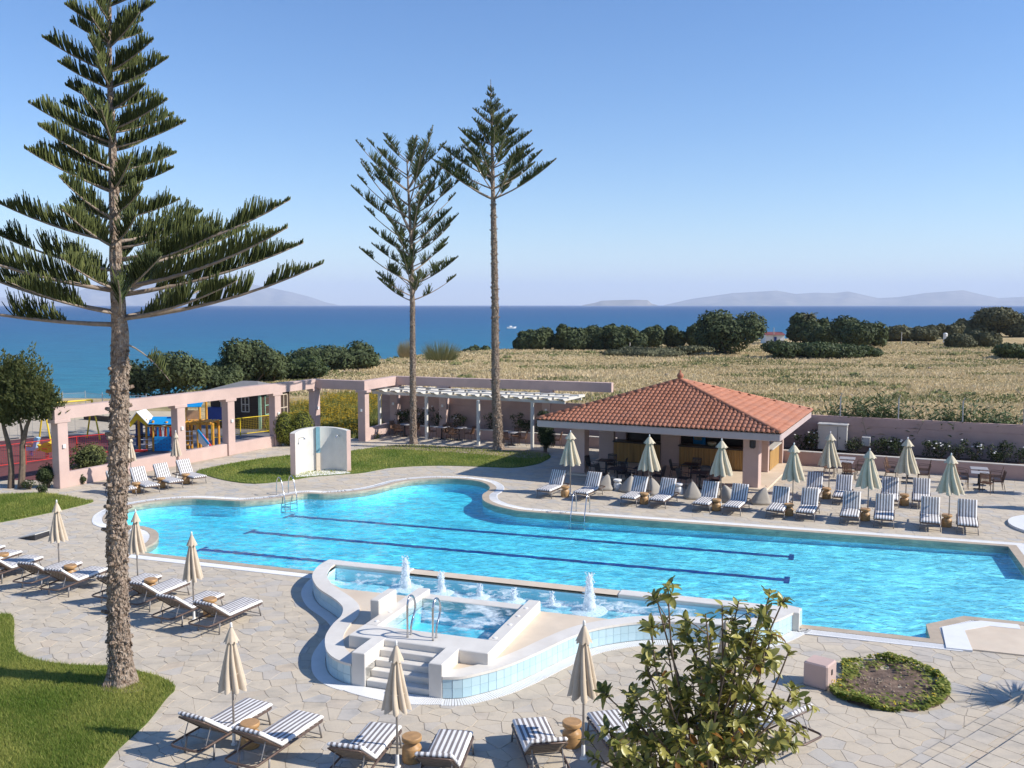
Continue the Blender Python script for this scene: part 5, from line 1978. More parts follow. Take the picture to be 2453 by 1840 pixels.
for i in (0, N):
    mb.poly([(inn[i].x, inn[i].y, -.02), (outr[i].x, outr[i].y, -.02), (outr[i].x, outr[i].y, arch_z(i)), (inn[i].x, inn[i].y, arch_z(i))], m=0)
mb.build('wall', [M['pink'], M['offwhite']], sw)
fl = [(p.x, p.y) for p in inn]
m_ = (sa + sb_) / 2 - nrm * .5
fl2 = fl + [(sb_.x - nrm.x * .45, sb_.y - nrm.y * .45), (sa.x - nrm.x * .45, sa.y - nrm.y * .45)]
mb = MB(); mb.prism(fl2, -.02, .05); mb.build('tray', M['white'], sw)
k = N // 2
q = inn[k] - (inn[k] - cen).normalized() * .06
M['teal'] = basic('teal_pipe', (0.17, 0.33, 0.38), 0.5, 0.1, 4)
mb = MB(); mb.box((q.x, q.y, 1.55), (.19, .07, 1.25), math.atan2(ch_.y, ch_.x)); mb.build('pipe_box', M['teal'], sw)
mb = MB(); mb.box((q.x, q.y, .47), (.19, .07, .90), math.atan2(ch_.y, ch_.x)); mb.build('pipe_box', M['cream'], sw)
for k in (4, 24):
    q = inn[k]
    w_ = (cen - q).normalized()
    mb = MB(); mb.tube([(q.x, q.y, 1.72), (q.x + w_.x * .22, q.y + w_.y * .22, 1.80), (q.x + w_.x * .30, q.y + w_.y * .30, 1.74)], .018, 8)
    mb.lathe([(.02, .0), (.06, -.05), (.06, -.06)], 10, (q.x + w_.x * .30, q.y + w_.y * .30, 1.76))
    mb.build('shower_head', M['steel'], sw)

# ------------------------------------------------------------------ pink block, bed kerb, board, steps
a_, b_ = G(1925, 1638), G(1980, 1653)
c_ = G(2000, 1640)
bx = thing('pink_block', 'low pink rendered block with a small side slot beside the round bed', 'block', ((a_.x + c_.x) / 2, (a_.y + c_.y) / 2, 0), math.atan2(b_.y - a_.y, b_.x - a_.x))
w1 = (b_ - a_).length
mb = MB(); mb.rbox((0, 0.02, .25), (w1 * 1.05, .52, .53), .03); mb.build('body', M['pink'], bx)
mb = MB(); mb.rbox((w1 * .53, .0, .33), (.02, .06, .12), .005); mb.build('slot', M['dark'], bx)

bd = thing('flower_bed', 'kidney-shaped earth bed edged with low green ground cover', 'flower bed')
bl_ = ccw(BED)
def bz(x, y):
    return .02 + .07 * noise.noise(Vector((x * 2.5, y * 2.5, 3)))
mb = MB()
cb = Vector((sum(p[0] for p in bl_) / len(bl_), sum(p[1] for p in bl_) / len(bl_)))
rows = []
for k in range(9):
    f = 1 - k / 8
    rows.append([(cb.x + (p[0] - cb.x) * f, cb.y + (p[1] - cb.y) * f, bz(cb.x + (p[0] - cb.x) * f, cb.y + (p[1] - cb.y) * f) - (.04 if k == 0 else 0)) for p in bl_])
for k in range(8):
    mb.ribbon(rows[k], rows[k + 1], closed=True)
mb.build('soil', M['soil'], bd, smooth=True)
gc = MB()
gc.tint = 0
r = random.Random(21)
cnt = 0
while cnt < 4200:
    i = r.randrange(len(bl_))
    t = abs(r.gauss(0, .22))
    p = Vector(bl_[i][:2]).lerp(Vector(bl_[(i + 1) % len(bl_)][:2]), r.random())
    p = p.lerp(cb, t)
    nz = noise.noise(Vector((p.x * 1.2, p.y * 1.2, 7)))
    if t > .075 + nz * .35:
        if r.random() > .10:
            continue
    cnt += 1
    z = bz(p.x, p.y)
    hh = r.uniform(.01, .11) * (1 + nz)
    a = r.uniform(0, 6.28)
    s = r.uniform(.015, .035)
    tl = Vector((r.gauss(0, .5), r.gauss(0, .5), 1)).normalized()
    x = tl.orthogonal().normalized() * s
    y = tl.cross(x).normalized() * s * 1.7
    c = Vector((p.x, p.y, z + hh))
    gc.tint = max(0, min(1, r.gauss(.45, .25)))
    gc._add([c - x, c - y, c + x, c + y], [(0, 1, 2, 3)])
gc.build('ground_cover', M['blade'], bd, kind='stuff')
fl_ = MB()
for k in range(60):
    i = r.randrange(len(bl_))
    p = Vector(bl_[i][:2]).lerp(cb, r.uniform(0, .2))
    fl_.lathe([(.012, 0), (.018, .01), (.004, .02)], 5, (p.x, p.y, bz(p.x, p.y) + .1))
fl_.build('yellow_flowers', M['yellowpetal'], bd, kind='stuff')
pb = MB()
for k in range(160):
    i = r.randrange(len(bl_))
    p = Vector(bl_[i][:2]).lerp(cb, r.uniform(.1, 1))
    s = r.uniform(.01, .03)
    pb.lathe([(s * .7, 0), (s, s * .5), (s * .4, s)], 5, (p.x, p.y, bz(p.x, p.y) - .005))
pb.build('clods', M['dirt'], bd, kind='stuff')

bo = [G(44, 1290), G(84, 1295), G(119, 1283), G(78, 1279)]
c = sum(bo, Vector()) / 4
t = thing('board', 'thin dark blue board lying tilted on the paving near an umbrella', 'board', (c.x, c.y, 0))
mb = MB()
zz = [.03, .22, .20, .05]
top_ = [Vector((p.x - c.x, p.y - c.y, z)) for p, z in zip(bo, zz)]
mb._add([*top_, *[p - Vector((0, 0, .03)) for p in top_]], [(0, 1, 2, 3), (7, 6, 5, 4), (0, 4, 5, 1), (1, 5, 6, 2), (2, 6, 7, 3), (3, 7, 4, 0)])
mb.build('panel', M['cabinet'], t)
mb = MB()
f = [p - Vector((0, 0, .031)) for p in top_]
mb._add([f[0], f[1], Vector((f[1].x, f[1].y, 0)), Vector((f[0].x, f[0].y, 0)), f[2], Vector((f[2].x, f[2].y, 0))], [(0, 3, 2, 1), (1, 2, 5, 4)])
mb.build('side', M['dark'], t)

# steps of rectangular stones rising towards the hotel
stp = thing('stone_steps', 'three shallow stone steps with dark joints rising away from the flower bed', 'steps')
L0 = [(G(2384, 1713), G(2198, 1827)), (G(2423, 1726), G(2253, 1840)), (G(2453, 1775), G(2377, 1840))]
dl = (L0[0][1] - L0[0][0]).normalized()
nl = Vector((-dl.y, dl.x, 0))
if nl.x < 0:
    nl = -nl
offs = [0, (L0[1][0] - L0[0][0]).dot(nl), (L0[2][0] - L0[0][0]).dot(nl)]
offs[1] = max(offs[1], .32)
offs = [0, .34, .98, 1.8]
base0 = L0[0][0] - dl * .2
r = random.Random(2)
for k in range(3):
    z = .13 * (k + 1)
    s = -1.0 if k else -.1
    a = base0 + nl * offs[k]
    wdt = (offs[k + 1] - offs[k]) if k < 2 else 3.0
    q = [a + dl * -1.0, a + dl * 6, a + dl * 6 + nl * wdt, a - dl * 1.0 + nl * wdt]
    mb = MB(); mb.prism([(p.x, p.y) for p in q], -.02, z - .012); mb.build('riser', M['grout'], stp)
    while s < 6:
        ln = r.uniform(.28, .5)
        v = 0.0
        while v < wdt - .05:
            dv = min(wdt - v, r.uniform(.3, .45) if wdt > .5 else wdt)
            q = [a + dl * (s + .008) + nl * (v - .012 * (v == 0) + .006), a + dl * (s + ln - .008) + nl * (v - .012 * (v == 0) + .006), a + dl * (s + ln - .008) + nl * (v + dv - .008), a + dl * (s + .008) + nl * (v + dv - .008)]
            mb = MB(); mb.tint = r.random()
            mb.prism([(p.x, p.y) for p in ccw(q)], z - .03, z + r.uniform(-.003, .003))
            mb.build('slab', M['stone'], stp)
            v += dv
        s += ln

# ------------------------------------------------------------------ electric cabinet and meter box by the wall
def wall_box(px0, px1, pyb, pyt, off, name, label, cat, doors=1):
    pa_, pb_ = wp(0, off), wp(30, off)
    a = col_pt(px0, pa_, pb_)
    b = col_pt(px1, pa_, pb_)
    c = (a + b) / 2
    h0 = D((px0 + px1) / 2, pyb, c.y).z
    h1 = D((px0 + px1) / 2, pyt, c.y).z
    t = thing(name, label, cat, (c.x, c.y, h0), WA)
    w = (b - a).length
    mb = MB(); mb.rbox((0, 0, (h1 - h0) / 2), (w, .5, h1 - h0), .02); mb.build('case', M['cabinet'], t)
    if doors == 2:
        mb = MB(); mb.rbox((0, -.0, h1 - h0 + .04), (w * 1.06, .62, .08), .03); mb.build('lid', M['cabinet'], t)
        mb = MB(); mb.box((w * .18, -.252, (h1 - h0) / 2), (.02, .01, h1 - h0 - .1)); mb.build('door_gap', M['dark'], t)
        mb = MB(); mb.box((w * .26, -.26, (h1 - h0) * .5), (.04, .03, .12)); mb.build('handle', M['dark'], t)
    else:
        mb = MB(); mb.box((-w * .35, -.26, (h1 - h0) * .8), (.04, .03, .05)); mb.build('lock', M['dark'], t)
wall_box(1962, 2028, 1076, 1018, .6, 'electric_cabinet', 'pale two-door electric cabinet standing against the boundary wall', 'cabinet', 2)
wall_box(2065, 2085, 1068, 1046, .45, 'meter_box', 'small pale meter box low on the boundary wall', 'meter box')
# ------------------------------------------------------------------ playground
pf = [G(-400, 1160), G(0, 1150), G(120, 1150), G(300, 1105), G(300, 1040), G(150, 1042), G(0, 1056), G(-400, 1080)]
mb = MB(); mb.sheet([(p.x, p.y) for p in pf], -.008); mb.build('playground_floor', M['rubber'], kind='structure')
sf = [G(-600, 1085), G(0, 1060), G(150, 1045), G(300, 1041), G(440, 1010), G(430, 985), G(250, 983), G(0, 985), G(-600, 1000)]
mb = MB(); mb.sheet([(p.x, p.y) for p in sf], -.016); mb.build('sand', M['sand'], kind='structure')
gf = [G(300, 1108), G(460, 1080), G(660, 1042), G(660, 1015), G(480, 1015), G(300, 1042)]
mb = MB(); mb.sheet([(p.x, p.y) for p in gf], -.004); mb.build('playground_floor', M['greyfloor'], kind='structure')
kb = [G(150, 1010), G(480, 1030)]
df = [G(640, 1030), G(760, 1047), G(900, 1046), G(950, 1010), G(900, 965), G(600, 965)]
mb = MB(); mb.sheet([(p.x, p.y) for p in df], -.012); mb.build('dirt_ground', M['dirt'], kind='structure')

def fence(pts, m, name, label, h=1.1, mesh=.11):
    t = thing(name, label, 'fence', pts[0])
    o = pts[0]
    P = [p - o for p in pts]
    for i in range(len(P) - 1):
        a, b = P[i], P[i + 1]
        for z in (.12, h):
            mb = MB(); mb.tube([(a.x, a.y, z), (b.x, b.y, z)], .026, 6); mb.build('rail', m, t)
        mb = MB()
        n = int((b - a).length / mesh)
        for k in range(1, n):
            p = a.lerp(b, k / n)
            mb.tube([(p.x, p.y, .12), (p.x, p.y, h)], .0035, 3, cap=False)
        for k in range(1, int(h / mesh)):
            mb.tube([(a.x, a.y, .12 + k * mesh), (b.x, b.y, .12 + k * mesh)], .0035, 3, cap=False)
        mb.build('wire_mesh', m, t, kind='stuff')
    for p in P:
        mb = MB(); mb.tube([(p.x, p.y, 0), (p.x, p.y, h + .03)], .032, 8); mb.build('post', m, t)
F0, F1, F2 = G(60, 1061, 1.1), G(261, 1039, 1.1), G(300, 1035, 1.1)
flat = lambda p: Vector((p.x, p.y, 0))
fence([flat(G(-60, 1075, 1.1)), flat(F0), flat(G(183, 1046, 1.1)), flat(F1)], M['red'], 'red_fence', 'low red wire-mesh fence round the playground floor')
fence([flat(F1), flat(G(395, 1020, 1.1))], M['galv'], 'pale_fence', 'pale metal rail fence along the play castle')
fence([flat(G(506, 1010, 1.1)), flat(G(575, 1002, 1.1)), flat(G(645, 995, 1.1))], M['yellow'], 'yellow_fence', 'low yellow wire-mesh fence in front of the hut')

# swing set
def swing():
    A = [(G(224, 1051), G(195, 1043)), (G(117, 1053), G(122, 1046)), (G(6, 1076), G(14, 1060))]
    t = thing('swing_set', 'yellow A-frame swing set on the sand', 'swing set', flat(A[0][0]))
    o = flat(A[0][0])
    a0, a2 = flat(A[0][0]) - o, flat(A[2][0]) - o
    d = (a2 - a0).normalized()
    n_ = Vector((-d.y, d.x, 0))
    Ls = (a2 - a0).length
    mb = MB(); mb.tube([(0, 0, 2.35), (a2.x, a2.y, 2.35)], .05, 8); mb.build('top_beam', M['yellow'], t)
    for f in (0, .55, 1):
        for sd_ in (-1, 1):
            p = a0 + d * (Ls * f)
            q = p + n_ * (.8 * sd_)
            mb = MB(); mb.tube([(p.x, p.y, 2.35), (q.x, q.y, 0)], .05, 8); mb.build('leg', M['yellow'], t)
    for f in (.25, .42, .72, .88):
        p = a0 + d * (Ls * f)
        mb = MB()
        for sd_ in (-.22, .22):
            q = p + d * sd_
            mb.tube([(q.x, q.y, 2.3), (q.x, q.y, .55)], .008, 4)
        s = mb.build('chains', M['galv'], t)
        mb = MB(); mb.box((p.x, p.y, .53), (.5, .2, .05), math.atan2(d.y, d.x)); mb.build('swing_seat', M['dark'], t)
swing()
def rider(p, m1, m2, label, fish):
    g = G(*p)
    t = thing('spring_rider', label, 'spring rider', (g.x, g.y, 0), rad(-10))
    mb = MB()
    mb.tube([(.09 * math.cos(k), .09 * math.sin(k), .02 + k * .013) for k in [i * .5 for i in range(50)]], .016, 5)
    mb.build('spring', M['navy'] if not fish else M['red'], t)
    mb = MB()
    if fish:
        out = [(-.5, .05), (-.38, .22), (-.5, .42), (-.3, .34), (-.1, .5), (.15, .56), (.4, .44), (.5, .25), (.38, .06), (.1, -.02), (-.2, .06), (-.36, .14)]
    else:
        out = [(-.5, .10), (-.48, .28), (-.3, .2), (.0, .12), (.2, .16), (.26, .4), (.30, .62), (.42, .68), (.58, .62), (.52, .54), (.44, .36), (.38, .1), (.2, -.06), (-.2, -.05)]
    vs = [(x, -.1, z + .36) for x, z in out] + [(x, .1, z + .36) for x, z in out]
    n = len(out)
    mb._add(vs, [(i, (i + 1) % n, n + (i + 1) % n, n + i) for i in range(n)])
    tri = tessellate_polygon([[Vector((x, z, 0)) for x, z in out]])
    mb._add(vs, [tuple(f) for f in tri] + [tuple(n + i for i in f[::-1]) for f in tri])
    mb.build('body', m1, t)
    mb = MB(); mb.rbox((-.05, 0, .56), (.3, .26, .05), .02); mb.build('seat', m2, t)
    mb = MB(); mb.tube([(.24, -.2, .75), (.24, .2, .75)], .016, 6); mb.build('handle', m2, t)
rider((74, 1093), basic('pale_blue_plastic', (0.35, 0.55, 0.70), .5), M['orange'], 'pale blue animal-shaped spring rider on the red floor', False)
rider((113, 1100), M['yellow'], M['red'], 'yellow fish-shaped spring rider half hidden by the first arcade pillar', True)

def castle():
    g = G(390, 1080)
    t = thing('play_castle', 'colourful play castle with blue roofs, climbing wall and slide', 'play castle', (g.x, g.y, 0))
    sc = g.y / FPX
    def X(px):
        return (px - 390) * sc
    def Zp(py):
        return (1080 - py) * sc
    def post(px, y, z, m='orange', r_=.07):
        mb = MB(); mb.tube([(X(px), y, 0), (X(px), y, z)], r_, 8); mb.build('post', M[m], t)
    # gabled tower
    for px, y in ((318, .9), (334, 0), (352, 0), (352, .9)):
        post(px, y, 1.75)
    mb = MB()
    w0, w1, ap = X(314), X(356), X(333)
    mb._add([(w0, -.1, 1.55), (ap, -.1, 2.15), (w1, -.1, 1.6), (w1, -.1, 1.35), (ap, -.1, 1.75), (w0, -.1, 1.3), (w0, -.04, 1.55), (ap, -.04, 2.15), (w1, -.04, 1.6), (w1, -.04, 1.35), (ap, -.04, 1.75), (w0, -.04, 1.3)],
            [(0, 5, 4, 1), (1, 4, 3, 2), (6, 7, 10, 11), (7, 8, 9, 10), (5, 11, 10, 4), (4, 10, 9, 3)])
    mb.build('gable', M['yellow'], t)
    for sx in (0, 1):
        mb = MB()
        e = w0 - .12 if sx == 0 else w1 + .12
        ez = 1.5
        mb._add([(e, -.2, ez), (ap, -.2, 2.2), (ap, 1.1, 2.2), (e, 1.1, ez), (e, -.2, ez - .05), (ap, -.2, 2.15), (ap, 1.1, 2.15), (e, 1.1, ez - .05)], [(0, 1, 2, 3), (7, 6, 5, 4), (0, 4, 5, 1), (2, 6, 7, 3), (0, 3, 7, 4)])
        mb.build('roof_panel', M['white'], t)
    mb = MB(); mb.box((X(326), .5, .85), (.05, .9, 1.2)); mb.build('side_panel', M['navy'], t)
    mb = MB(); mb.box((X(343), .45, .78), (X(356) - X(316), .9, .06)); mb.build('deck', M['hutwood'], t)
    for z in (.1, .38, .64):
        mb = MB(); mb.tube([(X(340), -.12, z), (X(364), -.12, z)], .018, 6); mb.build('rung', M['white'], t)
    mb = MB(); mb.box((X(343), -.35, .06), (.6, .3, .1)); mb.build('step', M['red'], t)
    # bridge, climbing wall
    post(371, -.15, 1.7); post(404, -.15, 1.65); post(366, .8, 1.5); post(440, .8, 1.5); post(440, -.15, 1.6)
    mb = MB(); mb.rbox((X(394), -.22, .42), (X(414) - X(374), .07, .80), .02); mb.build('climbing_wall', M['blue'], t)
    mb = MB()
    for z in (.2, .4, .6):
        for q in range(6):
            mb.box((X(377 + q * 7), -.262, z + .05 * (q % 2)), (.05, .03, .04))
    mb.build('holds', M['navy'], t, kind='stuff')
    for q in range(13):
        px = 358 + q * 6.2
        mb = MB(); mb.box((X(px), -.2 if q > 3 else -.05, 1.1), (.10, .03, .55)); mb.build('rail_slat', M[['blue', 'red', 'white', 'red'][q % 4]], t)
    mb = MB(); mb.box((X(395), -.2, 1.38), (X(440) - X(358), .04, .05)); mb.build('hand_rail', M['orange'], t)
    mb = MB(); mb.box((X(398), .3, .80), (X(440) - X(358), 1.0, .06)); mb.build('deck', M['hutwood'], t)
    for (pa_, pb_) in ((362, 400), (398, 420)):
        mb = MB()
        mb._add([(X(pa_), -.3, 1.52), (X(pb_), -.3, 1.50), (X(pb_), .4, 1.85), (X(pa_), .4, 1.85), (X(pa_), 1.1, 1.5), (X(pb_), 1.1, 1.5)], [(0, 1, 2, 3), (3, 2, 5, 4)])
        mb.build('canopy', M['blue'], t)
    # right tower with blue roof, orange frame and slide
    for px, y in ((444, .4), (459, 1.5), (476, .4), (476, 1.5)):
        post(px, y, 2.55)
    mb = MB()
    mb._add([(X(436), .1, 2.42), (X(485), .1, 2.48), (X(477), 1.0, 2.95), (X(444), 1.0, 2.90), (X(444), 1.8, 2.5), (X(480), 1.8, 2.5)], [(0, 1, 2, 3), (3, 2, 5, 4)])
    mb.build('tower_roof', M['blue'], t)
    for k in range(4):
        mb = MB(); mb.box((X(461), .15 + k * .22, 2.47 + k * .115), (X(484) - X(438), .2, .03), rx=rad(28)); mb.build('roof_board', M['blue'], t)
    mb = MB(); mb.box((X(460), .36, 1.95), (X(476) - X(444), .05, .5)); mb.build('parapet', basic('peach_panel', (.6, .36, .2), .6), t)
    for px, y in ((447, -.2), (481, -.35), (514, -.1), (447, .9), (514, .9)):
        post(px, y, 1.55)
    for k in range(8):
        mb = MB(); mb.bar((X(447 + k * 9), -.35, 1.6), (X(450 + k * 9), 1.0, 1.6), .09, .07); mb.build('frame_bar', M['orange'], t)
    for y in (-.25, .9):
        mb = MB(); mb.bar((X(444), y, 1.52), (X(516), y, 1.52), .08, .10); mb.build('frame_rail', M['orange'], t)
    mb = MB()
    mb._add([(X(482), -.4, 1.15), (X(507), -.4, .35), (X(507), -.4, .12), (X(482), -.4, .55), (X(482), -.34, 1.15), (X(507), -.34, .35), (X(507), -.34, .12), (X(482), -.34, .55)], [(3, 2, 1, 0), (4, 5, 6, 7), (0, 1, 5, 4), (1, 2, 6, 5), (2, 3, 7, 6)])
    mb.build('slide_side', M['white'], t)
    mb = MB(); mb.bar((X(482), -.40, 1.22), (X(508), -.40, .42), .09, .10); mb.build('slide_rail', M['blue'], t)
    mb = MB(); mb.bar((X(484), -.05, .9), (X(508), -.05, .12), .6, .05); mb.build('chute', M['red'], t)
    mb = MB(); mb.box((X(497), -.43, .10), (X(508) - X(484), .04, .22)); mb.build('slide_foot', M['red'], t)
    for k in range(5):
        mb = MB(); mb.tube([(X(449), -.3, .12 + k * .25), (X(467), -.3, .12 + k * .25)], .018, 6); mb.build('rung', M['white'], t)
castle()
# dark kerb slab and white covered mound behind
mb = MB()
p0, p1 = G(205, 1004), G(470, 1030)
mb.bar((p0.x, p0.y, .15), (p1.x, p1.y, .15), .3, .35)
tag(mb.build('timber_kerb', M['hutwood']), 'long dark timber kerb bounding the playground sand', 'kerb')

# wooden hut
def hut():
    Q = Vector((-16.3, 59.0, 0))
    h1, h2 = Vector((-.955, .295, 0)), Vector((.40, .916, 0))
    t = thing('wooden_hut', 'dark board hut with grey felt roof and white-framed door behind the arcade', 'hut', Q)
    W1, W2, Hh = 3.7, 3.1, 2.35
    def hp(a, b, z):
        p = h1 * a + h2 * b
        return (p.x, p.y, z)
    mb = MB(); mb.prism([hp(0, 0, 0)[:2], hp(W1, 0, 0)[:2], hp(W1, W2, 0)[:2], hp(0, W2, 0)[:2]], 0, Hh); mb.build('core', M['hutwood'], t)
    for k in range(13):
        z = .1 + k * .18
        mb = MB(); mb.bar(hp(.05, -.02, z), hp(W1 - .05, -.02, z), .03, .165); mb.build('board', M['hutwood'], t)
        mb = MB(); mb.bar(hp(-.02, .05, z), hp(-.02, W2 - .05, z), .03, .165); mb.build('board', M['hutwood'], t)
    mb = MB(); mb.bar(hp(-.03, -.03, 0), hp(-.03, -.03, Hh), .16, .16, up=(0, 1, 0)); mb.build('corner_post', M['mint'], t)
    mb = MB()
    ov = .45
    c4 = [hp(-ov, -ov, Hh), hp(W1 + ov, -ov, Hh), hp(W1 + ov, W2 + ov, Hh), hp(-ov, W2 + ov, Hh)]
    r0, r1 = hp(W1 * .35, W2 / 2, Hh + .62), hp(W1 * .65, W2 / 2, Hh + .62)
    mb._add(c4 + [r0, r1], [(1, 0, 4, 5), (2, 1, 5), (3, 2, 5, 4), (0, 3, 4), (0, 1, 2, 3)])
    mb.build('roof', M['roofgrey'], t)
    def win(a, b, w, h_, z, side, m, pm):
        ex, nx = (h1, -h2) if side == 0 else (h2, -h1)
        o = (h1 * a if side == 0 else h2 * b) + nx * .05
        fr_ = MB()
        cz = z + h_ / 2
        for q0, q1 in (((0, z), (w, z)), ((0, z + h_), (w, z + h_)), ((0, z), (0, z + h_)), ((w, z), (w, z + h_)), ((w / 2, z), (w / 2, z + h_)), ((0, cz), (w, cz))):
            A_, B_ = o + ex * q0[0], o + ex * q1[0]
            fr_.bar((A_.x, A_.y, q0[1]), (B_.x, B_.y, q1[1]), .05, .06, up=(nx.x, nx.y, 0))
        f_ = fr_.build('window', m, t)
        gm = MB()
        A_, B_ = o - nx * .015, o + ex * w - nx * .015
        gm.poly([(A_.x, A_.y, z), (B_.x, B_.y, z), (B_.x, B_.y, z + h_), (A_.x, A_.y, z + h_)])
        gm.build('pane', pm, f_)
    win(.75, 0, .55, .95, 1.1, 0, M['cream'], M['paleglass'])
    win(2.35, 0, .5, .95, 1.1, 0, M['cream'], M['paleglass'])
    win(0, .45, 1.15, 1.2, .9, 1, M['mint'], M['darkglass'])
    win(0, 2.0, .75, 1.75, .3, 1, M['cream'], M['darkglass'])
    mb = MB(); mb.bar(hp(2.0, -.25, .9), hp(W1, -.25, .9), .4, .9); mb.build('blue_box', M['navy'], t)
hut()

# metal fence and poles on the shore edge behind the playground
def chainlink(pts, h, name, label):
    t = thing(name, label, 'fence', pts[0])
    P = [p - pts[0] for p in pts]
    for i, p in enumerate(P):
        mb = MB(); mb.tube([(p.x, p.y, 0), (p.x, p.y, h + .15)], .03, 6); mb.build('post', M['galv'], t)
        if i < len(P) - 1:
            q = P[i + 1]
            mb = MB(); mb.tube([(p.x, p.y, h), (q.x, q.y, h)], .018, 5); mb.build('rail', M['galv'], t)
            mb = MB()
            n = int((q - p).length / .16)
            for k in range(n):
                a, b = p.lerp(q, k / n), p.lerp(q, (k + 1) / n)
                for z in range(int(h / .16)):
                    mb.tube([(a.x, a.y, z * .16), (b.x, b.y, (z + 1) * .16)], .004, 3, cap=False)
                    mb.tube([(b.x, b.y, z * .16), (a.x, a.y, (z + 1) * .16)], .004, 3, cap=False)
            mb.build('wire_mesh', M['galv'], t, kind='stuff')
chainlink([flat(G(-40, 950, 1.6)), flat(G(150, 943, 1.6)), flat(G(204, 941, 1.6)), flat(G(245, 945, 1.6)), flat(G(350, 948, 1.6))], 1.6, 'chain_link_fence', 'grey chain-link fence on the shore edge behind the playground')

# ------------------------------------------------------------------ vegetation
def leaf_cloud(lumps, n, leaf, seed, tint_c=.45, flat_=.0, up_bias=.2, shell=.75):
    """leaf-sized faces through lumpy volumes; lumps: (x, y, z, rx, ry, rz)"""
    r = random.Random(seed)
    mb = MB()
    mb.tint = 0
    wts = [l[3] * l[4] + l[4] * l[5] + l[3] * l[5] for l in lumps]
    for _ in range(n):
        l = r.choices(lumps, wts)[0]
        d = Vector((r.gauss(0, 1), r.gauss(0, 1), r.gauss(0, 1))).normalized()
        q = shell + (1 - shell) * r.random() ** .5
        wob = 1 + .20 * noise.noise(d * 2.3 + Vector((seed, l[0], l[1]))) + .12 * noise.noise(d * 5 + Vector((seed, l[2], 0)))
        q *= wob
        p = Vector((l[0] + d.x * l[3] * q, l[1] + d.y * l[4] * q, l[2] + d.z * l[5] * q))
        if p.z < 0.02:
            p.z = .02 + r.random() * .1
        nrm_ = (d + Vector((r.gauss(0, .5), r.gauss(0, .5), r.gauss(0, .5) + up_bias))).normalized()
        x = nrm_.orthogonal().normalized()
        a = r.uniform(0, 6.28)
        y = nrm_.cross(x)
        x, y = x * math.cos(a) + y * math.sin(a), y * math.cos(a) - x * math.sin(a)
        s = leaf * r.uniform(.6, 1.25)
        cl_ = noise.noise(p * (.9 / max(leaf, .05)) * .22 + Vector((seed, 0, 0)))
        mb.tint = max(0, min(1, tint_c + .42 * cl_ + r.gauss(0, .16)))
        mb._add([p - x * s * .5, p - y * s * .32, p + x * s * .6 + nrm_ * s * .15, p + y * s * .32], [(0, 1, 2, 3)])
    return mb
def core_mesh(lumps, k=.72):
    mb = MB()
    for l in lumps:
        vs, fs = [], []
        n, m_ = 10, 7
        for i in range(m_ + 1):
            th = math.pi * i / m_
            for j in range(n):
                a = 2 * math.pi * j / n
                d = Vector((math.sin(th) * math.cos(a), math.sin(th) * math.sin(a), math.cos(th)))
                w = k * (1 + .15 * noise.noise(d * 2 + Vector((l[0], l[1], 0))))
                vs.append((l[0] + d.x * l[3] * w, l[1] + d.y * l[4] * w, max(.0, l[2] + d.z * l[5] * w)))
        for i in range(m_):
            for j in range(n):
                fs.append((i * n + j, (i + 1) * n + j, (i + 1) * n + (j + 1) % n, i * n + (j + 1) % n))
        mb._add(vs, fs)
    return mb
M['core'] = basic('dark_hull_fill', (0.030, 0.036, 0.018), 0.95, 0.3, 3, spec=0.05)  # even dark colour of the hull added inside shrubs
def bush(name, label, cat, loc, lumps, n, leaf, mat_, seed, group=None, trunk=True, core=.64, tint_c=.45, shell=.62):
    t = thing(name, label, cat, loc, 0, group)
    leaf_cloud(lumps, n, leaf, seed, tint_c, shell=shell).build('crown', mat_, t)
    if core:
        core_mesh(lumps, core).build('dark_hull', M['core'], t, smooth=True)  # added dark solid hull that blocks the view through the leaves
    if trunk:
        mb = MB()
        for l in lumps[:4]:
            mb.tube([(l[0] * .4, l[1] * .4, -.1), (l[0] * .8, l[1] * .8, max(.2, l[2] * .5)), (l[0], l[1], max(.3, l[2]))], [.05 * l[5] + .03, .04 * l[5] + .02, .02], 6)
        mb.build('trunk', M['stem'], t)
    return t
# coast bushes: (px left, px right, py top, py base)
def coast_bush(x0, x1, yt, yb, label, seed, mat_='juniper', leaf=None, n=None, lumps_n=9, tall=False, name='coast_shrub', tint=.45):
    g = G((x0 + x1) / 2, yb)
    w = (x1 - x0) / FPX * g.y
    h = (yb - yt) / FPX * g.y
    z0 = land_z(g.x, g.y)
    r = random.Random(seed)
    L = [(r.uniform(-.08, .08) * w, 0, h * .46, w * .38, w * .38, h * .42)]
    for k in range(lumps_n):
        a = r.uniform(0, 6.28)
        rr = r.uniform(.13, .30) * w
        L.append((math.cos(a) * (w * .60 - rr * .95), math.sin(a) * w * .25, r.uniform(.22, .78) * h, rr, rr, min(h * .34, rr * r.uniform(.7, 1.2))))
    leaf = leaf or max(.15, .0036 * g.y)
    n = n or int(2600 + 900 * w)
    bush(name, label, 'shrub', (g.x, g.y, z0 - .1), L, min(n, 7000), leaf, M[mat_], seed, 'shrubs along the shore', tint_c=tint + .1)
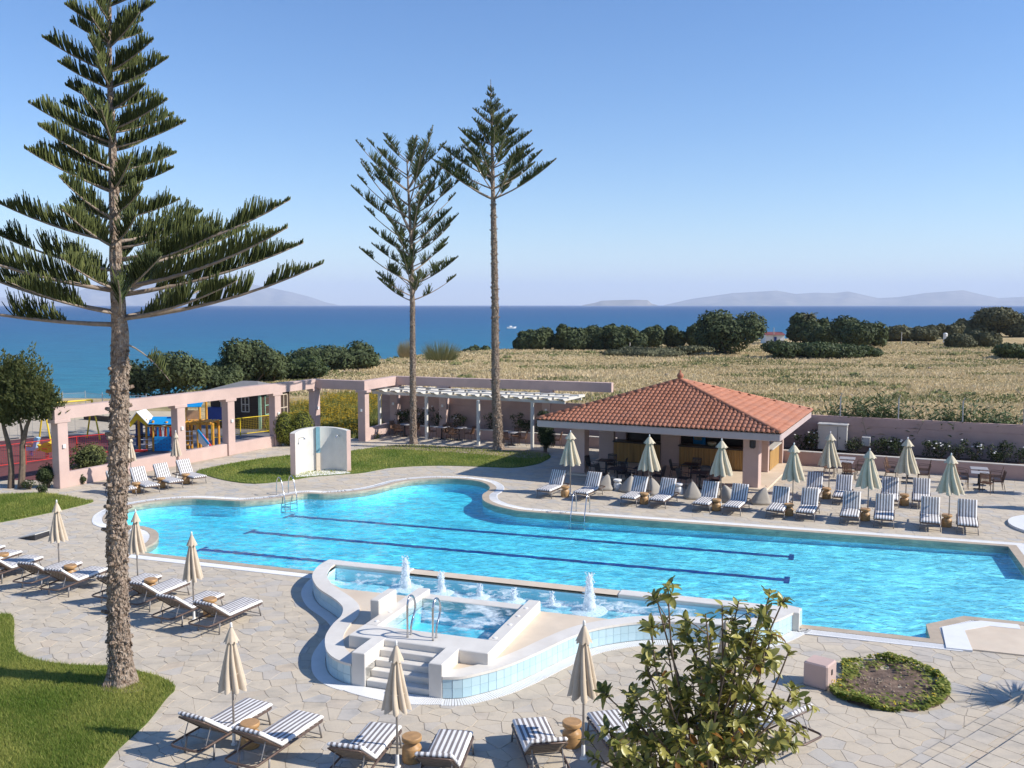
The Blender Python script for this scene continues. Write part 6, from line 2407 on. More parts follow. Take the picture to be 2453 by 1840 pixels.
CB = [(300, 484, 846, 950, 'broad dark juniper shrub behind the playground, seen past the pine trunk'),
      (470, 575, 876, 935, 'small dark shrub joining the broad junipers behind the hut'),
      (505, 660, 814, 918, 'tall rounded dark juniper rising above the hut roof'),
      (600, 700, 832, 915, 'dark juniper shrub leaning against the tall one above the hut'),
      (700, 892, 815, 884, 'broad dome-shaped dark shrub where the shore opens to the sea'),
      (1105, 1175, 791, 838, 'small round dark shrub next to the tall bare pine trunk'),
      (1238, 1325, 787, 838, 'lone round dark shrub at the field edge, first of the long row'),
      (1325, 1400, 774, 838, 'dark shrub second in the row along the field edge'),
      (1385, 1456, 770, 837, 'dark shrub third in the row along the field edge'),
      (1450, 1542, 771, 838, 'bulky dark shrub fourth in the row along the field edge'),
      (1536, 1594, 777, 834, 'narrow dark shrub fifth in the row along the field edge'),
      (1586, 1640, 776, 833, 'dark shrub sixth in the row along the field edge'),
      (1630, 1690, 768, 834, 'dark shrub beside the biggest round tree of the shore'),
      (1680, 1822, 748, 848, 'biggest round dark tree standing on the field edge'),
      (1890, 1975, 752, 822, 'dark tree under the palm near the white shed'),
      (1940, 2010, 782, 828, 'dark low tree between the palm and the domed tree'),
      (1984, 2112, 757, 834, 'domed dark tree between the palm and the far white tank'),
      (2117, 2190, 783, 818, 'distant low grey-green tree next to the white tank post'),
      (2170, 2246, 778, 818, 'distant wide grey-green tree behind the field'),
      (2240, 2300, 776, 812, 'pale distant tree behind the white tank'),
      (2271, 2330, 797, 834, 'dark round shrub in front of the white tank'),
      (2325, 2388, 795, 832, 'dark shrub by the distant white house'),
      (2300, 2380, 766, 806, 'hazy distant tree behind the white house'),
      (2350, 2500, 742, 808, 'large hazy distant tree at the far end of the field')]
for k, (x0, x1, yt, yb, lab) in enumerate(CB):
    coast_bush(x0, x1, yt, yb, lab, k + 3, 'juniper' if k < 17 else 'greyshrub', name='coast_shrub' if yt > 760 else 'coast_tree')
for k, (x0, x1, yt, yb, lab, mt) in enumerate([(655, 812, 856, 908, 'low bright green shrub in front of the domed shrub', 'darkshrub'), (1458, 1680, 829, 851, 'long low hedge of grey-green scrub before the shrub row', 'greyshrub'), (1845, 2050, 815, 858, 'wide low dark scrub mound in the field', 'darkshrub'),
                                               (2040, 2108, 829, 856, 'small green scrub mound next to the wide one', 'darkshrub'), (2366, 2520, 820, 856, 'low dark scrub mound at the field side', 'darkshrub')]):
    coast_bush(x0, x1, yt, yb, lab, 60 + k, mt, lumps_n=8)
def broom(x0, x1, yt, yb, label, seed, mat_, tint):
    g = G((x0 + x1) / 2, yb)
    w, h = (x1 - x0) / FPX * g.y, (yb - yt) / FPX * g.y
    r = random.Random(seed)
    t = thing('broom_bush', label, 'shrub', (g.x, g.y, land_z(g.x, g.y) - .1), 0, 'shrubs along the shore')
    mb = MB()
    mb.tint = 0
    for k in range(900):
        a = r.uniform(0, 6.28)
        q = r.random() ** .5 * w * .30
        tp = Vector((math.cos(a) * q * 2.0, math.sin(a) * q * 2.0, h * r.uniform(.35, 1.1) * (1 - .35 * (q / (w * .3)) ** 2)))
        b0 = Vector((math.cos(a) * q, math.sin(a) * q, 0))
        mb.tint = max(0, min(1, r.gauss(tint, .2)))
        s = .035
        mb._add([b0 + Vector((s, 0, 0)), b0 - Vector((s, 0, 0)), tp + Vector((r.gauss(0, .1), r.gauss(0, .1), 0))], [(0, 1, 2)])
    mb.build('shoots', M[mat_], t)
broom(952, 990, 808, 856, 'bare grey-brown twiggy bush beside the shorter pine', 5, 'straw', .1)
broom(1008, 1104, 806, 862, 'feathery grey-green broom bush between the two pines', 6, 'weed', .7)

# twin-stemmed tree at the left edge
def side_tree():
    g = G(40, 1169)
    t = thing('tamarisk_tree', 'feathery twin-stemmed tree at the end of the arcade', 'tree', (g.x, g.y, 0))
    mb = MB()
    mb.tube([(-.25, 0, 0), (-.22, .05, .9), (-.30, .1, 1.8), (-.5, .1, 2.7), (-.7, .2, 3.8)], [.15, .12, .11, .08, .03], 8)
    mb.tube([(.22, -.05, 0), (.30, 0, 1.0), (.34, 0, 1.9), (.55, 0, 2.7), (1.0, .1, 3.8)], [.16, .13, .12, .09, .03], 8)
    mb.tube([(.34, 0, 1.8), (.32, .05, 2.5), (.1, .2, 3.4)], [.08, .06, .02], 6)
    mb.build('trunk', M['stem'], t)
    L = [(-.55, 0, 4.3, .85, .9, 1.25), (.55, 0, 4.5, .95, .9, 1.15), (1.25, 0, 3.8, .75, .8, .75), (-.2, .2, 3.4, .8, .8, .6), (-1.2, .1, 3.6, .8, .8, .9), (1.6, .1, 3.4, .5, .5, .45), (.1, 0, 5.1, .45, .5, .6)]
    r = random.Random(3)
    mb = MB()
    mb.tint = 0
    for _ in range(13000):
        l = r.choices(L, [q[3] * q[5] for q in L])[0]
        d = Vector((r.gauss(0, 1), r.gauss(0, 1), r.gauss(0, 1))).normalized()
        q = 1.12 * r.random() ** .45 * (1 + .55 * noise.noise(d * 2.6 + Vector((l[0] * 3, 0, 0))))
        p = Vector((l[0] + d.x * l[3] * q, l[1] + d.y * l[4] * q, l[2] + d.z * l[5] * q))
        dr = (Vector((d.x * .6, d.y * .6, .8)) + Vector((r.gauss(0, .5), r.gauss(0, .5), r.gauss(0, .4)))).normalized()
        s = r.uniform(.10, .22)
        x = dr.orthogonal().normalized() * s * .22
        mb.tint = max(0, min(1, .45 + .5 * noise.noise(p * 1.7) + r.gauss(0, .15)))
        mb._add([p - x, p + x, p + dr * s], [(0, 1, 2)])
        x = dr.cross(x).normalized() * s * .22
        mb._add([p - x, p + x, p + dr * s], [(0, 1, 2)])
    mb.build('crown', M['tamarisk'], t)
side_tree()
# garden bushes
def gbush(px, py, w, h, label, seed, mat_='darkshrub', n=2600, leaf=.07, name='garden_bush', lump=5, core=.75, tint=.45):
    g = G(px, py)
    r = random.Random(seed)
    L = [(0, 0, h * .5, w * .36, w * .34, h * .46)]
    for k in range(lump):
        a = r.uniform(0, 6.28)
        rr = r.uniform(.2, .3) * w
        L.append((math.cos(a) * (w * .48 - rr), math.sin(a) * (w * .4 - rr), r.uniform(.35, .65) * h, rr, rr, min(h * .36, rr * 1.2)))
    bush(name, label, 'bush', (g.x, g.y, 0), L, n, leaf, M[mat_], seed, None, True, core, tint)
gbush(207, 1137, 2.3, 1.6, 'leafy green bush behind the low arcade wall next to the end pillar', 4, mat_='tamarisk', n=3600, leaf=.11, core=.6, tint=.5)
gbush(113, 1168, 1.0, 1.15, 'dark round bush at the foot of the end arcade pillar', 9, n=2200)
g = G(700, 1068)
bush('topiary_bush', 'heart-shaped clipped yellow-green bush behind the shower wall', 'bush', (g.x, g.y, 0), [(-.42, 0, 1.0, .62, .6, .95), (.55, .1, 1.12, .66, .6, .86), (.05, 0, .75, .55, .5, .7)], 8000, .07, M['brightshrub'], 14, None, True, .88, .5, .9)
g = G(1306, 1085)
bush('tall_bush', 'tall narrow dark bush between pergola and bar', 'bush', (g.x, g.y, 0), [(0, 0, 1.35, .52, .5, .9), (.1, 0, .8, .5, .5, .55), (-.1, 0, 1.9, .42, .4, .45)], 5000, .075, M['darkshrub'], 17, None, True, .7, .3)
# wild flowers behind the arcade
fp = [G(640, 1035), G(765, 1048), G(905, 1052), G(925, 1030), G(935, 1000), G(905, 965), G(830, 962), G(740, 985), G(650, 1000)]
def wild():
    loop = ccw([(p.x, p.y) for p in fp])
    r = random.Random(9)
    bb = bbox(loop)
    a, f_ = MB(), MB()
    a.tint = 0
    k = 0
    while k < 15000:
        x, y = r.uniform(bb[0], bb[2]), r.uniform(bb[1], bb[3])
        if not inside(x, y, loop):
            continue
        k += 1
        h = (.35 + .75 * max(0, min(1, (y - 55) / 8))) * r.uniform(.55, 1.1)
        an = r.uniform(0, 6.28)
        a.tint = max(0, min(1, r.gauss(.5, .22)))
        dx, dy = .05 * math.cos(an), .05 * math.sin(an)
        a._add([(x - dx, y - dy, 0), (x + dx, y + dy, 0), (x + r.gauss(0, .1), y + r.gauss(0, .1), h)], [(0, 1, 2)])
        if r.random() < .62:
            nzz = noise.noise(Vector((x * .5, y * .5, 2)))
            if nzz > -.25:
                p = Vector((x, y, h))
                s = r.uniform(.05, .095)
                f_._add([p + Vector((s, 0, 0)), p + Vector((0, s, .01)), p + Vector((-s, 0, 0)), p + Vector((0, -s, .02))], [(0, 1, 2, 3)])
    o = a.build('wild_plants', M['wildgreen'], kind='stuff')
    tag(o, 'patch of yellow-flowering wild plants behind the arcade', 'wild plants')
    f_.build('yellow_blossoms', M['yellowpetal'], o, kind='stuff')
wild()
# roses and small shrubs in the planters
def rose(p, h, seed, label, flowers, group):
    t = thing('rose_bush', label, 'rose bush', p, 0, group)
    r = random.Random(seed)
    st = MB()
    L = []
    for k in range(5):
        a = r.uniform(0, 6.28)
        q = Vector((math.cos(a) * .3, math.sin(a) * .25, h * r.uniform(.5, .95)))
        st.tube([(0, 0, -.05), (q.x * .4, q.y * .4, q.z * .5), tuple(q)], .012, 5)
        L.append((q.x, q.y, q.z, .24, .24, .2))
    L.append((0, 0, h * .35, .4, .35, h * .3))
    st.build('stems', M['stem'], t)
    leaf_cloud(L, 420, .09, seed, .4, shell=.3).build('leaves', M['darkshrub'], t)
    if flowers:
        f_ = MB()
        for k in range(flowers):
            l = r.choice(L[:5])
            d = Vector((r.gauss(0, 1), -abs(r.gauss(0, 1)), r.gauss(.5, 1))).normalized()
            f_.lathe([(.01, -.02), (.05, 0), (.055, .03), (.02, .05)], 7, (l[0] + d.x * .24, l[1] + d.y * .24, l[2] + d.z * .2))
        f_.build('blossoms', M['petal'], t)
k = 0
for px, fl__ in ((1925, 4), (1948, 3), (2045, 0), (2110, 0), (2130, 4), (2155, 6), (2225, 5), (2250, 3), (2297, 2), (2340, 6), (2390, 2), (2410, 0), (2440, 2)):
    pp = col_pt(px, wp(5, .9), wp(60, .9))
    rose((pp.x, pp.y, .55), .75 + .35 * ((k * 37) % 10) / 10, 40 + k, f'rose bush in the long planter, {ORD[min(k, 11)] if k < 12 else "last"} counting from the bar', fl__, 'rose bushes in the planters')
    k += 1
for j, px in enumerate((958, 985, 1012, 1046, 1098, 1175, 1240, 1262)):
    pp = col_pt(px, wp(-7, .7), wp(6, .7))
    rose((pp.x, pp.y, .5), .8 + .5 * ((j * 23) % 10) / 10, 80 + j, f'leafy plant in the pergola planter, {ORD[j]} counting from the arcade corner', 3 if j in (0, 2, 3, 4) else 0, 'rose bushes in the planters')
# low creeping plants at the arcade foot
for j, (px, py, w) in enumerate(((225, 1150, .5), (198, 1160, .35), (70, 1172, .7), (100, 1182, .5))):
    gbush(px, py, w, .45, ['straggly shrub against the outside of the low arcade wall', 'tiny tuft at the arcade foot near the end pillar', 'weedy clump between the twin trunks', 'weedy clump on the side lawn edge'][j], 120 + j, n=350, leaf=.07, lump=3, core=0, name='small_plant')
# reeds behind the right wall
def reed(px, seed, h, w, label):
    pp = col_pt(px, wp(10, -1.2), wp(60, -1.2))
    t = thing('reed_clump', label, 'reeds', (pp.x, pp.y, -.05), 0, 'reeds behind the boundary wall')
    r = random.Random(seed)
    mb = MB()
    mb.tint = 0
    for k in range(int(95 * w)):
        bx_, by_ = r.gauss(0, w * .38), r.gauss(0, .35)
        hh = h * 1.02 * r.uniform(.6, 1.05) * math.exp(-(bx_ / w) ** 2 * .8)
        lean = Vector((r.gauss(0, .18), r.gauss(0, .15), 0))
        tp = Vector((bx_, by_, 0)) + lean * hh + Vector((0, 0, hh))
        mb.tint = max(0, min(1, r.gauss(.4, .2)))
        mb._add([(bx_ - .02, by_, 0), (bx_ + .02, by_, 0), tuple(tp)], [(0, 1, 2)])
        for q in range(9):
            f = .35 + .65 * (q + r.random()) / 9
            p = Vector((bx_, by_, 0)).lerp(tp, f)
            a = r.uniform(0, 6.28)
            L_ = r.uniform(.25, .45)
            e = p + Vector((math.cos(a) * L_, math.sin(a) * L_, r.uniform(-.05, .28)))
            sd_ = Vector((-math.sin(a), math.cos(a), .3)) * .045
            mb.tint = max(0, min(1, r.gauss(.45, .22)))
            m_ = p.lerp(e, .45) + Vector((0, 0, .05))
            mb._add([tuple(p), tuple(m_ - sd_), tuple(e), tuple(m_ + sd_)], [(0, 1, 2, 3)])
    mb.build('canes', M['reed'], t)
for k, (px, h, w) in enumerate(((1968, 2.5, .7), (2010, 2.9, .9), (2055, 3.35, 1.1), (2105, 3.45, 1.2), (2150, 3.1, 1.0), (2195, 2.8, .9), (2262, 2.9, .9), (2300, 3.45, 1.0), (2345, 3.0, 1.0), (2390, 3.1, 1.0), (2440, 2.9, 1.1))):
    reed(px, 200 + k, h, w, f'clump of green reeds behind the boundary wall, {ORD[k]} counting from the bar roof')
for k, px in enumerate((2014, 2150, 2300, 2452)):
    pp = col_pt(px, wp(10, -.02), wp(60, -.02))
    mb = MB(); mb.tube([(pp.x, pp.y, 2.26), (pp.x, pp.y, 3.35)], .03, 6); mb.tube([(pp.x, pp.y, 3.3), (pp.x, pp.y - .15, 3.5)], .02, 5)
    tag(mb.build('fence_post', M['galv']), f'thin grey metal post on top of the boundary wall, {ORD[k]} counting from the bar', 'post', 'metal posts on the wall')
# ------------------------------------------------------------------ Norfolk Island pines
def pine(name, label, path, radii, branches, seed, twig_r, flen, stubs, step, name_extra=None, ranks=3):
    """path: trunk centre points; branches: list of (z, azimuth, length, rise, curve, [(t0, t1) leafy spans])"""
    t = thing(name, label, 'tree', path[0])
    o = Vector(path[0])
    r = random.Random(seed)
    P = [Vector(p) - o for p in path]
    # trunk, with a rough flaking surface
    mb = MB()
    ns = 26
    dense, dr = [], []
    for i in range(len(P) - 1):
        n = max(2, int((P[i + 1] - P[i]).length / .14))
        for k in range(n):
            f = k / n
            dense.append(P[i].lerp(P[i + 1], f))
            dr.append(radii[i] * (1 - f) + radii[i + 1] * f)
    dense.append(P[-1]); dr.append(radii[-1])
    vs, fs = [], []
    for i, (p, rr) in enumerate(zip(dense, dr)):
        for k in range(ns):
            a = 2 * math.pi * k / ns
            c_, s_ = math.cos(a), math.sin(a)
            d = 1 + .16 * noise.noise(Vector((c_ * 2.5, s_ * 2.5, p.z * 3 + seed))) + .09 * noise.noise(Vector((c_ * 7, s_ * 7, p.z * 9)))
            if p.z < .5:
                d *= 1 + (.5 - p.z) ** 2 * 1.6 * (1 + .5 * math.cos(a * 5))
            vs.append((p.x + rr * d * c_, p.y + rr * d * s_, p.z))
    for i in range(len(dense) - 1):
        for k in range(ns):
            fs.append((i * ns + k, i * ns + (k + 1) % ns, (i + 1) * ns + (k + 1) % ns, (i + 1) * ns + k))
    mb._add(vs, fs)
    def at_z(z):
        for a, b in zip(P[:-1], P[1:]):
            if a.z <= z <= b.z:
                return a.lerp(b, (z - a.z) / (b.z - a.z))
        return P[-1].copy()
    def rad_z(z):
        for (a, b), (x, y) in zip(zip(P[:-1], P[1:]), zip(radii[:-1], radii[1:])):
            if a.z <= z <= b.z:
                return x + (y - x) * (z - a.z) / (b.z - a.z)
        return radii[-1]
    # flakes standing off the bark and the rings of old branch stubs
    if stubs:
        z0, z1, gap, sz = stubs
        z = z0
        while z < z1:
            c = at_z(z)
            rr = rad_z(z)
            n = r.randint(4, 6)
            a0 = r.uniform(0, 6.28)
            for k in range(n):
                a = a0 + 6.283 * k / n + r.uniform(-.15, .15)
                d = Vector((math.cos(a), math.sin(a), .25))
                zz = z + r.uniform(-.06, .06)
                p = c + Vector((d.x * rr * .8, d.y * rr * .8, zz - z))
                L = sz * r.uniform(.6, 1.6)
                mb.tube([p, p + d * (rr * .25 + L * .6), p + d * (rr * .25 + L)], [sz * .62, sz * .55, sz * .42], 7)
            z += gap * r.uniform(.75, 1.3)
    mb.build('trunk', M['bark'], t)
    if stubs:
        fm = MB()
        nfl = int((stubs[1]) * 420 * (radii[0] / .27))
        for k in range(nfl):
            z = r.uniform(.05, stubs[1])
            c = at_z(z)
            rr = rad_z(z) * r.uniform(.98, 1.1)
            a = r.uniform(0, 6.283)
            d = Vector((math.cos(a), math.sin(a), 0))
            tg_ = Vector((-math.sin(a), math.cos(a), 0))
            s = r.uniform(.02, .065) * (radii[0] / .27) ** .5
            u_ = (Vector((0, 0, 1)) * r.uniform(.2, 1) + tg_ * r.gauss(0, .7)).normalized()
            v_ = d.cross(u_).normalized()
            p = c + d * rr
            lift = d * s * r.uniform(.1, .9)
            fm._add([p - u_ * s + lift, p - v_ * s * .6, p + u_ * s + lift * .2, p + v_ * s * .7], [(0, 1, 2, 3)])
        fm.build('bark_flakes', M['bark'], t, kind='stuff')
    limb, crown = MB(), MB()
    crown.tint = 0
    for (z, az, L, rise, curve, spans) in branches:
        c = at_z(z)
        d = Vector((math.cos(az), math.sin(az), 0))
        lat = Vector((-d.y, d.x, 0))
        wob = r.uniform(-.06, .06)
        def bp(f):
            return c + d * (L * f * (1 - .05 * f)) + lat * (wob * L * f * f) + Vector((0, 0, L * (rise * f + curve * f * f)))
        r0 = max(.010, min(.05, .011 * L + .006)) * (1.0 if twig_r < .02 else 1.0)
        limb.tube([bp(i / 7) for i in range(8)], [r0 * (1 - .8 * i / 7) + .004 for i in range(8)], 6)
        for (s0, s1) in spans:
            f = s0
            stp_ = step / L
            bt = r.gauss(0, .10)
            while f < s1:
                p = bp(f)
                tan = (bp(min(1, f + .02)) - bp(max(0, f - .02))).normalized()
                upv = Vector((0, 0, 1))
                env = min(1, (f - s0) / .12 + .35) * (1.0 if f < .72 else max(.18, (1.0 - f) / .28))
                for q in range(ranks if L > 1.2 or twig_r < .02 else max(2, ranks - 3)):
                    sp = r.gauss(0, .25) if q % 2 == 0 else r.choice((-1, 1)) * r.uniform(.2, .8)
                    dv = (tan * r.uniform(.20, .50) + upv * r.uniform(.85, 1.1) + lat * sp).normalized()
                    if twig_r > .02:
                        pv_ = (upv - tan * upv.dot(tan)).normalized()
                        dv = (tan * r.uniform(.0, .75) + pv_ * r.uniform(.35, 1.0) + lat * r.uniform(-.8, .8)).normalized()
                    ll = flen * min(1, .42 + .22 * L) * env * r.uniform(.6, 1.12) * (1 - .25 * abs(sp))
                    b0 = p + Vector((r.gauss(0, .01), r.gauss(0, .01), 0))
                    m_ = b0 + dv * ll * .55 + tan * ll * .03
                    e = b0 + dv * ll * .97 + upv * ll * .10
                    crown.tint = max(0, min(1, .40 + bt + .25 * (abs(sp) < .3) + r.gauss(0, .16)))
                    crown.tube([b0, m_, e], [twig_r * .8, twig_r, twig_r * .5], 3, cap=False)
                f += stp_ * r.uniform(.7, 1.3)
    limb.build('limbs', M['limb'], t, smooth=True)
    crown.build('crown', M['needle'], t)
    return t
# big pine, left
def big_pine():
    g = G(291, 1640)
    y = g.y
    pts = [g] + [D(px, py, y) for px, py in ((283, 1480), (280, 1250), (286, 1000), (287, 800), (279, 640), (274, 500), (268, 300), (262, 150), (262, 0))]
    last = pts[-1]
    pts.append(last + Vector((.05, 0, 2.6)))
    rd = [.255, .195, .185, .17, .155, .125, .10, .07, .05, .038, .012]
    r = random.Random(31)
    br = []
    def Lz(z):
        tb_ = [(7.4, 4.3), (8.1, 4.1), (8.7, 3.6), (9.2, 2.7), (9.7, 1.85), (10.6, 1.6), (11.6, 1.4), (12.6, 1.2), (13.6, .95), (14.6, .7), (16, .3), (17.5, .1)]
        for (a, b), (c, d) in zip(tb_[:-1], tb_[1:]):
            if a <= z <= c:
                return b + (d - b) * (z - a) / (c - a)
        return .2
    z = 7.75
    w = 0
    while z < last.z + 2.2:
        n = 6 if z < 10.2 else 5
        a0 = r.uniform(0, 6.28) if w else .0
        for k in range(n):
            az = a0 + 6.283 * k / n + r.uniform(-.2, .2)
            L = Lz(z) * r.uniform(.62, 1.08)
            if r.random() < .12:
                continue
            if math.sin(az) < -.55 and z < 9.5:
                L *= .75
            s0 = (.30 if z < 8.2 else .16) * r.uniform(.7, 1.3) if z < 10.2 else .06
            spans = [(s0, 1.0)]
            if z < 9.9 and r.random() < .35:
                g_ = r.uniform(.55, .75)
                spans = [(s0, g_), (g_ + .09, 1.0)]
            br.append((z + r.uniform(-.1, .1), az, L, .14 + .035 * max(0, z - 8), .14, spans))
        z += (.50 if z < 11 else .40) * r.uniform(.85, 1.15)
        w += 1
    # the long bare-ended limbs that reach out low on the right
    br.append((7.72, .10, 4.35, .10, .16, [(.10, .2), (.32, .62), (.70, 1.0)]))
    br.append((8.35, -.15, 3.9, .12, .18, [(.2, 1.0)]))
    br.append((8.9, .22, 3.65, .16, .20, [(.22, .55), (.6, 1.0)]))
    br.append((7.6, 3.05, 4.6, .02, .10, [(.25, .5), (.6, 1.0)]))
    br.append((7.25, .35, 1.0, -.3, -.55, [(.55, 1.0)]))
    pine('norfolk_pine', 'big Norfolk pine with thick flaky trunk rising from a lawn beside the loungers', pts, rd, br, 5, .0150, .56, (1.0, 7.2, .50, .08), .042, ranks=4)
big_pine()
def mid_pines():
    g = G(990, 1063)
    y = g.y
    pts = [g] + [D(px, py, y) for px, py in ((989, 900), (988, 720), (984, 560), (978, 450), (974, 372))]
    rd = [.20, .16, .13, .095, .06, .02]
    r = random.Random(8)
    br = []
    z0, z1 = pts[2].z + .1, pts[-1].z
    z = z0
    while z < z1 - .2:
        q = (z - z0) / (z1 - z0)
        n = 5
        a0 = r.uniform(0, 6.28)
        for k in range(n):
            az = a0 + 6.283 * k / n + r.uniform(-.25, .25)
            L = (2.9 + .5 * math.sin(q * 3.1)) * r.uniform(.7, 1.15) if q < .78 else 2.9 * (1 - .62 * (q - .78) / .22) * r.uniform(.85, 1.1)
            sp = []
            if r.random() < .75:
                c = r.uniform(.22, .42); sp.append((c, c + .15))
            if r.random() < .85:
                c = r.uniform(.48, .6); sp.append((c, c + .20))
            sp.append((r.uniform(.72, .84), 1.0))
            br.append((z + r.uniform(-.15, .15), az, L, .30 + .35 * q, .22, sp))
        z += .72 * r.uniform(.85, 1.2)
    pine('norfolk_pine', 'sparse flat-topped Norfolk pine, the shorter of the pair beyond the pool', pts, rd, br, 12, .021, .66, (.8, z0, .8, .05), .050, ranks=4)
    g = G(1195, 1077)
    y = g.y
    pts = [g] + [D(px, py, y) for px, py in ((1187, 930), (1186, 740), (1183, 560), (1180, 400), (1177, 280), (1175.5, 190))]
    rd = [.27, .205, .175, .14, .095, .05, .012]
    r = random.Random(18)
    br = []
    z0, z1 = D(1181, 480, y).z, pts[-1].z - .5
    z = z0
    while z < z1 - .15:
        q = (z - z0) / (z1 - z0)
        n = 5
        a0 = r.uniform(0, 6.28)
        for k in range(n):
            az = a0 + 6.283 * k / n + r.uniform(-.2, .2)
            L = max(.22, 3.7 * (1 - q) ** 1.05) * r.uniform(.8, 1.1)
            if q < .45:
                sp = [(r.uniform(.30, .42), .62), (.70, 1.0)] if r.random() < .6 else [(.38, 1.0)]
            else:
                sp = [(.10, 1.0)]
            br.append((z + r.uniform(-.1, .1), az, L, .34 + .1 * q, .20, sp))
        z += (.62 - .22 * q) * r.uniform(.85, 1.15)
    pine('norfolk_pine', 'tall conical Norfolk pine on a long bare trunk beyond the pool', pts, rd, br, 22, .021, .58, (.6, z0, .62, .065), .050, ranks=4)
mid_pines()

# ------------------------------------------------------------------ magnolia in the foreground
def magnolia():
    base = G(1690, 1985)
    t = thing('magnolia', 'bushy magnolia with glossy olive leaves before the loungers', 'tree', (base.x, base.y, 0))
    r = random.Random(77)
    y0 = base.y
    limb = MB()
    tips = []
    # aim points of the main stems, as pixels, with a depth offset
    aims = [(1570, 1420, .3), (1600, 1400, -.2), (1640, 1500, .2), (1690, 1470, -.3), (1730, 1450, .1), (1770, 1440, .45), (1845, 1420, .2), (1880, 1430, -.2), (1890, 1560, .1), (1905, 1650, .4),
            (1850, 1520, -.5), (1800, 1530, .5), (1540, 1570, .1), (1520, 1660, -.2), (1440, 1655, .2), (1450, 1740, -.35), (1490, 1790, .2), (1590, 1620, -.55), (1660, 1640, .6), (1740, 1600, -.5),
            (1800, 1660, -.4), (1880, 1740, -.2), (1920, 1745, .2), (1560, 1760, .55), (1620, 1770, -.7), (1850, 1800, .4), (1420, 1815, .0), (1760, 1720, .6), (1700, 1560, .55), (1630, 1700, .1), (1780, 1600, .1), (1700, 1750, -.8),
            (1560, 1500, -.1), (1820, 1470, .0), (1760, 1500, -.3), (1680, 1600, -.1), (1730, 1660, .0), (1600, 1560, .3), (1830, 1580, .3), (1660, 1820, -.6), (1800, 1790, -.6), (1860, 1680, -.1), (1500, 1700, .3), (1540, 1820, -.4)]
    for (px, py, dy) in aims:
        e = D(px, py, y0 + dy) - base
        k0 = Vector((r.uniform(-.22, .22), r.uniform(-.15, .15), 0))
        m1 = k0.lerp(e, .35) + Vector((-e.x * .12, -e.y * .1, .12))
        m2 = k0.lerp(e, .7) + Vector((r.gauss(0, .06), r.gauss(0, .06), .05))
        pts = smooth_loop([k0, m1, m2, e], 5, closed=False)
        n = len(pts)
        limb.tube(pts, [.022 * (1 - .75 * i / (n - 1)) + .004 for i in range(n)], 6)
        tips.append((e, (e - m2).normalized()))
        for q in range(r.randint(5, 7)):
            f = r.uniform(.40, .95)
            p = pts[int(f * (n - 1))]
            d = ((e - k0).normalized() * .5 + Vector((r.gauss(0, .75), r.gauss(0, .75), r.gauss(.25, .5)))).normalized()
            L = r.uniform(.16, .48)
            e2_ = p + d * L
            limb.tube([p, p + d * L * .5 + Vector((0, 0, .02)), e2_], [.010, .007, .005], 5)
            tips.append((e2_, d))
    limb.build('limbs', M['stem'], t, smooth=True)
    # leaf: pointed oval folded along its midrib
    def leaf_mesh(bend):
        mb = MB()
        st = [(0, .006), (.12, .028), (.35, .062), (.6, .064), (.82, .04), (1, .002)]
        vs = []
        for s, w in st:
            z = -bend * s * s
            vs += [(-w * .5 * 1.25, s * .17, z + .012), (0, s * .17, z), (w * .5 * 1.25, s * .17, z + .012)]
        fs = []
        for i in range(len(st) - 1):
            a = i * 3
            fs += [(a, a + 1, a + 4, a + 3), (a + 1, a + 2, a + 5, a + 4)]
        mb._add(vs, fs)
        return mb
    LM = [leaf_mesh(b) for b in (.015, .045, .08)]
    variants = []
    tints = (.05, .25, .45, .6, .8, 1.0)
    M['oldleaf'] = leafy('brown_magnolia_leaf', (0.10, 0.045, 0.01), (0.28, 0.12, 0.02), .25, .5)
    for lm in LM:
        for tv_ in tints:
            m2 = MB(); m2.tint = tv_
            m2._add(lm.v, lm.f)
            variants.append(m2.mesh('leaf', M['magnolia'], True))
    old = MB(); old.tint = .6; old._add(LM[2].v, LM[2].f)
    oldm = old.mesh('leaf', M['oldleaf'], True)
    leaves = []
    for (p, d) in tips:
        n = r.randint(7, 11)
        a0 = r.uniform(0, 6.28)
        x = d.orthogonal().normalized()
        y = d.cross(x)
        for k in range(n):
            a = a0 + 2.4 * k
            side = x * math.cos(a) + y * math.sin(a)
            dirv = (side * r.uniform(.7, 1.1) + d * r.uniform(.1, .9) + Vector((0, 0, r.gauss(.05, .25)))).normalized()
            zz = (Vector((0, 0, 1)) + d * .6 + Vector((r.gauss(0, .3), r.gauss(0, .3), 0))).normalized()
            xx = dirv.cross(zz).normalized()
            zz = xx.cross(dirv)
            s = r.uniform(.8, 1.28)
            Mx = Matrix((xx * s, dirv * s, zz * s)).transposed().to_4x4()
            Mx.translation = p - d * r.uniform(0, .16)
            leaves.append((Mx, r.randrange(len(variants)), r.random() < .045))
    # pieces that show largest become parts of their own
    def sz(l):
        q = l[0].translation + base
        return q.y
    inview = [l for l in leaves if PX(l[0].translation + base)[1] < 1845]
    inview.sort(key=sz)
    single = set(id(l) for l in inview[:300])
    restl = MB()
    restl.tint = 0
    for l in leaves:
        if id(l) in single:
            o = link('leaf', oldm if l[2] else variants[l[1]], t)
            o.matrix_local = l[0]
        else:
            lm = LM[l[1] // len(tints)]
            restl.tint = tints[l[1] % len(tints)]
            restl._add([l[0] @ Vector(v) for v in lm.v], lm.f)
    restl.build('inner_leaves', M['magnolia'], t, smooth=True, kind='stuff')
magnolia()

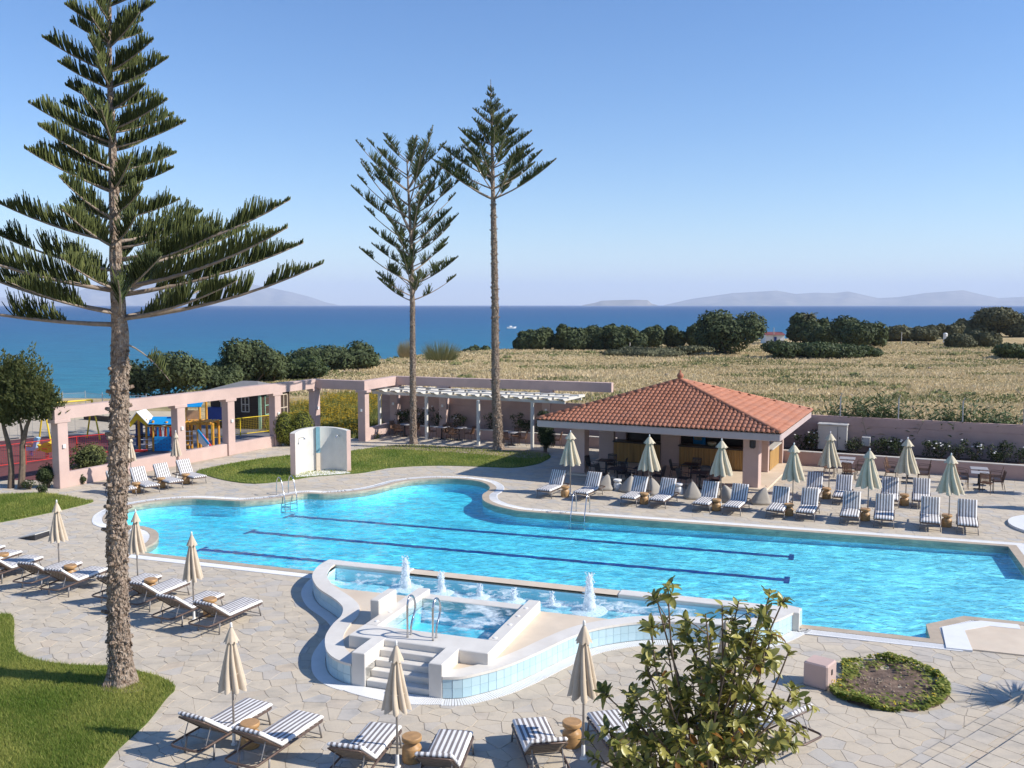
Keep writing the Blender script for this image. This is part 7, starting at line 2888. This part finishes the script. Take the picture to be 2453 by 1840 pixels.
# ------------------------------------------------------------------ yucca outside the right edge, whose shadow falls on the paving
def yucca(loc, h, label, seed):
    t = thing('yucca', label, 'yucca', loc)
    r = random.Random(seed)
    mb = MB(); mb.tube([(0, 0, 0), (.05, 0, h * .5), (0, .03, h)], [.12, .10, .08], 8); mb.build('trunk', M['stem'], t)
    mb = MB(); mb.tint = 0
    for k in range(170):
        d = Vector((r.gauss(0, 1), r.gauss(0, 1), r.gauss(.35, .8))).normalized()
        p = Vector((0, 0, h)) + d * .05
        L = r.uniform(.6, 1.05)
        s = d.cross(Vector((0, 0, 1))).normalized() * .028
        e = p + d * L - Vector((0, 0, .08 * L))
        m_ = p.lerp(e, .4)
        mb.tint = r.uniform(.1, .9)
        mb._add([tuple(p), tuple(m_ - s), tuple(e), tuple(m_ + s)], [(0, 1, 2, 3)])
    mb.build('leaves', M['darkshrub'], t)
    return t
sp = G(2440, 1675)
yucca((sp.x + 2.05, sp.y - .36, 0), 1.55, 'spiky yucca on a short trunk beside the stone steps', 3)
# one more umbrella of the far row just outside, seen by its shadow
put_umb(uc, (2560, 1222), 'closed cream umbrella beyond the last terrace table', 'closed cream umbrellas on the bar side', 1.0)
put_umb(uc, (2530, 1185), 'closed cream umbrella by the planter past the last table', 'closed cream umbrellas on the bar side', 2.0)

# ------------------------------------------------------------------ far odds and ends
def far_box(x0, x1, yt, yb, m, name, label, cat, d, roof=None):
    g = G((x0 + x1) / 2, yb)
    w, h = (x1 - x0) / FPX * g.y, (yb - yt) / FPX * g.y
    t = thing(name, label, cat, (g.x, g.y, land_z(g.x, g.y) - .1))
    mb = MB(); mb.rbox((0, 0, h / 2), (w, d, h), .03); mb.build('wall', m, t)
    if roof:
        mb = MB(); mb._add([(-w * .55, -d * .6, h), (w * .55, -d * .6, h), (w * .55, d * .6, h), (-w * .55, d * .6, h), (-w * .5, 0, h * 1.3), (w * .5, 0, h * 1.3)], [(0, 1, 5, 4), (2, 3, 4, 5), (1, 2, 5), (3, 0, 4), (3, 2, 1, 0)])
        mb.build('roof', roof, t)
    mb = MB(); mb.box((0, -d / 2 - .02, h * .45), (w * .16, .04, h * .7)); mb.build('door', M['navy'], t)
    return t
far_box(1828, 1872, 800, 822, M['white'], 'beach_shed', 'small white shed with red roof among the shore trees', 'shed', 4, basic('red_sheet', (.20, .06, .05), .6))
far_box(2305, 2352, 786, 802, M['white'], 'white_house', 'small distant white house among hazy trees', 'house', 6, M['white'])
g = G(2264, 821)
t = thing('water_tank', 'white cylindrical tank standing in the far field', 'tank', (g.x, g.y, land_z(g.x, g.y)))
mb = MB(); mb.lathe([(.42, 0), (.42, 1.9), (.3, 2.05), (.05, 2.1)], 16); mb.build('shell', M['white'], t)
mb = MB(); mb.lathe([(.46, -.1), (.46, .1)], 16); mb.build('base', M['cabinet'], t)
g = G(2209, 828)
t = thing('field_bench', 'dark low bench far out in the field', 'bench', (g.x, g.y, land_z(g.x, g.y)))
mb = MB(); mb.box((0, 0, .5), (3.1, .5, .12)); mb.build('seat', M['hutwood'], t)
for sx in (-1.2, 1.2):
    mb = MB(); mb.box((sx, 0, .22), (.15, .4, .44)); mb.build('leg', M['hutwood'], t)
for k, (px, yt, yb, lab) in enumerate(((1853, 786, 823, 'thin white pole by the beach shed'), (2159, 797, 826, 'grey pole standing in the far field'), (1509, 822, 840, 'short pale stake in front of the shrub row'))):
    g = G(px, yb)
    h = (yb - yt) / FPX * g.y
    mb = MB(); mb.tube([(g.x, g.y, land_z(g.x, g.y) - .2), (g.x, g.y, h)], .07, 6)
    mb.lathe([(.09, 0), (.09, .1)], 6, (g.x, g.y, h))
    tag(mb.build('pole', M['cabinet']), lab, 'pole')
# palm head above the shore trees
g = G(1936, 822)
t = thing('palm_tree', 'single palm head rising above the dark shore trees', 'palm', (g.x, g.y, 0))
hz_ = (822 - 757) / FPX * g.y
mb = MB(); mb.tube([(0, 0, 0), (.2, 0, hz_ * .5), (0, 0, hz_)], [.28, .2, .18], 8); mb.build('trunk', M['stem'], t)
mb = MB(); mb.tint = 0
r = random.Random(6)
for k in range(46):
    a = r.uniform(0, 6.28)
    el = r.uniform(-.4, 1.2)
    L = r.uniform(1.3, 2.0)
    pts = [Vector((math.cos(a) * L * f, math.sin(a) * L * f, hz_ + math.sin(el) * L * f - .5 * f * f * L)) for f in (0, .35, .7, 1)]
    for i in range(3):
        sd_ = Vector((-math.sin(a), math.cos(a), 0)) * (.22 * (1 - i / 3.5))
        mb.tint = r.uniform(.2, 1)
        mb._add([tuple(pts[i] - sd_ - Vector((0, 0, .12))), tuple(pts[i]), tuple(pts[i + 1]), tuple(pts[i + 1] - sd_ * .7 - Vector((0, 0, .12)))], [(0, 1, 2, 3)])
        mb._add([tuple(pts[i] + sd_ - Vector((0, 0, .12))), tuple(pts[i]), tuple(pts[i + 1]), tuple(pts[i + 1] + sd_ * .7 - Vector((0, 0, .12)))], [(0, 1, 2, 3)])
mb.build('crown', M['greyshrub'], t)
# motor boat
g = G(1224, 787, -4.0)
t = thing('motor_boat', 'tiny white motor boat crossing the sea between pine and shrubs', 'boat', (g.x, g.y, -4.0), rad(15))
mb = MB()
hull = [(-2.2, -.7, 0), (1.2, -.7, 0), (2.6, 0, .1), (1.2, .7, 0), (-2.2, .7, 0), (-2.3, -.9, .8), (1.3, -.9, .8), (3.0, 0, 1.0), (1.3, .9, .8), (-2.3, .9, .8)]
mb._add(hull, [(0, 1, 6, 5), (1, 2, 7, 6), (2, 3, 8, 7), (3, 4, 9, 8), (4, 0, 5, 9), (5, 6, 7, 8, 9)])
mb.build('hull', M['white'], t)
mb = MB(); mb.rbox((-.2, 0, 1.05), (1.4, 1.0, .6), .08); mb.build('cabin', M['white'], t)
# shore boulders and pale stones in the field
pbm = MB()
r = random.Random(13)
for k in range(90):
    y = r.uniform(60, 150)
    x = r.uniform(-.3 * y, .6 * y)
    if y < wall_y(x) + 4 or not inside(x, y, land_loop):
        continue
    s = r.uniform(.08, .3)
    pbm.lathe([(s * .8, -.05), (s, s * .3), (s * .6, s * .7), (s * .1, s * .8)], 6, (x, y, land_z(x, y)))
pbm.build('field_stones', M['dirt'], bpy.data.objects['field'], kind='stuff')

# ------------------------------------------------------------------ the air
def air():
    m = bpy.data.materials.new('haze_air')
    m.use_nodes = True
    nt = m.node_tree
    nt.nodes.remove(nt.nodes['Principled BSDF'])
    pv = nt.nodes.new('ShaderNodeVolumePrincipled')
    pv.inputs['Color'].default_value = (0.80, 0.88, 1.0, 1)
    pv.inputs['Density'].default_value = 5.5e-5
    pv.inputs['Anisotropy'].default_value = 0.0
    nt.links.new(pv.outputs[0], nt.nodes['Material Output'].inputs['Volume'])
    mb = MB()
    mb.box((0, 0, 495), (88000, 88000, 1012))
    o = mb.build('haze', m, kind='stuff')
    o['label'] = 'thin pale sea haze filling the whole view'
    o['category'] = 'haze'
air()
